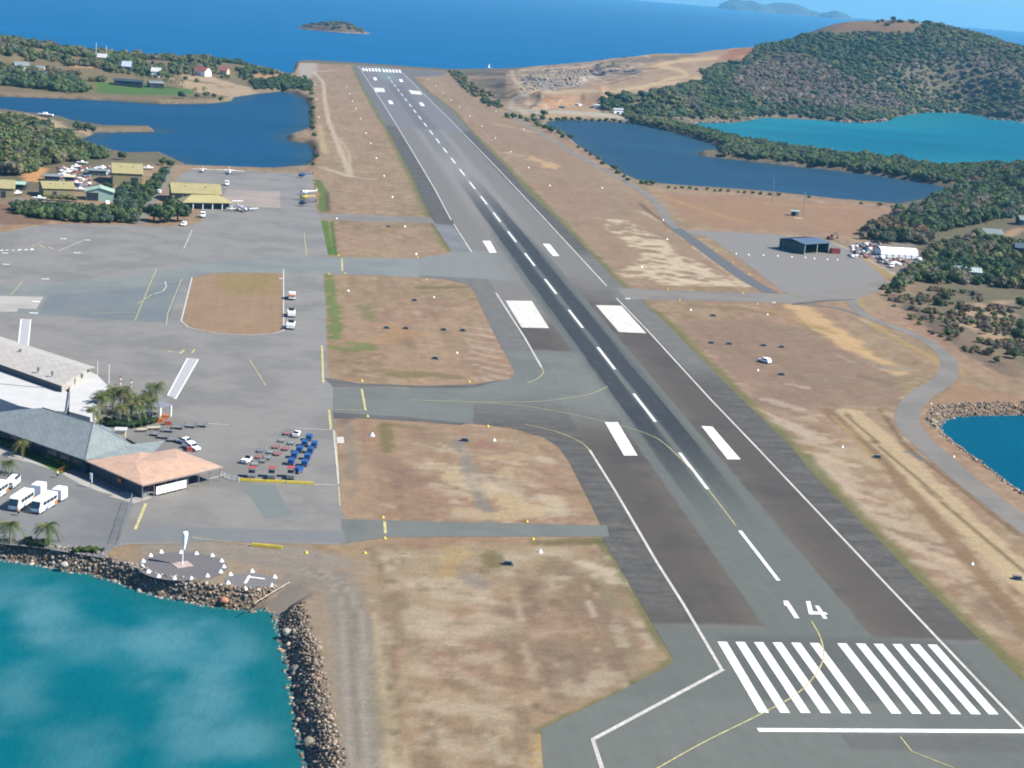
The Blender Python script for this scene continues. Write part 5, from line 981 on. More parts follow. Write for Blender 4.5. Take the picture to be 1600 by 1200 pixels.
# green island out at sea and blue ranges on the horizon
def island(name, cx_, cy_, lx, ly, h, label, colr, seed, trees=True, rz=0.0, prof=None):
    r = np.random.default_rng(seed); n = 60; xs = np.linspace(-1, 1, n); X, Y = np.meshgrid(xs, xs, indexing='ij'); d = np.hypot(X, Y)
    ed = 0.86+0.2*(fbm(X*3+seed, Y*3+4, 3)-0.5); hh = np.clip(1-(d/ed)**2.2, -0.2, 1)
    hm = 0.65+0.7*(fbm(X*2.2+seed*2, Y*2.2+1, 4)-0.3)
    if prof: hm = hm*np.interp(X, [p[0] for p in prof], [p[1] for p in prof])
    Z = SEA-1.5+h*np.where(hh > 0, hh**0.55, hh)*hm+1.0
    ca, sa = math.cos(rz), math.sin(rz); Xw = cx_+(X*lx*ca-Y*ly*sa); Yw = cy_+(X*lx*sa+Y*ly*ca)
    a, b = np.meshgrid(np.arange(n-1), np.arange(n-1), indexing='ij'); Q = np.stack([a*n+b, (a+1)*n+b, (a+1)*n+b+1, a*n+b+1], -1).reshape(-1, 4)
    k = ((Z < SEA+2.5)*1.0)[..., None]; cc = np.array(L(150, 132, 116))*k+np.array(colr)*(1-k)
    t = MT(name+'_soil', 0.95, 0.1); t.col(t.attr('Col'))
    me = mesh_np(name, np.stack([Xw, Yw, Z], -1).reshape(-1, 3), Q, cc.reshape(-1, 3)*ALB, True)
    tag(link(name, me, t.m), label, kind='structure')
    if trees:
        V, T, Cc = [], [], []; n0 = 0; q = 0
        while q < 380:
            i, j = r.integers(n), r.integers(n)
            if hh[i, j] < 0.2 or (r.random() < 0.35): q += 1; continue
            v, t_, s_ = V_FAR[r.integers(6)]; sc = r.uniform(2.8, 5.5); cn = FOL[['dark', 'mid', 'grey', 'olive', 'brown'][r.integers(5)]]
            V.append(v*sc*np.array([1, 1, 0.6])+np.array([Xw[i, j]+r.uniform(-3, 3), Yw[i, j]+r.uniform(-3, 3), Z[i, j]+sc*0.2])); T.append(t_+n0); n0 += len(v); Cc.append(s_[:, None]*np.array(cn)*FALB); q += 1
        tag(link('island_bush', mesh_np('island_bush', np.concatenate(V), np.concatenate(T), np.concatenate(Cc)), M_LEAF), 'low bush covering the small island off the runway end', 'woodland', kind='stuff')
c_ = G(522, 48.5, SEA); island('small_island', c_[0], c_[1], 74, 60, 17, 'small low rocky island in the sea beyond the runway end', L(116, 104, 84), 4, True, YAW*-1, [(-1, 0.5), (-0.6, 0.85), (0, 1.0), (0.4, 1.0), (0.7, 0.55), (1, 0.3)])
for px, w_, h_, sd, D in [(1165, 330, 112, 3, 16500), (1225, 300, 110, 5, 16800), (1262, 220, 62, 8, 17000), (1305, 175, 75, 9, 16600)]:
    p = RAY(px, 30, D); island('distant_range', p[0], p[1], w_, 260, h_*1.0, 'hazy blue island ranges on the horizon', L(90, 100, 90), sd, False, -YAW)
# ================================================================== BUILDINGS
def BA(*c_): return tuple(v*0.62 for v in L(*c_))
def seam_roof(name, c_, ang, pitch=1.1, depth=0.12):
    t = MT(name, 0.6, 0.25); u = t.x*math.cos(ang)+t.y*math.sin(ang); m1 = (u*(1/pitch))._m('FRACT', u*(1/pitch)); ln = 1-(m1-0.5).abs().ss(0.0, 0.12)
    base = t.mix(tuple(v*0.88 for v in c_), tuple(min(1, v*1.06) for v in c_), t.noise(0.5, 5, 0.65).ss(0.35, 0.65)); stain = t.noise(0.9, 4, 0.7, sc=(0.3, 1, 1), rot=ang).ss(0.55, 0.75)*0.18
    return t.col(t.mix(t.mix(base, tuple(v*0.6 for v in c_), stain), tuple(v*0.55 for v in c_), ln*0.35)).m
M_OLIVE = paint('olive_roof_sheeting', BA(182, 172, 122), 0.6, 0.3, var=0.07, scale=0.4); M_OLIVEW = paint('olive_wall_sheeting', BA(158, 150, 108), 0.7, 0.3, var=0.08, scale=0.6); M_DARK = paint('dark_opening', BA(52, 60, 64), 0.7, 0.3, var=0.1)
M_PGREEN = paint('pale_green_sheeting', BA(176, 206, 188), 0.6, 0.3, var=0.06); M_GLASS = paint('dark_glass', BA(44, 66, 82), 0.15, 0.5, var=0.1); M_WHITE = paint('white_paintwork', (0.78, 0.78, 0.76), 0.5, 0.3, var=0.05); M_STEEL = paint('galvanised_steel', BA(176, 178, 178), 0.5, 0.4, 0.3)
M_BLUEROOF = paint('slate_blue_roof', BA(112, 134, 156), 0.5, 0.4, var=0.05, scale=0.3); M_DGREEN = paint('dark_green_wall', BA(66, 92, 92), 0.7, 0.3, var=0.08); M_TERRA = seam_roof('terracotta_roof', BA(212, 176, 150), 0.35); M_GREYR = seam_roof('grey_green_roof', BA(146, 156, 155), 0.35)
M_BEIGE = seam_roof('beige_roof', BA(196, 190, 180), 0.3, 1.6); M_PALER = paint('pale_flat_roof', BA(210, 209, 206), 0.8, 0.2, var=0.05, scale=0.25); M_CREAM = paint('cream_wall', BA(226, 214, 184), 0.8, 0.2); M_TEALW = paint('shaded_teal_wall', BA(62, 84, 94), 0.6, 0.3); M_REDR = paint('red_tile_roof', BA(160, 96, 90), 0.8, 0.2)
M_ORANGE = paint('orange_paint', BA(226, 130, 60), 0.5, 0.3); M_BLUE = paint('blue_canvas', BA(48, 96, 158), 0.7, 0.2, var=0.1); M_RED = paint('red_paint', BA(192, 92, 82), 0.5, 0.3); M_YELLOW = paint('yellow_paint', BA(232, 206, 70), 0.5, 0.3); M_RUBBER = paint('tyre_rubber', (0.02, 0.02, 0.022), 0.85, 0.2); M_GREYM = paint('grey_paint', BA(140, 142, 144), 0.5, 0.3); M_NAVY = paint('navy_paint', BA(44, 60, 96), 0.4, 0.4)
M_BROWNM = paint('brown_timber', BA(150, 116, 88), 0.8, 0.2); M_CONT = paint('oxide_red_steel', BA(150, 66, 58), 0.6, 0.3); M_DOLLY = paint('faded_red_steel', BA(176, 116, 110), 0.6, 0.3)
def frame(fl, fr, z=0.0):
    """local axes from two ground pixels: origin at fl, x towards fr"""
    A, B = G(*fl, z), G(*fr, z); return (A[0], A[1], z), math.atan2(B[1]-A[1], B[0]-A[0]), math.dist(A[:2], B[:2])
def rib_roof(mb, W, D, ze, zr, ov=0.5, th=0.12, rib=1.2, flat=False):
    """gable roof with its ridge along x, sheeting ribs included"""
    y0, y1, ym = -ov, D+ov, D/2; x0, x1 = -ov, W+ov
    zo = ze-(zr-ze)/(D/2)*ov
    mb.xprof_y = None
    vs = [(x0, y0, zo), (x1, y0, zo), (x1, ym, zr), (x0, ym, zr), (x0, y1, zo), (x1, y1, zo)]; vs += [(a, b, c_-th) for a, b, c_ in vs]
    mb.add(vs, [(0, 1, 2, 3), (3, 2, 5, 4), (6, 9, 8, 7), (9, 10, 11, 8), (0, 6, 7, 1), (4, 5, 11, 10), (0, 3, 9, 6), (3, 4, 10, 9), (1, 7, 8, 2), (2, 8, 11, 5)])
    k = int((x1-x0)/rib)
    for i in range(1, k):
        x = x0+(x1-x0)*i/k; s_ = 0.05
        for (ya, za, yb, zb) in ((y0, zo, ym, zr), (y1, zo, ym, zr)):
            mb.add([(x-s_, ya, za+.01), (x+s_, ya, za+.01), (x+s_, yb, zb+.01), (x-s_, yb, zb+.01), (x, ya, za+.09), (x, yb, zb+.09)], [(0, 4, 5, 3), (4, 1, 2, 5), (0, 1, 4), (3, 5, 2)])
    mb.box(x0, x1, ym-0.15, ym+0.15, zr-0.02, zr+0.08)
def shed(name, fl, fr, D, ze, zr, mr, mw, label, cat='shed', doors=(), windows=(), z=0.0, open_front=None, ridge_y=False, vents=0):
    """gabled metal shed: doors = (x0 fraction, x1 fraction, height) on the front wall"""
    o_, a, W = frame(fl, fr, z); root = empty(name, o_, a, label, cat)
    if ridge_y:   # gable end faces the viewer: build turned by a quarter
        Wl, Dl = D, W
        turn = lambda x, y: (W-y, x)
    else: Wl, Dl = W, D; turn = lambda x, y: (x, y)
    wb = MB(); pr = [(0, -0.3), (0, ze), (Dl/2, zr-0.13), (Dl, ze), (Dl, -0.3)]
    t_ = MB(); t_.xprof([(p[0], p[1]) for p in pr], 0, Wl)      # profile over depth, extruded along the ridge
    wb.add([turn(v[1], v[0])+(v[2],) for v in t_.v], t_.f)
    if not ridge_y: wb.f = [tuple(reversed(f)) for f in wb.f]
    wb.build('wall', mw, root)
    rb = MB(); rib_roof(rb, Wl, Dl, ze+0.06, zr)
    r2 = MB(); r2.add([turn(v[0], v[1])+(v[2],) for v in rb.v], rb.f); ro = r2.build('roof', mr, root)
    for k in range(vents):
        x = Wl*(k+0.7)/(vents+0.4); y = Dl*0.3; zz = ze+(zr-ze)*0.6; q = turn(x, y); MB().lathe_z([(0.25, zz-0.1), (0.25, zz+0.35), (0.4, zz+0.4), (0.1, zz+0.7)], 8, q[0], q[1]).build('roof_vent', M_STEEL, ro)
    for x0, x1, h in doors:
        d = MB(); d.box(x0*W, x1*W, -0.06, 0.05, 0, h); k = int((x1-x0)*W/0.6)
        do = d.build('door', M_DARK, root)
        f = MB(); f.box(x0*W-0.12, x0*W, -0.1, 0.02, 0, h+0.12); f.box(x1*W, x1*W+0.12, -0.1, 0.02, 0, h+0.12); f.box(x0*W, x1*W, -0.1, 0.02, h, h+0.12); f.build('door_frame', M_STEEL, do)
    for x0, x1, z0, z1 in windows:
        MB().box(x0*W, x1*W, -0.05, 0.04, z0, z1).build('window', M_GLASS, root)
    return root
shed('aircraft_hangar', (269, 316), (345, 319), 19, 4.6, 8.0, M_OLIVE, M_OLIVEW, 'olive-yellow roofed hangar standing behind the low hipped building by the lagoon', 'hangar', [(0.05, 0.2, 3.6), (0.24, 0.3, 3.6), (0.36, 0.42, 3.6)], vents=2)
# low hipped building in front
def hip(name, pts, zs, rid, zr, mr, label, cat, wall_m, inset=0.7, face=None):
    """hipped building: eave corners (photo pixels at eave height), ridge ends"""
    root = empty(name, G(*pts[0], zs)[:2]+(0,), 0, label, cat); ox, oy = root.location.x, root.location.y
    E_ = [G(a, b, zs) for a, b in pts]; Rg = [G(a, b, zr) for a, b in rid]
    return root, [(x-ox, y-oy, z) for x, y, z in E_], [(x-ox, y-oy, z) for x, y, z in Rg], ox, oy
o_, a, W = frame((286, 327), (363, 328)); root = empty('workshop', o_, a, 'low olive hipped-roof building with a deep shaded front beside the parked jet', 'building')
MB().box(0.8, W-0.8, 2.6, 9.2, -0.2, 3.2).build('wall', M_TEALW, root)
h_ = MB(); h_.add([(-.4, -.4, 3.2), (W+.4, -.4, 3.2), (W+.4, 9.8, 3.2), (-.4, 9.8, 3.2), (5, 5, 6.0), (W-5, 5, 6.0), (-.4, -.4, 3.0), (W+.4, -.4, 3.0), (W+.4, 9.8, 3.0), (-.4, 9.8, 3.0)], [(0, 1, 5, 4), (1, 2, 5), (2, 3, 4, 5), (3, 0, 4), (0, 6, 7, 1), (1, 7, 8, 2), (2, 8, 9, 3), (3, 9, 6, 0), (6, 9, 8, 7)]); h_.build('roof', M_OLIVE, root)
for k in range(6): MB().box(k*(W-0.4)/5, k*(W-0.4)/5+0.3, 0, 0.3, 0, 3.0).build('post', M_WHITE if k else M_PGREEN, root)
for k in range(4): MB().box(2+k*5, 4.6+k*5, 2.5, 2.62, 0.9, 2.2).build('window', M_GLASS, root)
shed('storage_shed', (176, 289), (222, 291), 24, 6.0, 9.4, M_OLIVE, M_OLIVEW, 'tall olive-yellow shed at the top of the left service area', 'shed', [(0.62, 0.86, 4)], vents=2)
shed('storage_shed', (68, 309), (116, 310), 15, 4.4, 6.6, M_OLIVE, M_OLIVEW, 'wide yellow-roofed shed with olive trees along its front wall', 'shed', [(0.3, 0.42, 3.0)], vents=2)
shed('storage_shed', (-30, 308), (22, 310), 20, 4.4, 6.8, M_OLIVE, M_OLIVEW, 'yellow-roofed shed cut by the left edge of the picture', 'shed', [(0.6, 0.75, 3.0)])
shed('open_shed', (134, 313), (177, 315), 10, 4.2, 6.0, M_PGREEN, M_PGREEN, 'small pale green gabled shed with an open dark bay', 'shed', [(0.02, 0.45, 3.6)], ridge_y=True)  # open bay is a dark panel, its inner shade put into the colour
shed('carport', (22, 296), (38, 297), 7, 2.6, 3.4, M_PGREEN, M_DARK, 'small pale lean-to between the two left yellow sheds', 'shed', [(0.1, 0.9, 2.2)])
for px, py, w_, lb in [(70, 283, 9, 'long dark low store behind the yellow sheds'), (140, 274, 10, 'dark flat-roofed store left of the tall olive shed'), (100, 284, 6, 'small tan-roofed hut among the yard clutter')]:
    shed('store_hut', (px, py), (px+w_*2.6, py+1), 6, 2.6, 3.2, M_GREYR if 'tan' not in lb else M_CREAM, M_TEALW, lb, 'hut', [(0.3, 0.5, 2.0)])
# right-hand hangar
F0, L0_, R0_ = G(1256, 398), G(1217, 389), G(1287, 394)
a = math.atan2(L0_[1]-F0[1], L0_[0]-F0[0])-math.pi/2; W = abs((R0_[0]-F0[0])*math.cos(a)+(R0_[1]-F0[1])*math.sin(a)); D = math.dist(F0[:2], L0_[:2])
root = empty('small_hangar', F0, a, 'blue-grey roofed dark green hangar on the right-hand apron', 'hangar')
wb = MB(); wb.box(-0.1, 0.1, 0, D, -0.2, 5.0); wb.box(0.1, W, D-0.2, D, -0.2, 5.0); wb.box(W-0.2, W, 0, D-0.2, -0.2, 5.0); wb.build('wall', M_DGREEN, root)
rf = MB(); rib_roof(rf, W, D, 5.05, 6.1, 0.6); rf.build('roof', M_BLUEROOF, root)
for x in (0.1, W*0.5, W-0.35): MB().box(x, x+0.3, -0.1, 0.2, 0, 5.0).build('post', M_PGREEN, root)
MB().box(0.4, W-0.4, 2.0, 2.3, 3.8, 4.8).build('beam', M_DARK, root)
for k in range(5): MB().box(-0.14, -0.1, D*(k+.1)/5, D*(k+.13)/5, 0, 5).build('wall_rib', M_GREYM, root)
shed('equipment_hut', (1236, 337), (1247, 338), 3.2, 2.6, 3.0, M_PGREEN, M_PGREEN, 'tiny pale green hut on the grass beside two tall masts', 'hut', [(0.05, 0.6, 2.0)])
tag(MB().box(-2.4, 2.4, -1.0, 1.0, 0, 0.15).build('hut_slab', M_CREAM), 'pale slab beside the tiny green hut', 'slab').location = G(1247, 341)
# right woodland buildings
o_, a, W = frame((1376, 402), (1434, 405)); root = empty('white_shelter', o_, a, 'long bright white fabric shelter among dark trees at the right', 'shelter')
rb = MB()
for k in range(6):
    x0, x1 = W*k/6, W*(k+1)/6; n_ = 8; ring = lambda x, s_=1.0: [(x, 4-4.2*math.cos(math.pi*i/n_)*s_, 1.6+2.9*math.sin(math.pi*i/n_)*s_) for i in range(n_+1)]
    A_, B_, C_ = ring(x0), ring((x0+x1)/2, 0.94), ring(x1); vs = A_+B_+C_; m_ = n_+1; rb.add(vs, [(j*m_+i, (j+1)*m_+i, (j+1)*m_+i+1, j*m_+i+1) for j in range(2) for i in range(n_)])
rb.build('canopy', paint('white_fabric', (0.86, 0.85, 0.84), 0.7, 0.2, var=0.04), root)
MB().box(0, W, 0.0, 0.1, 0, 1.7).box(0, 0.1, 0.1, 7.9, 0, 3.4).box(W-0.1, W, 0.1, 7.9, 0, 3.4).build('wall', M_WHITE, root)
for k in range(7): MB().box(W*k/6-0.1 if k else 0, W*k/6+0.1, -0.1, 0, 0, 1.8).build('post', M_STEEL, root)
def house(fl, fr, D, ze, zr, mr, mw, label, name='house', win=3, zt=None):
    z = onto(*fl)[2] if zt is None else zt
    return shed(name, fl, fr, D, ze, zr, mr, mw, label, 'house', [(0.08, 0.16, 2.1)], [(0.25+0.22*k, 0.36+0.22*k, 1.0, 2.1) for k in range(win)], z)
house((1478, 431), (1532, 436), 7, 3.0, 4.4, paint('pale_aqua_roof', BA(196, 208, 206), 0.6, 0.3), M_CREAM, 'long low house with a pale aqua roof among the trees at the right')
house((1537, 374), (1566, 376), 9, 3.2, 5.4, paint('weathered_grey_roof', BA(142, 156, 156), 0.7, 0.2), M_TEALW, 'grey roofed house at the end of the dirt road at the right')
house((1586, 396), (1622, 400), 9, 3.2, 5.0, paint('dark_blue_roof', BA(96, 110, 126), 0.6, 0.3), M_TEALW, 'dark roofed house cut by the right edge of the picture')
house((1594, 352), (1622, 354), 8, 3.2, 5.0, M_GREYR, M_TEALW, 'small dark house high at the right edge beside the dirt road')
# beyond the lagoon
house((152, 96), (166, 97), 9, 4, 7, M_PALER, M_CREAM, 'white house alone on the ridge beyond the left lagoon', win=2)
house((190, 112), (204, 113), 12, 5, 9, paint('pale_blue_roof', BA(190, 204, 220), 0.5, 0.3), M_TEALW, 'pale blue roofed house with a dark verandah beyond the lagoon', win=2)
house((236, 120), (250, 121), 10, 5, 8, M_PALER, M_WHITE, 'white house beside the palms beyond the lagoon', win=2)
house((303, 117), (320, 119), 10, 4.5, 8, M_REDR, M_WHITE, 'wide red roofed white house on the slope beyond the lagoon', win=2)
house((343, 116), (354, 117), 9, 4, 7, M_REDR, M_CREAM, 'small red roofed house on the slope beyond the lagoon', win=1)
house((178, 133), (222, 136), 10, 4, 5.4, M_TEALW, M_DARK, 'long dark building behind the far green lawn', win=2); house((234, 137), (256, 138), 9, 4, 5.4, M_GREYR, M_DARK, 'grey roofed building at the right end of the far green lawn', win=2)
house((24, 110), (46, 111), 12, 4, 7, M_GREYR, M_CREAM, 'grey roofed building in the trees at the far left', win=2); house((54, 114), (68, 115), 10, 4, 6, M_GREYR, M_CREAM, 'smaller grey building right of the grey roofed one at the far left', win=2)
# quarry huts
for i, (px, py, w_, h, lb) in enumerate([(874, 171, 8, 3, 'leftmost low grey hut below the quarry face'), (887, 168.5, 5, 5, 'small white hut second from the left below the quarry face'), (899, 170.5, 5, 5, 'small white hut third from the left below the quarry face'), (907, 170, 3, 5, 'narrow white cabin in the middle of the quarry row'), (912, 170.5, 5, 5, 'white cabin at the right of the close quarry group'), (927, 174, 9, 6, 'larger white cabin against the quarry wall'), (959, 181, 14, 6, 'long white shed with a dark end nearest the lagoon below the quarry')]):
    shed('site_cabin', (px, py), (px+w_, py+0.8), 5, h, h+0.8, M_PALER if i else M_GREYR, M_WHITE if i != 0 else M_GREYM, lb, 'cabin', [(0.3, 0.6, h*0.6)])
# ---- terminal
ZE, ZP = 3.6, 8.2
T_ = lambda px, z: G(px[0], px[1], z)
def solid_roof(faces, edge_drop=0.25):
    mb = MB()
    for f in faces: mb.add(f, [tuple(range(len(f)))])
    return mb
root = empty('terminal_building', G(133, 735), 0, 'airport terminal with big grey-green hipped roof and terracotta roofed front hall', 'terminal'); OX, OY = root.location.x, root.location.y
def lo(p): return (p[0]-OX, p[1]-OY, p[2])
E0, E1, E2, E3 = T_((-70, 652), ZE), T_((0, 672), ZE), T_((133, 719), ZE), T_((240, 707), ZE)
P_r, Q_r = T_((67, 637), ZP), T_((146, 661), ZP); P0 = T_((-60, 655), 5.2)
B1, B2 = T_((30, 640), ZE), T_((172, 669), ZE); 
E4 = T_((258, 688), ZE); E5 = T_((206, 694), ZE+0.9)
gr = solid_roof([[lo(E1), lo(E2), lo(Q_r), lo(P_r)], [lo(E2), lo(E3), lo(E5), lo(Q_r)], [lo(Q_r), lo(E5), lo(B2)], [lo(P_r), lo(Q_r), lo(B2), lo(B1)], [lo(E0), lo(E1), lo(P_r)], [lo(E0), lo(P_r), lo(B1)], [lo(E3), lo(E4), lo(E5)]]); gr.build('grey_roof', M_GREYR, root)
rg = MB()
for a_, b_ in ((P_r, Q_r), (Q_r, E2), (Q_r, E5)): rg.tube(lo(a_), lo(b_), 0.14, 0.14, 6)
rg.build('ridge_cap', paint('roof_capping', BA(126, 142, 146), 0.5, 0.3), root)
fb = MB()
for a_, b_ in ((E1, E2), (E0, E1)):
    A_, B_ = Vector(lo(a_)), Vector(lo(b_)); fb.add([A_, B_, B_-Vector((0, 0, .3)), A_-Vector((0, 0, .3))], [(0, 3, 2, 1)])
fb.build('fascia', paint('teal_fascia', BA(88, 110, 122), 0.5, 0.3), root)
def wall_line(pts, z0, z1, mat, name, th=0.25, parent=root):
    mb = MB()
    for i in range(len(pts)-1):
        a_, b_ = Vector(lo(pts[i])), Vector(lo(pts[i+1])); d = (b_-a_); d.z = 0; n_ = Vector((-d.y, d.x, 0)).normalized()*th/2
        mb.prism([(a_-n_)[:2], (b_-n_)[:2], (b_+n_)[:2], (a_+n_)[:2]], z0, z1)
    return mb.build(name, mat, parent)
def inset(p, toward, k): v = Vector(toward)-Vector(p); v.z = 0; v.normalize(); return (p[0]+v.x*k, p[1]+v.y*k, 0)
cen_g = T_((140, 690), 0)
g1_, g2_, g3_ = inset(E0, cen_g, 3), inset(E1, cen_g, 2.2), inset(E2, cen_g, 2.0); g4_ = inset(E3, cen_g, 1.5)
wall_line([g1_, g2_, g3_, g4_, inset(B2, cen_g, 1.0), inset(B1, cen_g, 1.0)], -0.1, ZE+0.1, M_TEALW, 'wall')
for k in range(6):
    f0, f1 = (k+0.15)/6, (k+0.85)/6; q0 = [g2_[i]*(1-f0)+g3_[i]*f0 for i in (0, 1)]; q1 = [g2_[i]*(1-f1)+g3_[i]*f1 for i in (0, 1)]; d = Vector((q1[0]-q0[0], q1[1]-q0[1])).normalized(); nn_ = Vector((d.y, -d.x))*0.2
    wall_line([(q0[0]+nn_.x, q0[1]+nn_.y, 0), (q1[0]+nn_.x, q1[1]+nn_.y, 0)], 0.4, 2.6, M_GLASS, 'window', 0.1)
# dormer and cream tower
q = lo(T_((155, 672), 6.0)); dm = MB(); dm.add([(q[0]-1.5, q[1]-1.2, q[2]-1.2), (q[0]+1.5, q[1]-1.8, q[2]-1.2), (q[0], q[1]-1.5, q[2]+0.6), (q[0]-1.2, q[1]+2.5, q[2]-0.8), (q[0]+2.0, q[1]+2.2, q[2]-0.8), (q[0]+0.3, q[1]+2.5, q[2]+0.6)], [(0, 1, 2), (0, 2, 5, 3), (1, 4, 5, 2), (3, 5, 4)]); dm.build('dormer', M_BLUEROOF, root)
tw = G(188, 708); MB().box(tw[0]-OX-1.1, tw[0]-OX+1.1, tw[1]-OY-1.0, tw[1]-OY+1.0, 0, 5.6).build('cream_tower', M_CREAM, root); MB().box(tw[0]-OX-1.4, tw[0]-OX+1.4, tw[1]-OY-1.3, tw[1]-OY+1.3, 5.6, 5.8).build('tower_cap', M_PALER, root)
# terracotta hall
ZT = 3.4; R1, R2, R3, R4, R5, R6 = [T_(p, ZT) for p in ((132, 719.5), (222.5, 759), (349.5, 730), (274, 701), (240, 707), (224, 701))]; RA, RB = T_((212, 722), 4.7), T_((278, 716), 4.7)
tr = MB(); 
for f in ([R1, R2, RA], [R2, R3, RB, RA], [R3, R4, RB], [R4, R5, RA, RB], [R5, R6, RA], [R6, R1, RA]): tr.add([(lambda p: (p[0], p[1], p[2]+0.02))(lo(p)) for p in f], [tuple(range(len(f)))])
for a_, b_ in ((R1, R2), (R2, R3), (R3, R4)):
    A_, B_ = Vector(lo(a_)), Vector(lo(b_)); tr.add([A_, B_, B_-Vector((0, 0, .22)), A_-Vector((0, 0, .22))], [(0, 3, 2, 1)])
tr.build('terracotta_roof', M_TERRA, root)
gt = MB()
for a_, b_ in ((R1, R2), (R2, R3)): gt.tube([v-0.0 for v in lo(a_)], lo(b_), 0.1, 0.1, 6)
gt.build('gutter', M_GREYM, root)
cr = T_((230, 728), 0); c1, c2, c3, c4 = inset(R1, cr, 1.6), inset(R2, cr, 2.0), inset(R3, cr, 7.5), inset(R4, cr, 1.2)
wall_line([c1, c2], -0.1, ZT, M_TEALW, 'wall'); wall_line([c2, c3], -0.1, 1.0, M_GREYM, 'wall'); wall_line([c2, c3], 1.0, ZT, M_GLASS, 'glazing', 0.15); wall_line([c3, c4], -0.1, ZT, M_TEALW, 'wall')
for k in range(8):
    f = k/7; q_ = (R2[0]*(1-f)+R3[0]*f, R2[1]*(1-f)+R3[1]*f); v_ = Vector((cr[0]-q_[0], cr[1]-q_[1])).normalized()*0.8
    MB().tube((q_[0]+v_.x-OX, q_[1]+v_.y-OY, 0), (q_[0]+v_.x-OX, q_[1]+v_.y-OY, ZT), 0.09).build('post', M_STEEL, root)
fa, fb_ = 0.17, 0.55; qa = (R2[0]*(1-fa)+R3[0]*fa, R2[1]*(1-fa)+R3[1]*fa, 0); qb = (R2[0]*(1-fb_)+R3[0]*fb_, R2[1]*(1-fb_)+R3[1]*fb_, 0)
wall_line([inset(qa, cr, 0.7), inset(qb, cr, 0.7)], 0.5, 2.2, M_WHITE, 'banner', 0.08)
wall_line([inset(R1, cr, 1.3), inset(R2, cr, 1.7)][:0] or [inset((R1[0]*.45+R2[0]*.55, R1[1]*.45+R2[1]*.55, 0), cr, 0.9), inset((R1[0]*.38+R2[0]*.62, R1[1]*.38+R2[1]*.62, 0), cr, 0.9)], 1.6, 2.4, M_ORANGE, 'sign_panel', 0.1)
# long beige building
root = empty('departure_building', G(90, 620), 0, 'long beige roofed building with white flat annexes behind the grey roof', 'building'); OX, OY = root.location.x, root.location.y
def roofpoly(pxs, z, mat, name, parent=root, zb=None):
    P = [lo(T_(p, z)) for p in pxs]; mb = MB()
    mb.prism([p[:2] for p in P], z-0.35 if zb is None else zb, z); return mb.build(name, mat, parent)
zb_ = 5.8
A1, A2, A3, A4 = T_((-60, 517), zb_+0.9), T_((136, 577), zb_+0.9), T_((96, 603), zb_-0.2), T_((-60, 548), zb_-0.2); A5, A6 = T_((-60, 506), zb_-1), T_((150, 574), zb_-1)
mb = MB(); mb.add([lo(A4), lo(A3), lo(A2), lo(A1)], [(0, 1, 2, 3)]); mb.add([lo(A1), lo(A2), lo(A6), lo(A5)], [(0, 1, 2, 3)]); mb.build('beige_roof', M_BEIGE, root)
wall_line([A4, A3], 3.9, zb_-0.25, M_TEALW, 'clerestory', 0.3, root)
mb = MB(); k1, k2, k3 = lo(A3), lo(A2), lo(T_((113, 592), 4.2)); mb.add([k1, (k1[0], k1[1], 3.9), (k2[0], k2[1], 3.9), k2], [(0, 1, 2, 3)]); mb.build('end_wall', M_BEIGE, root)
roofpoly([(-60, 556), (0, 576), (97, 608), (112, 616), (104, 643), (60, 640), (30, 634), (-60, 600)], 4.0, M_PALER, 'white_annex_roof', root, -0.1)
roofpoly([(110, 592), (136, 578), (152, 586), (168, 602), (156, 624), (141, 652), (108, 643)], 4.2, M_PALER, 'end_annex_roof', root, -0.1)
mb = MB(); mb.tube(lo(T_((111, 592), 4.35)), lo(T_((104, 642), 4.35)), 0.12); mb.tube(lo(T_((-40, 596), 4.1)), lo(T_((72, 606), 4.1)), 0.06); mb.build('gutter', M_GREYM, root)
for px, py in ((32, 549), (128, 588), (82, 584), (60, 578)): q = lo(T_((px, py), 6.6)); MB().lathe_z([(0.3, q[2]-0.4), (0.3, q[2]+0.4), (0.5, q[2]+0.5), (0.1, q[2]+0.8)], 8, q[0], q[1]).build('roof_vent', M_GREYM, root)
shed('side_annex', (-8, 688), (30, 676), 5, 2.6, 3.2, M_BLUEROOF, M_TEALW, 'small blue-grey annexe with white gutters left of the terminal roof', 'building')
# gate canopy
root = empty('gate_canopy', G(256, 652), heading((246, 650), (270, 645)), 'dark flat canopy on white posts at the foot of the painted walkway', 'canopy')
MB().box(-3.2, 2.2, -0.6, 3.6, 2.8, 3.0).build('canopy_roof', paint('grey_canopy', BA(150, 152, 166), 0.7, 0.2), root)
for x, y in ((-1.6, -0.4), (1.9, -0.4), (-1.6, 3.3), (1.9, 3.3)): MB().box(x-0.15, x+0.15, y-0.15, y+0.15, 0, 2.8).build('post', M_WHITE, root)
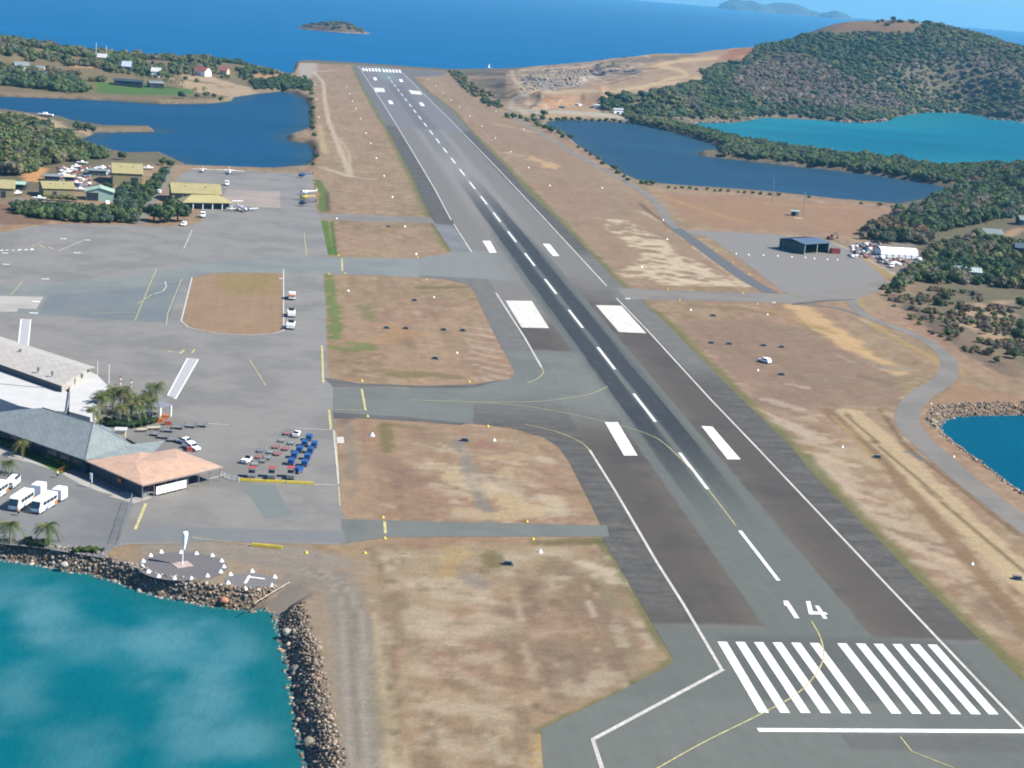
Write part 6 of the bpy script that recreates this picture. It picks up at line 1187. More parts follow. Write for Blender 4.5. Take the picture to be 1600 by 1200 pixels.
# low walls and fences
def fence(name, pxs, h, n_, mat, label, cat='fence', rails=(0.3, 0.95), th=0.05, panel=None):
    P = GP(pxs); root = empty(name, P[0], 0, label, cat); O = P[0]
    L_ = [0]
    for i in range(len(P)-1): L_.append(L_[-1]+math.dist(P[i][:2], P[i+1][:2]))
    def at(d):
        i = max(k for k in range(len(P)-1) if L_[k] <= d+1e-6); f = (d-L_[i])/(L_[i+1]-L_[i]); return (P[i][0]*(1-f)+P[i+1][0]*f-O[0], P[i][1]*(1-f)+P[i+1][1]*f-O[1])
    for k in range(n_+1):
        x, y = at(L_[-1]*k/n_*0.9999); MB().tube((x, y, 0), (x, y, h), th).build('post', mat, root)
    rl = MB()
    for r_ in rails:
        for i in range(len(P)-1): rl.tube((P[i][0]-O[0], P[i][1]-O[1], h*r_), (P[i+1][0]-O[0], P[i+1][1]-O[1], h*r_), th*0.7)
    rl.build('rail', mat, root)
    if panel:
        pb = MB()
        for i in range(len(P)-1):
            a_, b_ = Vector((P[i][0]-O[0], P[i][1]-O[1], 0)), Vector((P[i+1][0]-O[0], P[i+1][1]-O[1], 0)); n2 = int((b_-a_).length/0.25)
            for k in range(n2): c0_ = a_.lerp(b_, k/n2); pb.tube(c0_+Vector((0, 0, .1)), c0_+Vector((0, 0, h*0.94)), 0.012, n=3, cap=False)
        pb.build('mesh_panel', mat, root)
    return root
fence('chain_fence', [(206, 788), (196, 820), (186, 852)], 2.4, 7, M_STEEL, 'tall wire fence between the car park and the apron', panel=True)
fence('crowd_fence', [(345, 744), (362, 751), (373, 753)], 1.2, 4, M_WHITE, 'short white railing between the terminal corner and the yellow barrier', panel=True)
fence('low_fence', [(196, 668), (240, 656), (252, 652)], 1.0, 8, M_CREAM, 'low cream railing along the garden behind the terminal')
fence('shore_barrier', [(398, 944), (452, 912)], 0.35, 5, M_CREAM, 'low pale kerb rail beside the boat ramp', rails=(0.8,), th=0.09)
fence('entry_railing', [(88, 742), (105, 734), (112, 732)], 1.1, 5, M_ORANGE, 'orange-brown entry railing at the end of the terminal lawn')
for a_, b_, lb in (((372, 751), (414, 753.5), 'left length of the yellow barrier in front of the baggage tractors'), ((415, 753.5), (446, 754.5), 'middle length of the yellow barrier in front of the baggage tractors'), ((447, 755), (490, 757), 'right length of the yellow barrier in front of the baggage tractors'), ((393, 853), (441, 857.5), 'lone yellow barrier on the edge of the dirt below the apron')):
    o_, r_, W = frame(a_, b_); root = empty('yellow_barrier', o_, r_, lb, 'barrier'); MB().box(0, W, -0.25, 0.25, 0.08, 0.6, 0.08).build('beam', M_YELLOW, root)
    for k in range(3): MB().box(W*(k+.3)/3, W*(k+.5)/3, -0.3, 0.3, 0, 0.08).build('foot', M_DARK, root)
# ------------------------------------------------------------------ masts, poles, signs
def mast(px, py, h, label, r=0.12, mat=None, lattice=False):
    g = onto(px, py); root = empty('mast' if lattice else 'pole', g, 0, label, 'mast' if lattice else 'pole')
    if lattice:
        mb = MB()
        for k in range(3): a_ = k*2.094; mb.tube((0.3*math.cos(a_), 0.3*math.sin(a_), 0), (0.16*math.cos(a_), 0.16*math.sin(a_), h), 0.05, n=5)
        for k in range(int(h)): 
            for q in range(3): a_, b_ = q*2.094, (q+1)*2.094; mb.tube((0.28*math.cos(a_), 0.28*math.sin(a_), k), (0.26*math.cos(b_), 0.26*math.sin(b_), k+1), 0.025, n=4)
        mb.build('lattice', mat or M_STEEL, root); MB().tube((0, 0, h), (0, 0, h+1.5), 0.05).build('antenna', M_WHITE, root)
    else:
        MB().tube((0, 0, 0), (0, 0, h), r, r*0.7).build('shaft', mat or M_WHITE, root); MB().box(-0.3, 0.3, -0.12, 0.12, h, h+0.18).build('lamp_head', M_STEEL, root)
    return root
mast(1206, 315, 11, 'left of two slender masts on the grass by the right lagoon', lattice=True); mast(1254, 338, 12, 'right of two slender masts, next to the tiny green hut', lattice=True)
mast(152, 594, 5.6, 'left white light pole behind the terminal palms', 0.1); mast(170, 599, 5.6, 'right white light pole behind the terminal palms', 0.1)
mast(150, 92, 14, 'left thin mast on the far left ridge', 0.25); mast(166, 96, 14, 'right thin mast on the far left ridge', 0.25); mast(1464, 356, 7, 'white pole in front of the wood at the right', 0.12)
for px, py, lb in ((188, 601, 'left red and white marker post behind the terminal palms'), (205, 606, 'right red and white marker post behind the terminal palms')):
    root = empty('marker_post', G(px, py), 0, lb, 'post')
    for k in range(4): MB().tube((0, 0, k*0.6), (0, 0, k*0.6+0.6), 0.16).build('red_band' if k % 2 else 'white_band', M_RED if k % 2 else M_WHITE, root)
root = empty('entry_sign', G(142, 762), heading((142, 762), (150, 765)), 'tall white and blue sign in front of the terminal wall', 'sign'); MB().tube((0, 0, 0), (0, 0, 1.2), 0.07).build('post', M_STEEL, root); MB().box(-0.35, 0.35, -0.06, 0.06, 1.2, 3.2).build('panel', M_WHITE, root); MB().box(-0.3, 0.3, -0.08, -0.06, 1.25, 1.8).build('blue_panel', M_BLUE, root)
# windsock
root = empty('windsock', G(285, 883), 0.5, 'white windsock hanging limp from its pole on a pale square base', 'windsock')
MB().box(-1.6, 1.6, -1.4, 1.4, 0.02, 0.16).build('base_plate', paint('pinkish_slab', BA(206, 184, 176), 0.8, 0.2), root); MB().tube((0, 0, 0.1), (0, 0, 6.6), 0.11, 0.08, 10).build('pole', M_WHITE, root)
sk = MB(); n_ = 12; rings = []
for z, r, dx in ((6.55, 0.5, 0.32), (6.0, 0.52, 0.34), (5.0, 0.44, 0.3), (4.0, 0.32, 0.26), (3.3, 0.22, 0.22), (2.9, 0.2, 0.22)): rings.append([(dx+math.cos(2*math.pi*i/n_)*r*(1+0.08*math.sin(3*i)), math.sin(2*math.pi*i/n_)*r, z) for i in range(n_)])
sk.loft(rings); sk.build('sock', M_WHITE, root, True); MB().tube((0, 0, 6.5), (0.75, 0, 6.6), 0.05).build('arm', M_STEEL, root)
# ------------------------------------------------------------------ gable markers and small airfield furniture
def cone_marker(mat, r=0.5, h=0.62):
    mb = MB(); mb.lathe_z([(r, 0), (r, 0.05), (r*0.12, h), (0.0001, h+0.01)], 10); return mb.build('marker_cone', mat, None)
CW = P_(cone_marker(M_WHITE)); CWf = P_(cone_marker(M_WHITE, 0.62, 0.8)); CYw = P_(cone_marker(M_YELLOW, 0.5, 0.6))
def many(proto, lst, label, group, s=1.0):
    for px, py in lst: 
        g = G(px, py+0.5); place(proto, px, py+0.5, label, 'marker cone', group, s, 0.0, 0.0)
many(CW, [(251.6, 863), (235, 868.6), (223.6, 877.4), (222, 885.6), (231.6, 894), (247.6, 901), (272.6, 904), (298.8, 904.6), (324, 900.4), (344.6, 894), (349.6, 886), (346, 877), (331.4, 868.6), (306.6, 865.4), (282.4, 863.6)], 'white cone marker in the ring round the windsock', 'cones ringing the windsock')
many(CW, [(393.6, 893), (359.8, 898), (356, 911.4), (383, 920.6), (424.6, 915.6), (429, 902)], 'white cone marker round the small signal circle near the boat ramp', 'cones ringing the signal circle')
many(CWf, [(491.8, 132), (495, 155), (498, 183), (541.8, 135), (546, 146), (551, 158), (556, 170), (563, 185.5), (571.7, 208), (579, 224), (588, 247), (600, 275), (613, 308), (632.5, 354), (650, 397)], 'white cone marker on the grass strip left of the far runway half', 'cones left of the far runway', 0.95)
many(CWf, [(669, 124), (681, 134), (693, 145), (704.5, 156), (718, 167), (734, 181), (753, 197), (774, 215.5), (798, 237), (826, 262), (859, 290), (775, 174), (818, 202), (940.6, 293.6)], 'white cone marker on the grass strip right of the far runway half', 'cones right of the far runway', 0.95)
many(CWf, [(1150, 396.6), (1169.4, 398), (1192.6, 398.6), (1215, 400), (1237, 401.6), (1258, 402.4), (1272, 404), (1292.4, 405.4), (1308, 406)], 'white cone marker in the row across the apron before the right hangar', 'cones across the right apron', 0.8)
many(CWf, [(1042, 374), (1036, 344), (1002, 417)], 'white cone marker in the dry grass left of the dark taxi lane', 'cones left of the taxi lane', 0.9)
for px, py, lb, s in [(544, 455, 'white cone marker in the green corner of the upper grass island', .8), (678, 465, 'white cone marker near the top right of the upper grass island', .7), (714, 552, 'white cone marker near the bottom right of the upper grass island', .7), (581.5, 681, 'large white cone at the left of the middle grass island', 1.1), (772, 688.6, 'white cone near the top right of the middle grass island', .8), (844, 863, 'white cone on the grass just below the narrow taxiway', .9),
                      (526, 342, 'white cone beside the narrow cross road', .8), (1079, 485, 'white cone on the right grass just below the right taxiway', .8), (1184, 579, 'white cone beside the parked white car', .7), (1316, 699, 'white cone on the pale bare strip at the right', .7), (1490, 714, 'white cone between the right road and the bay', .6), (1519, 882, 'lone white cone in the brown grass at the lower right', .7), (1199, 492, 'white cone on the yellowish bare patch at the right', .7), (1455, 631, 'small white cone by the rocks at the bay corner', .5)]:
    place(CWf, px, py, lb, 'marker cone', None, s, 0.0, 0.0)
many(CYw, [(565, 595), (733, 596.5), (574, 650.5), (762, 666)], 'yellow cone marker beside the wide middle taxiway', 'cones beside the middle taxiway', 0.95)
many(CYw, [(598, 808.6), (601, 841), (823, 815), (832.5, 842.5), (570, 864), (478.4, 863.6)], 'yellow cone marker beside the narrow near taxiway', 'cones beside the near taxiway', 0.85)
many(CYw, [(1043, 452), (1061.6, 468.5), (1160.6, 458), (1183, 475)], 'yellow cone marker beside the taxiway to the right hangar', 'cones beside the right taxiway', 0.95)
many(CYw, [(1094.6, 374.6), (1119, 392), (1144.6, 410), (1170, 428)], 'yellow cone marker along the dark taxi lane', 'cones along the taxi lane', 1.0)
many(CYw, [(529, 399), (539, 427), (652, 402), (666, 436), (514, 428)], 'yellow cone marker beside the upper bluish taxiway', 'cones beside the upper taxiway', 0.9)
def light_box():
    root = empty('approach_light_box', (0, 0, 0)); MB().box(-1.0, 1.0, -0.5, 0.5, 0.35, 0.95, 0.1).build('housing', M_GREYM, root); MB().box(-0.85, 0.85, -0.56, -0.5, 0.45, 0.8).build('lens', M_DARK, root)
    for x in (-0.8, 0.8): MB().tube((x, 0, 0), (x, 0, 0.4), 0.06).build('leg', M_STEEL, root)
    MB().box(-1.3, 1.3, -0.9, 0.9, 0.01, 0.06).build('pad', M_TEALW, root); return P_(root)
LB = light_box()
for lst, lb, gr in (([(604, 513), (634, 514), (693, 516), (723, 517)], 'grey glide slope light box in the row across the upper left island', 'light boxes left of the runway'), ([(1111, 536.5), (1139, 538), (1193, 540.5), (1221, 543)], 'grey glide slope light box in the row across the right grass', 'light boxes right of the runway')):
    for px, py in lst: place(LB, px, py, lb, 'light box', gr, 0.8, YAW*-1, 0.0)
for px, py, lb in ((607, 355, 'dark light box on the small upper grass island'), (647.5, 470, 'dark light box at the top of the upper left island'), (680, 561, 'pale grey light box at the bottom of the upper left island'), (726, 689, 'grey light box in the middle grass island'), (793.5, 882, 'grey light box below the narrow taxiway'), (1114, 494, 'dark light box below the right taxiway'), (1221, 586, 'small pale light box right of the parked white car'), (1370.5, 715, 'grey light box on the brown strip at the right'), (1589, 905, 'grey light box at the lower right edge')):
    place(LB, px, py, lb, 'light box', None, 0.85, YAW*-1, 0.0)
# ================================================================== VEHICLES
def wheels(root, xs, ys, r, w_=0.22, sub=True):
    for x in xs:
        for y in ys:
            t_ = MB().tube((x, y-w_/2, r), (x, y+w_/2, r), r, r, 12).build('wheel', M_RUBBER, root)
            if sub: s_ = 1 if y > 0 else -1; MB().tube((x, y+s_*w_/2, r), (x, y+s_*(w_/2+0.03), r), r*0.5, r*0.45, 8).build('hub', M_STEEL, t_)
def car_body(prof, hw, mat, root, name='body'):
    """side profile (x,z) given a slight tumblehome and rounded edges"""
    mb = MB(); n = len(prof); rings = []
    for y, k in ((-hw, 0.9), (-hw*0.92, 0.99), (hw*0.92, 0.99), (hw, 0.9)):
        zc = sum(p[1] for p in prof)/n; xc = sum(p[0] for p in prof)/n
        rings.append([(xc+(p[0]-xc)*k, y, zc+(p[1]-zc)*k) for p in prof])
    mb.loft(rings); return mb.build(name, mat, root, False, 0.04)
def make_bus(kind='shuttle_bus', L_=7.6, H=2.9, hw=1.15, stripe=True):
    root = empty(kind, (0, 0, 0)); h0 = 0.35
    prof = [(0, h0), (0, 1.1), (0.25, 1.5), (0.75, H-0.25), (1.1, H), (L_-0.25, H), (L_, H-0.3), (L_, h0)]; car_body(prof, hw, M_WHITE, root)
    wd = MB(); wd.add([(0.03, -hw*0.86, 1.25), (0.03, hw*0.86, 1.25), (0.62, hw*0.82, H-0.4), (0.62, -hw*0.82, H-0.4)], [(0, 3, 2, 1)]); wd.v = [(x-0.05, y, z+0.02) for x, y, z in wd.v]; wd.build('windscreen', M_GLASS, root)
    for s_ in (-1, 1):
        w_ = MB(); n = 4; x0, x1 = 1.3, L_-0.5
        for k in range(n): a_, b_ = x0+(x1-x0)*k/n+0.05, x0+(x1-x0)*(k+1)/n-0.05; y = s_*(hw+0.012); w_.add([(a_, y, 1.55), (b_, y, 1.55), (b_, y, 2.35), (a_, y, 2.35), (a_, s_*(hw-.1), 1.55), (b_, s_*(hw-.1), 1.55), (b_, s_*(hw-.1), 2.35), (a_, s_*(hw-.1), 2.35)], [(0, 1, 2, 3) if s_ < 0 else (3, 2, 1, 0), (0, 4, 5, 1), (3, 2, 6, 7), (0, 3, 7, 4), (1, 5, 6, 2)])
        w_.build('side_window', M_GLASS, root)
        if stripe:
            y = s_*(hw+0.015); st = MB(); st.add([(L_-1.4, y, 0.5), (L_-0.2, y, 0.5), (L_-0.3, y, 1.4), (L_-1.7, y, 1.2)], [(0, 1, 2, 3)]); st.build('orange_panel', M_ORANGE, root)
            st = MB(); st.add([(2.0, y, 0.5), (2.9, y, 0.45), (4.6, y, 1.3), (4.0, y, 1.35), (3.0, y, 0.95)], [(0, 1, 2, 3, 4)]); st.build('blue_swoosh', M_BLUE, root)
        MB().box(-0.03, 0.05, s_*0.8-0.18, s_*0.8+0.18, 0.7, 0.95).build('headlight', M_STEEL, root); MB().tube((0.25, s_*hw, 2.0), (0.1, s_*(hw+0.25), 1.9), 0.05).box(0.0, 0.12, s_*(hw+.25)-.05, s_*(hw+.25)+.05, 1.6, 2.0).build('mirror', M_DARK, root)
    MB().box(-0.06, 0.08, -hw*0.95, hw*0.95, 0.35, 0.6).build('bumper', M_GREYM, root)
    wheels(root, (1.3, L_-1.6), (-hw+0.14, hw-0.14), 0.4)
    return root
def make_trailer():
    root = empty('luggage_trailer', (0, 0, 0)); MB().box(0, 2.9, -1.1, 1.1, 0.5, 2.75, 0.03).build('box_body', M_WHITE, root, False, 0.05); MB().tube((0, 0, 0.55), (-1.1, 0, 0.5), 0.05).build('drawbar', M_GREYM, root)
    MB().box(2.5, 2.53, -0.8, 0.8, 0.7, 1.5).build('orange_panel', M_ORANGE, root); MB().box(0.7, 1.9, -1.03, -1.0, 0.8, 1.2).box(0.7, 1.9, 1.0, 1.03, 0.8, 1.2).build('logo_panel', paint('pale_pink_panel', BA(236, 190, 180), .5, .3), root)
    wheels(root, (1.3,), (-0.85, 0.85), 0.32); return root
def put(root, nose, tail, label, cat, group=None):
    g = G(*nose); o = root; o.location = g; o.rotation_euler = (0, 0, heading(nose, tail)); return tag(o, label, cat, group)
b1 = put(make_bus(), (20, 800), (58, 775), 'white shuttle bus with orange rear panel, the left of the two pulling luggage trailers', 'bus')
b2 = put(copy_tree(b1), (54, 804), (90, 783), 'white shuttle bus with orange rear panel, the right of the two pulling luggage trailers', 'bus')
b3 = put(copy_tree(b1), (-20, 786), (14, 764), 'white shuttle bus cut off by the left edge of the picture', 'bus')
t1 = put(make_trailer(), (56, 778), (72, 767), 'white luggage trailer behind the left shuttle bus', 'trailer'); put(copy_tree(t1), (88, 785), (104, 775), 'white luggage trailer behind the right shuttle bus', 'trailer')
mv = make_bus('minibus', 4.9, 2.0, 0.88, False); mv.scale = (1, 1, 1); put(mv, (14, 765), (30, 751), 'small white minibus parked behind the shuttle buses', 'minibus')
def make_car(kind='parked_car', mat=None, truck=False):
    root = empty(kind, (0, 0, 0)); hw = 0.88; mat = mat or M_WHITE
    if truck: prof = [(0, .4), (0, .85), (1.2, 1.0), (1.75, 1.6), (2.9, 1.6), (3.0, 1.0), (4.9, 1.0), (4.9, .4)]
    else: prof = [(0, .4), (0, .8), (0.2, .95), (1.2, 1.05), (1.8, 1.65), (3.9, 1.7), (4.4, 1.1), (4.5, .4)]
    car_body(prof, hw, mat, root)
    g = MB()
    for s_ in (-1, 1):
        y = s_*(hw*0.985); q = [(1.75, 1.1), (3.7 if not truck else 2.8, 1.1), (3.6 if not truck else 2.8, 1.5), (2.0, 1.5)]; g.add([(x, y+s_*0.02, z) for x, z in q], [(0, 1, 2, 3) if s_ < 0 else (3, 2, 1, 0)])
    g.add([(1.22, -0.75, 1.1), (1.22, 0.75, 1.1), (1.68, 0.7, 1.58), (1.68, -0.7, 1.58)], [(0, 3, 2, 1)]); g.v = [(x-0.02, y, z+0.03) if i > 7 else (x, y, z) for i, (x, y, z) in enumerate(g.v)]
    g.build('windows', M_GLASS, root); 
    if truck: MB().box(3.1, 4.8, -0.75, 0.75, 0.98, 1.03).build('tray_liner', M_DARK, root)
    for s_ in (-1, 1): MB().box(-0.03, 0.05, s_*0.6-.14, s_*0.6+.14, .62, .78).build('headlight', M_STEEL, root)
    wheels(root, (0.85, 3.6), (-0.78, 0.78), 0.35); return root
car = put(make_car(), (1186, 564), (1203, 569), 'white car parked alone on the dry grass right of the runway', 'car'); 
ute = make_car('utility_truck', None, True); put(ute, (310, 706), (290, 699), 'white utility truck nearer the terracotta roof with a red load behind', 'truck')
put(copy_tree(ute), (302, 697), (283, 692), 'white utility truck just behind the first one beside the terminal', 'truck')
for i, (n_, t_, lb) in enumerate([((292, 326), (303, 322), 'white truck at the left end of the low hipped building'), ((314, 325), (311, 319), 'white van between the tree clump and the hipped building'), ((317, 341), (316, 333), 'white van parked nearest the apron beside the tree clump'), ((285, 354), (296, 348), 'white vehicle at the sandy edge below the tree clump'), ((355, 291), (352, 285), 'white van behind the parked jet'), ((248, 303), (250, 300), 'small white car on the road to the hangar'), ((1393, 419), (1395, 414), 'white car in front of the white shelter'), ((1370, 404), (1378, 406), 'white vehicle among the gear left of the shelter'), ((167, 318), (169, 322), 'white car below the pale green shed'), ((1059, 96), (1068, 95), 'white truck on the bare plateau above the quarry'), ((1061, 132), (1056, 131), 'pale truck on the sandy quarry road above the dark wood')]):
    o = put(copy_tree(car if i != 0 else ute), n_, t_, lb, 'van' if 'van' in lb else 'vehicle')
    g = onto(*n_); o.location = g
    if 'van' in lb: o.scale = (1.1, 1.15, 1.4); o.name = 'parked_van'
# baggage gear
def make_cart():
    root = empty('covered_baggage_cart', (0, 0, 0)); MB().box(-1.1, 1.1, -0.7, 0.7, 0.35, 0.5).build('deck', M_GREYM, root); cv = MB(); cv.xprof([(-1.1, .5), (-1.1, 1.45), (-0.7, 1.62), (0.7, 1.62), (1.1, 1.45), (1.1, .5)], -0.68, 0.68); cv.build('canvas_cover', M_BLUE, root)
    MB().tube((1.1, 0, .4), (1.8, 0, .35), .04).build('drawbar', M_STEEL, root); wheels(root, (-0.75, 0.75), (-0.6, 0.6), 0.2, 0.14, False); return root
def make_dolly(mat, frame_=True):
    root = empty('baggage_dolly', (0, 0, 0)); MB().box(-1.2, 1.2, -0.7, 0.7, 0.4, 0.5).build('deck', mat, root)
    for x in (-1.15, 1.15):
        r_ = MB()
        for y in (-.65, 0, .65): r_.tube((x, y, .5), (x, y, 1.15), .035, n=5)
        r_.tube((x, -.65, 1.15), (x, .65, 1.15), .035, n=5).build('end_rail', M_STEEL if frame_ else mat, root)
    MB().tube((1.2, 0, .4), (2.0, 0, .3), .04).build('drawbar', M_STEEL, root); wheels(root, (-0.8, 0.8), (-0.6, 0.6), 0.2, 0.14, False); return root
def make_tug(top, body):
    root = empty('baggage_tractor', (0, 0, 0)); mb = MB(); mb.xprof([(-1.4, .3), (-1.4, .95), (-0.3, 1.0), (-0.2, .75), (1.0, .75), (1.1, .95), (1.4, .95), (1.4, .3)], -.65, .65); mb.build('body', body, root, False, 0.03)
    MB().box(0.1, 0.6, -.5, .5, .75, .95).box(.55, .7, -.5, .5, .95, 1.3).build('seat', M_DARK, root); MB().tube((-0.1, -.3, .8), (0.05, -.3, 1.2), .03).tube((0.05, -.45, 1.2), (0.05, -.15, 1.2), .04).build('steering_wheel', M_DARK, root)
    if top:
        MB().box(-.3, 1.2, -.62, .62, 1.85, 1.93).build('canopy', top, root); p = MB()
        for x in (-.25, 1.15):
            for y in (-.57, .57): p.tube((x, y, .8), (x, y, 1.85), .035, n=5)
        p.build('canopy_frame', M_STEEL, root)
    wheels(root, (-0.9, 0.95), (-.58, .58), 0.3, 0.18, False); return root
CB, DR, DS, DG = P_(make_cart()), P_(make_dolly(M_DOLLY)), P_(make_dolly(M_STEEL)), P_(make_dolly(M_GREYM, False)); TR, TW = P_(make_tug(M_RED, M_GREYM)), P_(make_tug(None, M_WHITE))
rza = heading((483, 686), (455, 724))
for px, py in [(483, 688), (476, 697), (468, 706.5), (460, 715.5), (455, 726)]: place(CB, px, py, 'blue canvas covered baggage cart in the left, longer row of blue carts', 'baggage cart', 'blue baggage carts, left row', 0.95, rza, 0.0)
for px, py in [(491, 699), (485, 708), (480.5, 718), (476, 728)]: place(CB, px, py, 'blue canvas covered baggage cart in the right row of blue carts', 'baggage cart', 'blue baggage carts, right row', 0.95, rza, 0.0)
place(CB, 466, 739, 'blue covered baggage cart turned sideways beside the right red-topped tractor', 'baggage cart', None, 0.95, heading((460, 740), (472, 735)), 0.0)
for pr, px, py, lb in [(DR, 448, 679, 'faded red dolly at the top of the dolly rows'), (DS, 440, 690, 'silver framed dolly second from the top of the left dolly row'), (DR, 431, 700, 'faded red dolly in the middle of the left dolly row'), (DS, 422, 708, 'silver dolly just below the middle of the left dolly row'), (DG, 407, 706, 'grey dolly standing outside the left dolly row'), (DR, 405, 716, 'faded red dolly near the bottom of the left dolly row'), (DS, 398, 727, 'silver dolly at the bottom of the left dolly row'),
                       (DS, 455, 694, 'white framed dolly behind the white tractor'), (DR, 446, 703, 'bright red dolly in the right dolly row'), (DR, 433, 711, 'red dolly in the lower half of the right dolly row'), (DS, 418, 717, 'silver dolly at the lower end of the right dolly row'), (DG, 410, 722, 'last grey dolly of the right dolly row')]: place(pr, px, py, lb, 'dolly', None, 1.0, rza, 0.0)
place(TW, 385, 723, 'white baggage tractor at the lower left of the dollies', 'tractor', None, 1.15, heading((378, 727), (392, 718)), 0.0); place(TW, 463, 682, 'white baggage tractor at the top of the right dolly row', 'tractor', None, 1.15, rza, 0.0)
for px, lb in ((393, 'left'), (424, 'middle'), (454, 'right')): place(TR, px, 747, f'red-topped grey baggage tractor, {lb} of the three behind the yellow barrier', 'tractor', None, 1.25, heading((px, 747), (px+3, 735)), 0.0)
for i, (px, py, lb) in enumerate([(314, 667, 'grey dolly farthest right in front of the walkway gate'), (297, 668, 'grey dolly second from the right in front of the walkway gate'), (278, 670, 'grey dolly near the orange boxes by the gate'), (262, 675, 'grey dolly by the low cream railing'), (245, 681, 'dark dolly left of the row behind the terracotta roof'), (255, 685, 'dark dolly in the row behind the terracotta roof'), (271, 690, 'dark dolly nearest the white utility trucks')]): place(DG, px, py, lb, 'dolly', None, 1.15, heading((px, py), (px+12, py+1)), 0.0)
for px, py, m_, lb in [(297, 705, M_RED, 'red crate behind the nearer white utility truck'), (262, 664, M_RED, 'red crate at the end of the low cream railing'), (258, 654, M_ORANGE, 'orange crate beside the gate canopy'), (249, 660, M_ORANGE, 'yellowish orange crate in front of the gate canopy'), (1304, 396, M_CONT, None), (68, 286, M_CONT, 'rusty red box at the foot of the orange cut bank')]:
    g = onto(px, py); big = lb is None; s_ = 2.2 if big else 0.8; root = empty('shipping_container' if big else 'crate', g, 0.1, lb or 'rusty red container beside the small hangar on the right', 'container' if big else 'crate')
    MB().box(-s_, s_, -s_*.6, s_*.6, 0.02, s_*1.05).build('box_body', m_, root); MB().box(-s_-.05, s_+.05, -s_*.6-.05, s_*.6+.05, s_*1.05, s_*1.05+.1).build('lid', m_, root)
for px, py, w_, lb in ((240, 672, 3.2, 'long cream bench table on the ground behind the terminal'), (222, 675, 2.4, 'shorter cream bench table behind the terminal')):
    g = G(px, py); root = empty('bench_table', g, 0.25, lb, 'table'); MB().box(-w_/2, w_/2, -.5, .5, .7, .8).build('table_top', M_CREAM, root)
    for x in (-w_/2+.3, w_/2-.3): MB().box(x-.06, x+.06, -.4, .4, 0, .7).build('leg', M_GREYM, root)
# ground service vehicles by the grass island
gs = make_car('service_truck', None, True); put(gs, (456, 464), (456, 477), 'white service truck with orange rear, farthest of three by the oval grass island', 'truck'); gs.scale = (1.3, 1.3, 1.5); MB().box(4.2, 4.95, -.85, .85, .9, 1.25).build('orange_box', M_ORANGE, gs); MB().box(2.9, 4.2, -.8, .8, 1.0, 1.7).build('equipment_box', M_WHITE, gs)
place(TW, 455, 494, 'white ground power tractor in the middle of the three by the grass island', 'tractor', None, 1.9, 1.6, 0.0); place(TW, 454, 513, 'dark and white tractor nearest the camera of the three by the grass island', 'tractor', None, 1.9, 1.5, 0.0)
# excavator
root = empty('excavator', onto(1297, 374), 0.4, 'small dark excavator with bent arm behind the small hangar', 'excavator'); MB().box(-1.5, 1.5, -1.2, -.7, 0, .7, .1).box(-1.5, 1.5, .7, 1.2, 0, .7, .1).build('track', M_RUBBER, root); MB().box(-1.4, .9, -1, 1, .75, 1.5).build('body', M_CONT, root); MB().box(-.1, 1.0, -.9, .1, 1.5, 2.6, .08).build('cab', M_GLASS, root)
MB().tube((.9, .4, 1.4), (3.2, .4, 3.2), .18).tube((3.2, .4, 3.2), (4.6, .4, 2.6), .15).build('boom', M_DARK, root); MB().tube((4.6, .4, 2.6), (4.9, .4, 1.0), .13).build('arm', M_DARK, root); MB().xprof([(4.5, 1.0), (5.3, 1.0), (5.2, .4), (4.6, .3)], 0, .8).build('bucket', M_DARK, root)
# clutter of the yard left and beside the shelter: boats on trailers, pallets, sheets
def make_boat():
    root = empty('stored_boat', (0, 0, 0)); r_ = []
    for x, w_, z0 in ((-2.6, .7, .5), (-1.5, .95, .4), (0, 1.0, .4), (1.4, .75, .5), (2.5, .12, .9)): r_.append([(x, -w_, 1.2), (x, -w_*.7, z0+.2), (x, 0, z0), (x, w_*.7, z0+.2), (x, w_, 1.2)])
    MB().loft(r_).build('hull', M_WHITE, root); MB().box(-.8, .6, -.55, .55, 1.2, 1.9, .12).build('cabin', M_WHITE, root); MB().box(-1.6, 1.6, -.5, .5, .12, .3).build('cradle', M_DARK, root); return root
BT = P_(make_boat())
for px, py, a_, lb in [(100, 276, .3, 'white boat leftmost of the pile in the shed yard'), (106, 271, .9, 'white boat second in the pile in the shed yard'), (113, 268, .2, 'white boat in the middle of the pile in the shed yard'), (119, 263, .7, 'white boat in the upper part of the pile in the shed yard'), (129, 257, .1, 'white boat topmost in the shed yard'), (104, 281, 1.2, 'white boat at the lower edge of the pile in the shed yard'), (150, 268, .4, 'white boat behind the dark flat-roofed store'), (120, 289, .2, 'white boat right of the wide yellow shed'), (160, 265, 1.0, 'white boat left of the tall olive shed'), (232, 265, .5, 'white boat right of the tall olive shed'), (32, 292, .4, 'white boat under the pale lean-to'), (27, 305, .9, 'white boat in front of the left yellow shed'), (62, 313, .1, 'white boat below the wide yellow shed'), (126, 299, .3, 'white boat left of the pale green shed')]: place(BT, px, py, lb, 'boat', None, 1.15, a_)
rr_ = random.Random(5)
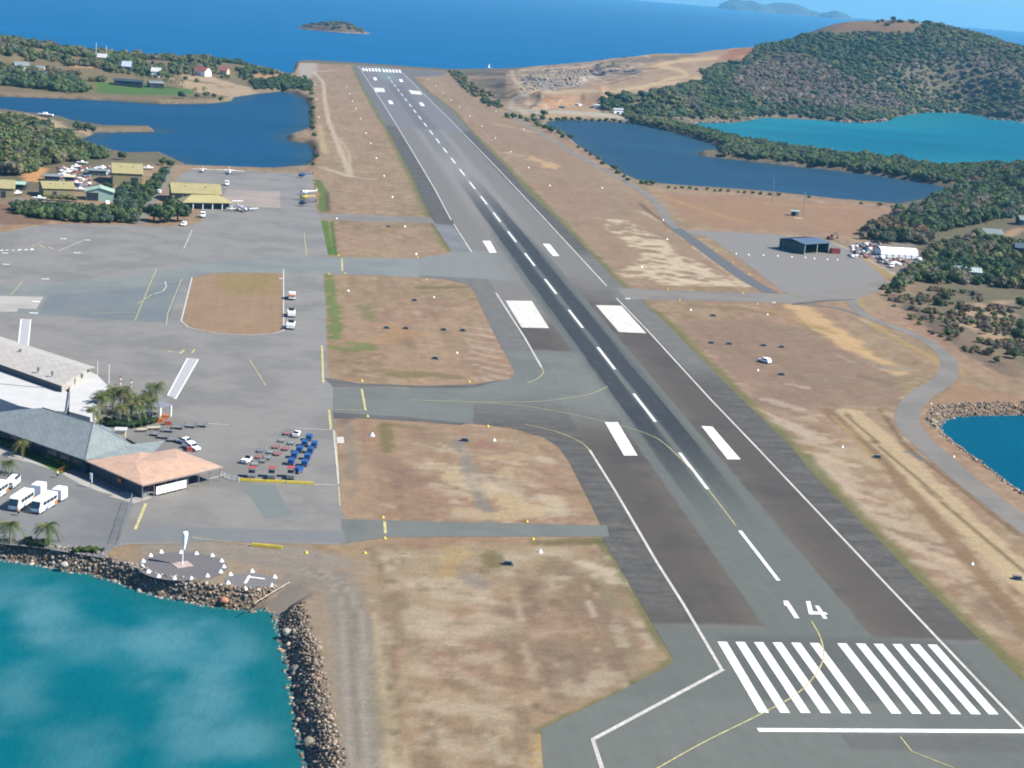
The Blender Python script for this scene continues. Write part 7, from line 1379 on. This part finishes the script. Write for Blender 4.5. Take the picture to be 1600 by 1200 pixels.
def clutter(name, pxs, cols, label, s=(0.4, 1.6)):
    V, F, Cc = [], [], []; v0, f0 = None, None; n0 = 0
    for px, py in pxs:
        g = onto(px, py, 4); a_ = rr_.uniform(0, 3); w_, d_, h_ = rr_.uniform(*s), rr_.uniform(*s), rr_.uniform(.3, 1.5); c_ = np.array(rr_.choice(cols))*0.62; ca, sa = math.cos(a_), math.sin(a_)
        for x, y, z in [(-w_, -d_, 0), (w_, -d_, 0), (w_, d_, 0), (-w_, d_, 0), (-w_*.9, -d_*.9, h_), (w_*.9, -d_*.9, h_*rr_.uniform(.7, 1)), (w_*.9, d_*.9, h_), (-w_*.9, d_*.9, h_)]: V.append((g[0]+x*ca-y*sa, g[1]+x*sa+y*ca, g[2]+z)); Cc.append(c_)
        F += [(n0, n0+3, n0+2, n0+1), (n0+4, n0+5, n0+6, n0+7), (n0, n0+1, n0+5, n0+4), (n0+1, n0+2, n0+6, n0+5), (n0+2, n0+3, n0+7, n0+6), (n0+3, n0, n0+4, n0+7)]; n0 += 8
    t = MT(name+'_mix', .7, .3); t.col(t.attr('Col')); return tag(link(name, mesh_np(name, np.array(V), np.array(F), np.array(Cc)), t.m), label, 'scrap heap', kind='stuff')
cl = [L(230, 230, 232), L(120, 120, 124), L(80, 84, 90), L(190, 180, 166), L(150, 140, 130), L(160, 90, 80), L(110, 130, 150)]
clutter('scrap_heap', [(rr_.uniform(92, 140), rr_.uniform(262, 292)) for _ in range(110)]+[(rr_.uniform(140, 176), rr_.uniform(262, 274)) for _ in range(50)], cl, 'jumble of stored materials and scrap between the sheds')
clutter('stacked_gear', [(rr_.uniform(1328, 1376), rr_.uniform(382, 404)) for _ in range(90)]+[(rr_.uniform(1376, 1440), rr_.uniform(404, 414)) for _ in range(40)]+[(rr_.uniform(1410, 1438), rr_.uniform(416, 428)) for _ in range(24)], cl, 'jumble of stacked building gear round the white shelter')
clutter('quarry_boulders', [(rr_.uniform(812, 910), rr_.uniform(120, 142)) for _ in range(150)]+[(rr_.uniform(850, 920), rr_.uniform(110, 122)) for _ in range(60)], [L(160, 156, 150), L(128, 120, 112), L(190, 178, 160)], 'heaps of broken rock on the quarry benches', (0.7, 1.8))
clutter('quarry_crag', [(rr_.uniform(924, 945), rr_.uniform(99, 118)) for _ in range(70)]+[(rr_.uniform(945, 1000), rr_.uniform(106, 114)) for _ in range(40)], [L(84, 88, 96), L(104, 102, 104), L(70, 74, 84)], 'dark bluish craggy rock face on the upper quarry bench, shade painted in', (1.4, 3.2))  # blocks coloured dark to carry the shade of the crag face
clutter('shore_boulders', [(1310+rr_.uniform(0, 75), 186+rr_.uniform(0, 3)) for _ in range(50)]+[(1545+rr_.uniform(0, 55), 184+rr_.uniform(0, 4)) for _ in range(40)]+[(1040+rr_.uniform(0, 140), 184+rr_.uniform(0, 4)) for _ in range(50)], [L(150, 130, 116), L(110, 100, 92)], 'brown shore rocks at the foot of the wooded hill', (1.0, 2.6))
# ------------------------------------------------------------------ aircraft
def make_plane(span, length, low=True, jet=False, high_tail=False):
    root = empty('light_aircraft', (0, 0, 0)); R0 = length*0.055; zc = R0+0.9
    MB().lathe_x([(0, .02), (length*.05, R0*.6), (length*.15, R0), (length*.55, R0), (length*.8, R0*.55), (length, .08)], 12, 0, zc).build('fuselage', M_WHITE, root, True)
    zw = zc-R0*.7 if low else zc+R0*1.0; x0 = length*.34; c0, c1 = length*.17, length*.1
    w_ = MB()
    for s_ in (-1, 1):
        y1 = s_*span/2; z1 = zw+(span*.02 if low else 0); vs = [(x0, 0, zw-.06), (x0+c0, 0, zw-.04), (x0+c0*.9, y1, z1-.03), (x0+c0*.9-c1, y1, z1-.04), (x0, 0, zw+.12), (x0+c0, 0, zw), (x0+c0*.9, y1, z1+.01), (x0+c0*.9-c1, y1, z1+.06)]
        fs = [(0, 1, 2, 3), (7, 6, 5, 4), (0, 3, 7, 4), (1, 5, 6, 2), (3, 2, 6, 7)]; w_.add(vs, fs if s_ < 0 else [tuple(reversed(f)) for f in fs])
    w_.build('wing', M_WHITE, root)
    zt = zc+length*.17 if high_tail else zc+.1; MB().xprof([(length*.84, zc), (length*.93, zc+length*.17), (length*1.02, zc+length*.17), (length*.99, zc)], -.06, .06).build('tail_fin', M_WHITE, root)
    MB().box(length*.9, length*1.0, -span*.17, span*.17, zt, zt+.1, .02).build('tailplane', M_WHITE, root)
    g = MB(); g.lathe_x([(length*.13, R0*.4), (length*.17, R0*.9), (length*.24, R0*1.02), (length*.28, R0*.8)], 10, 0, zc+R0*.35, 0.85, 0.8); g.build('cockpit_window', M_GLASS, root, True)
    if jet:
        for s_ in (-1, 1): MB().lathe_x([(length*.28, .22), (length*.3, .36), (length*.45, .36), (length*.52, .18)], 10, s_*span*.17, zw+.1).build('engine', M_GREYM, root, True); MB().box(length*.27, length*.275, s_*span*.17-.06, s_*span*.17+.06, zw-1.0, zw+1.2).build('propeller', M_DARK, root)
    else: MB().box(-.05, .0, -.9, .9, zc-.06, zc+.06).build('propeller', M_DARK, root)
    for x, y in ((length*.12, 0), (length*.4, -R0*1.6), (length*.4, R0*1.6)):
        l = MB(); l.tube((x, y, zc-R0*.6), (x, y, .3), .06); l.build('leg', M_STEEL, root); MB().tube((x, y-.08, .25), (x, y+.08, .25), .25, n=10).build('wheel', M_RUBBER, root)
    if not low:
        for s_ in (-1, 1): MB().tube((length*.38, s_*R0, zc-R0*.5), (length*.42, s_*span*.25, zw), .05).build('strut', M_STEEL, root)
    return root
j = make_plane(15.5, 12.5, True, True, True); put(j, (385, 333), (362, 323), 'white twin-engined aircraft with a tall tail parked in front of the hipped building', 'aircraft'); j.name = 'twin_engine_aircraft'
c1_ = make_plane(11, 8.5, False); put(c1_, (316, 271), (320, 262), 'smaller white high-winged aircraft by the lagoon edge behind the hangar', 'aircraft'); c2_ = make_plane(15.5, 11, False); put(c2_, (359, 274), (357, 264), 'larger white high-winged aircraft by the lagoon edge behind the hangar', 'aircraft')
def make_heli(mat, mat2):
    root = empty('helicopter', (0, 0, 0)); rings = []; n = 12
    for x, w_, h_, zc in ((0, .1, .1, 1.2), (.35, .6, .5, 1.25), (1.1, .85, .8, 1.45), (2.2, .85, .85, 1.55), (3.0, .6, .6, 1.75), (3.6, .25, .25, 1.95), (7.0, .12, .14, 2.2)): rings.append([(x, math.cos(2*math.pi*i/n)*w_, zc+math.sin(2*math.pi*i/n)*h_) for i in range(n)])
    MB().loft(rings).build('body', mat, root, True); MB().lathe_x([(.2, .35), (.5, .62), (1.0, .78), (1.35, .7)], 10, 0, 1.5, 1.0, .8).build('cockpit_glass', M_GLASS, root, True)
    MB().xprof([(6.6, 2.2), (7.1, 3.2), (7.5, 3.2), (7.2, 2.1)], -.05, .05).build('tail_fin', mat2, root); MB().box(6.8, 6.9, .12, .18, 1.6, 2.9).build('tail_rotor', M_DARK, root)
    MB().tube((2.0, 0, 2.3), (2.0, 0, 2.9), .1).build('mast', M_GREYM, root); ro = MB(); ro.box(-3.0, 7.0, -.1, .1, 2.86, 2.9, rz=.5, c=(2, 0)); ro.build('rotor_blade', M_DARK, root); MB().box(-3.0, 7.0, -.1, .1, 2.91, 2.95, rz=2.07, c=(2, 0)).build('rotor_blade', M_DARK, root)
    for s_ in (-1, 1): MB().tube((.2, s_*.9, .12), (3.3, s_*.9, .12), .06).tube((.9, s_*.9, .12), (1.0, s_*.5, .9), .04).tube((2.5, s_*.9, .12), (2.4, s_*.5, .9), .04).build('skid', M_STEEL, root)
    return root
for i, (m1, m2, px, py, a_, lb) in enumerate([(M_BLUE, M_RED, 466, 278, .3, 'dark blue and red helicopter at the lagoon end of the apron'), (M_WHITE, M_WHITE, 469, 305, .15, 'white helicopter, farthest of the group of three by the green strip'), (M_YELLOW, M_ORANGE, 468, 313, .1, 'yellow helicopter in the middle of the group of three by the green strip'), (M_NAVY, M_BLUE, 466, 322, .1, 'blue helicopter, nearest of the group of three by the green strip')]):
    h_ = make_heli(m1, m2); h_.location = G(px, py); h_.rotation_euler = (0, 0, a_); h_.scale = (1.15,)*3; tag(h_, lb, 'helicopter')
# yacht, beached boat
yb = empty('sailing_yacht', G(765, 107, SEA), .4, 'tiny sailing yacht with a white sail beyond the runway end', 'yacht'); r_ = [[(x, -w_, 1.3), (x, 0, .1), (x, w_, 1.3)] for x, w_ in ((-6, .8), (-2, 1.8), (3, 1.5), (6.5, .1))]; MB().loft(r_).build('hull', M_WHITE, yb); MB().tube((0, 0, 1), (0, 0, 13), .12).build('mast', M_STEEL, yb)
yb.scale = (.5, .5, .55)
MB().add([(0, .1, 2), (-5, .5, 2), (0, .1, 12.5), (0, .0, 2), (-5, .4, 2), (0, 0, 12.5)], [(0, 2, 1), (3, 4, 5), (0, 1, 4, 3), (1, 2, 5, 4)]).build('sail', M_WHITE, yb)
bb = copy_tree(BT['o'], onto(70, 182), 2.9, 'white boat pulled up on the pale sand bank of the left lagoon'); bb['category'] = 'boat'; bb.scale = (2.2, 1.6, 1.5)
# person beside the bus
def person(px, py, face, shirt, label):
    g = G(px, py); root = empty('person', g, face, label, 'person'); skin = paint('skin', L(190, 140, 112), .6, .3)
    J = {'pel': (0, 0, .95), 'ch': (0, 0, 1.35), 'nk': (0, 0, 1.5), 'hd': (.02, 0, 1.62), 'tp': (.02, 0, 1.76)}; V = list(J.values()); E_ = [(0, 1), (1, 2), (2, 3), (3, 4)]; Rr = [.16, .17, .06, .1, .07]
    for s_ in (-1, 1):
        b = len(V); V += [(0, s_*.1, .9), (.03, s_*.12, .5), (-.02, s_*.13, .08), (.14, s_*.14, .04)]; E_ += [(0, b), (b, b+1), (b+1, b+2), (b+2, b+3)]; Rr += [.1, .07, .05, .04]
        b = len(V); V += [(0, s_*.2, 1.42), (-.02, s_*.28, 1.15), (.1, s_*.28, .92), (.13, s_*.27, .82)]; E_ += [(1, b), (b, b+1), (b+1, b+2), (b+2, b+3)]; Rr += [.07, .045, .035, .03]
    me = bpy.data.meshes.new('body'); me.from_pydata(V, E_, []); o = bpy.data.objects.new('body', me); COL.objects.link(o); m_ = o.modifiers.new('skin', 'SKIN')
    for i, q in enumerate(me.skin_vertices[0].data): q.radius = (Rr[i], Rr[i]*.9 if i < 2 else Rr[i]); q.use_root = (i == 0)
    s_ = o.modifiers.new('sub', 'SUBSURF'); s_.levels = s_.render_levels = 1; me.materials.append(skin); o.parent = root
    MB().lathe_z([(.19, .9), (.2, 1.1), (.24, 1.4), (.13, 1.5)], 12).build('shirt', shirt, root, True); MB().lathe_z([(.13, .5), (.13, .75), (.2, .95)], 10, 0, -.1).lathe_z([(.13, .5), (.13, .75), (.2, .95)], 10, 0, .1).build('shorts', M_NAVY, root, True); MB().lathe_z([(.115, 1.64), (.12, 1.72), (.06, 1.81), (.001, 1.82)], 10, .01, 0).build('hair', M_DARK, root, True)
person(29, 806, 2.5, paint('peach_shirt', BA(230, 190, 160), .8, .2), 'person in a peach shirt standing in front of the left shuttle bus'); person(90, 747, 1.0, M_WHITE, 'person in a white shirt beside the orange entry railing')
# ------------------------------------------------------------------ sea air
hb = MB().box(-21000, 21000, -20500, 21500, SEA-7, 230.0).build('haze', None)
hm = bpy.data.materials.new('sea_air'); hm.use_nodes = True; nt = hm.node_tree; nt.nodes.clear(); ou = nt.nodes.new('ShaderNodeOutputMaterial'); pv = nt.nodes.new('ShaderNodeVolumePrincipled'); nt.links.new(pv.outputs[0], ou.inputs['Volume'])
pv.inputs['Density'].default_value = 5.5e-5; pv.inputs['Color'].default_value = (0.22, 0.64, 1.0, 1); pv.inputs['Anisotropy'].default_value = 0.2
hb.data.materials.append(hm); tag(hb, 'thin pale blue sea haze over the whole scene', 'haze', kind='stuff')
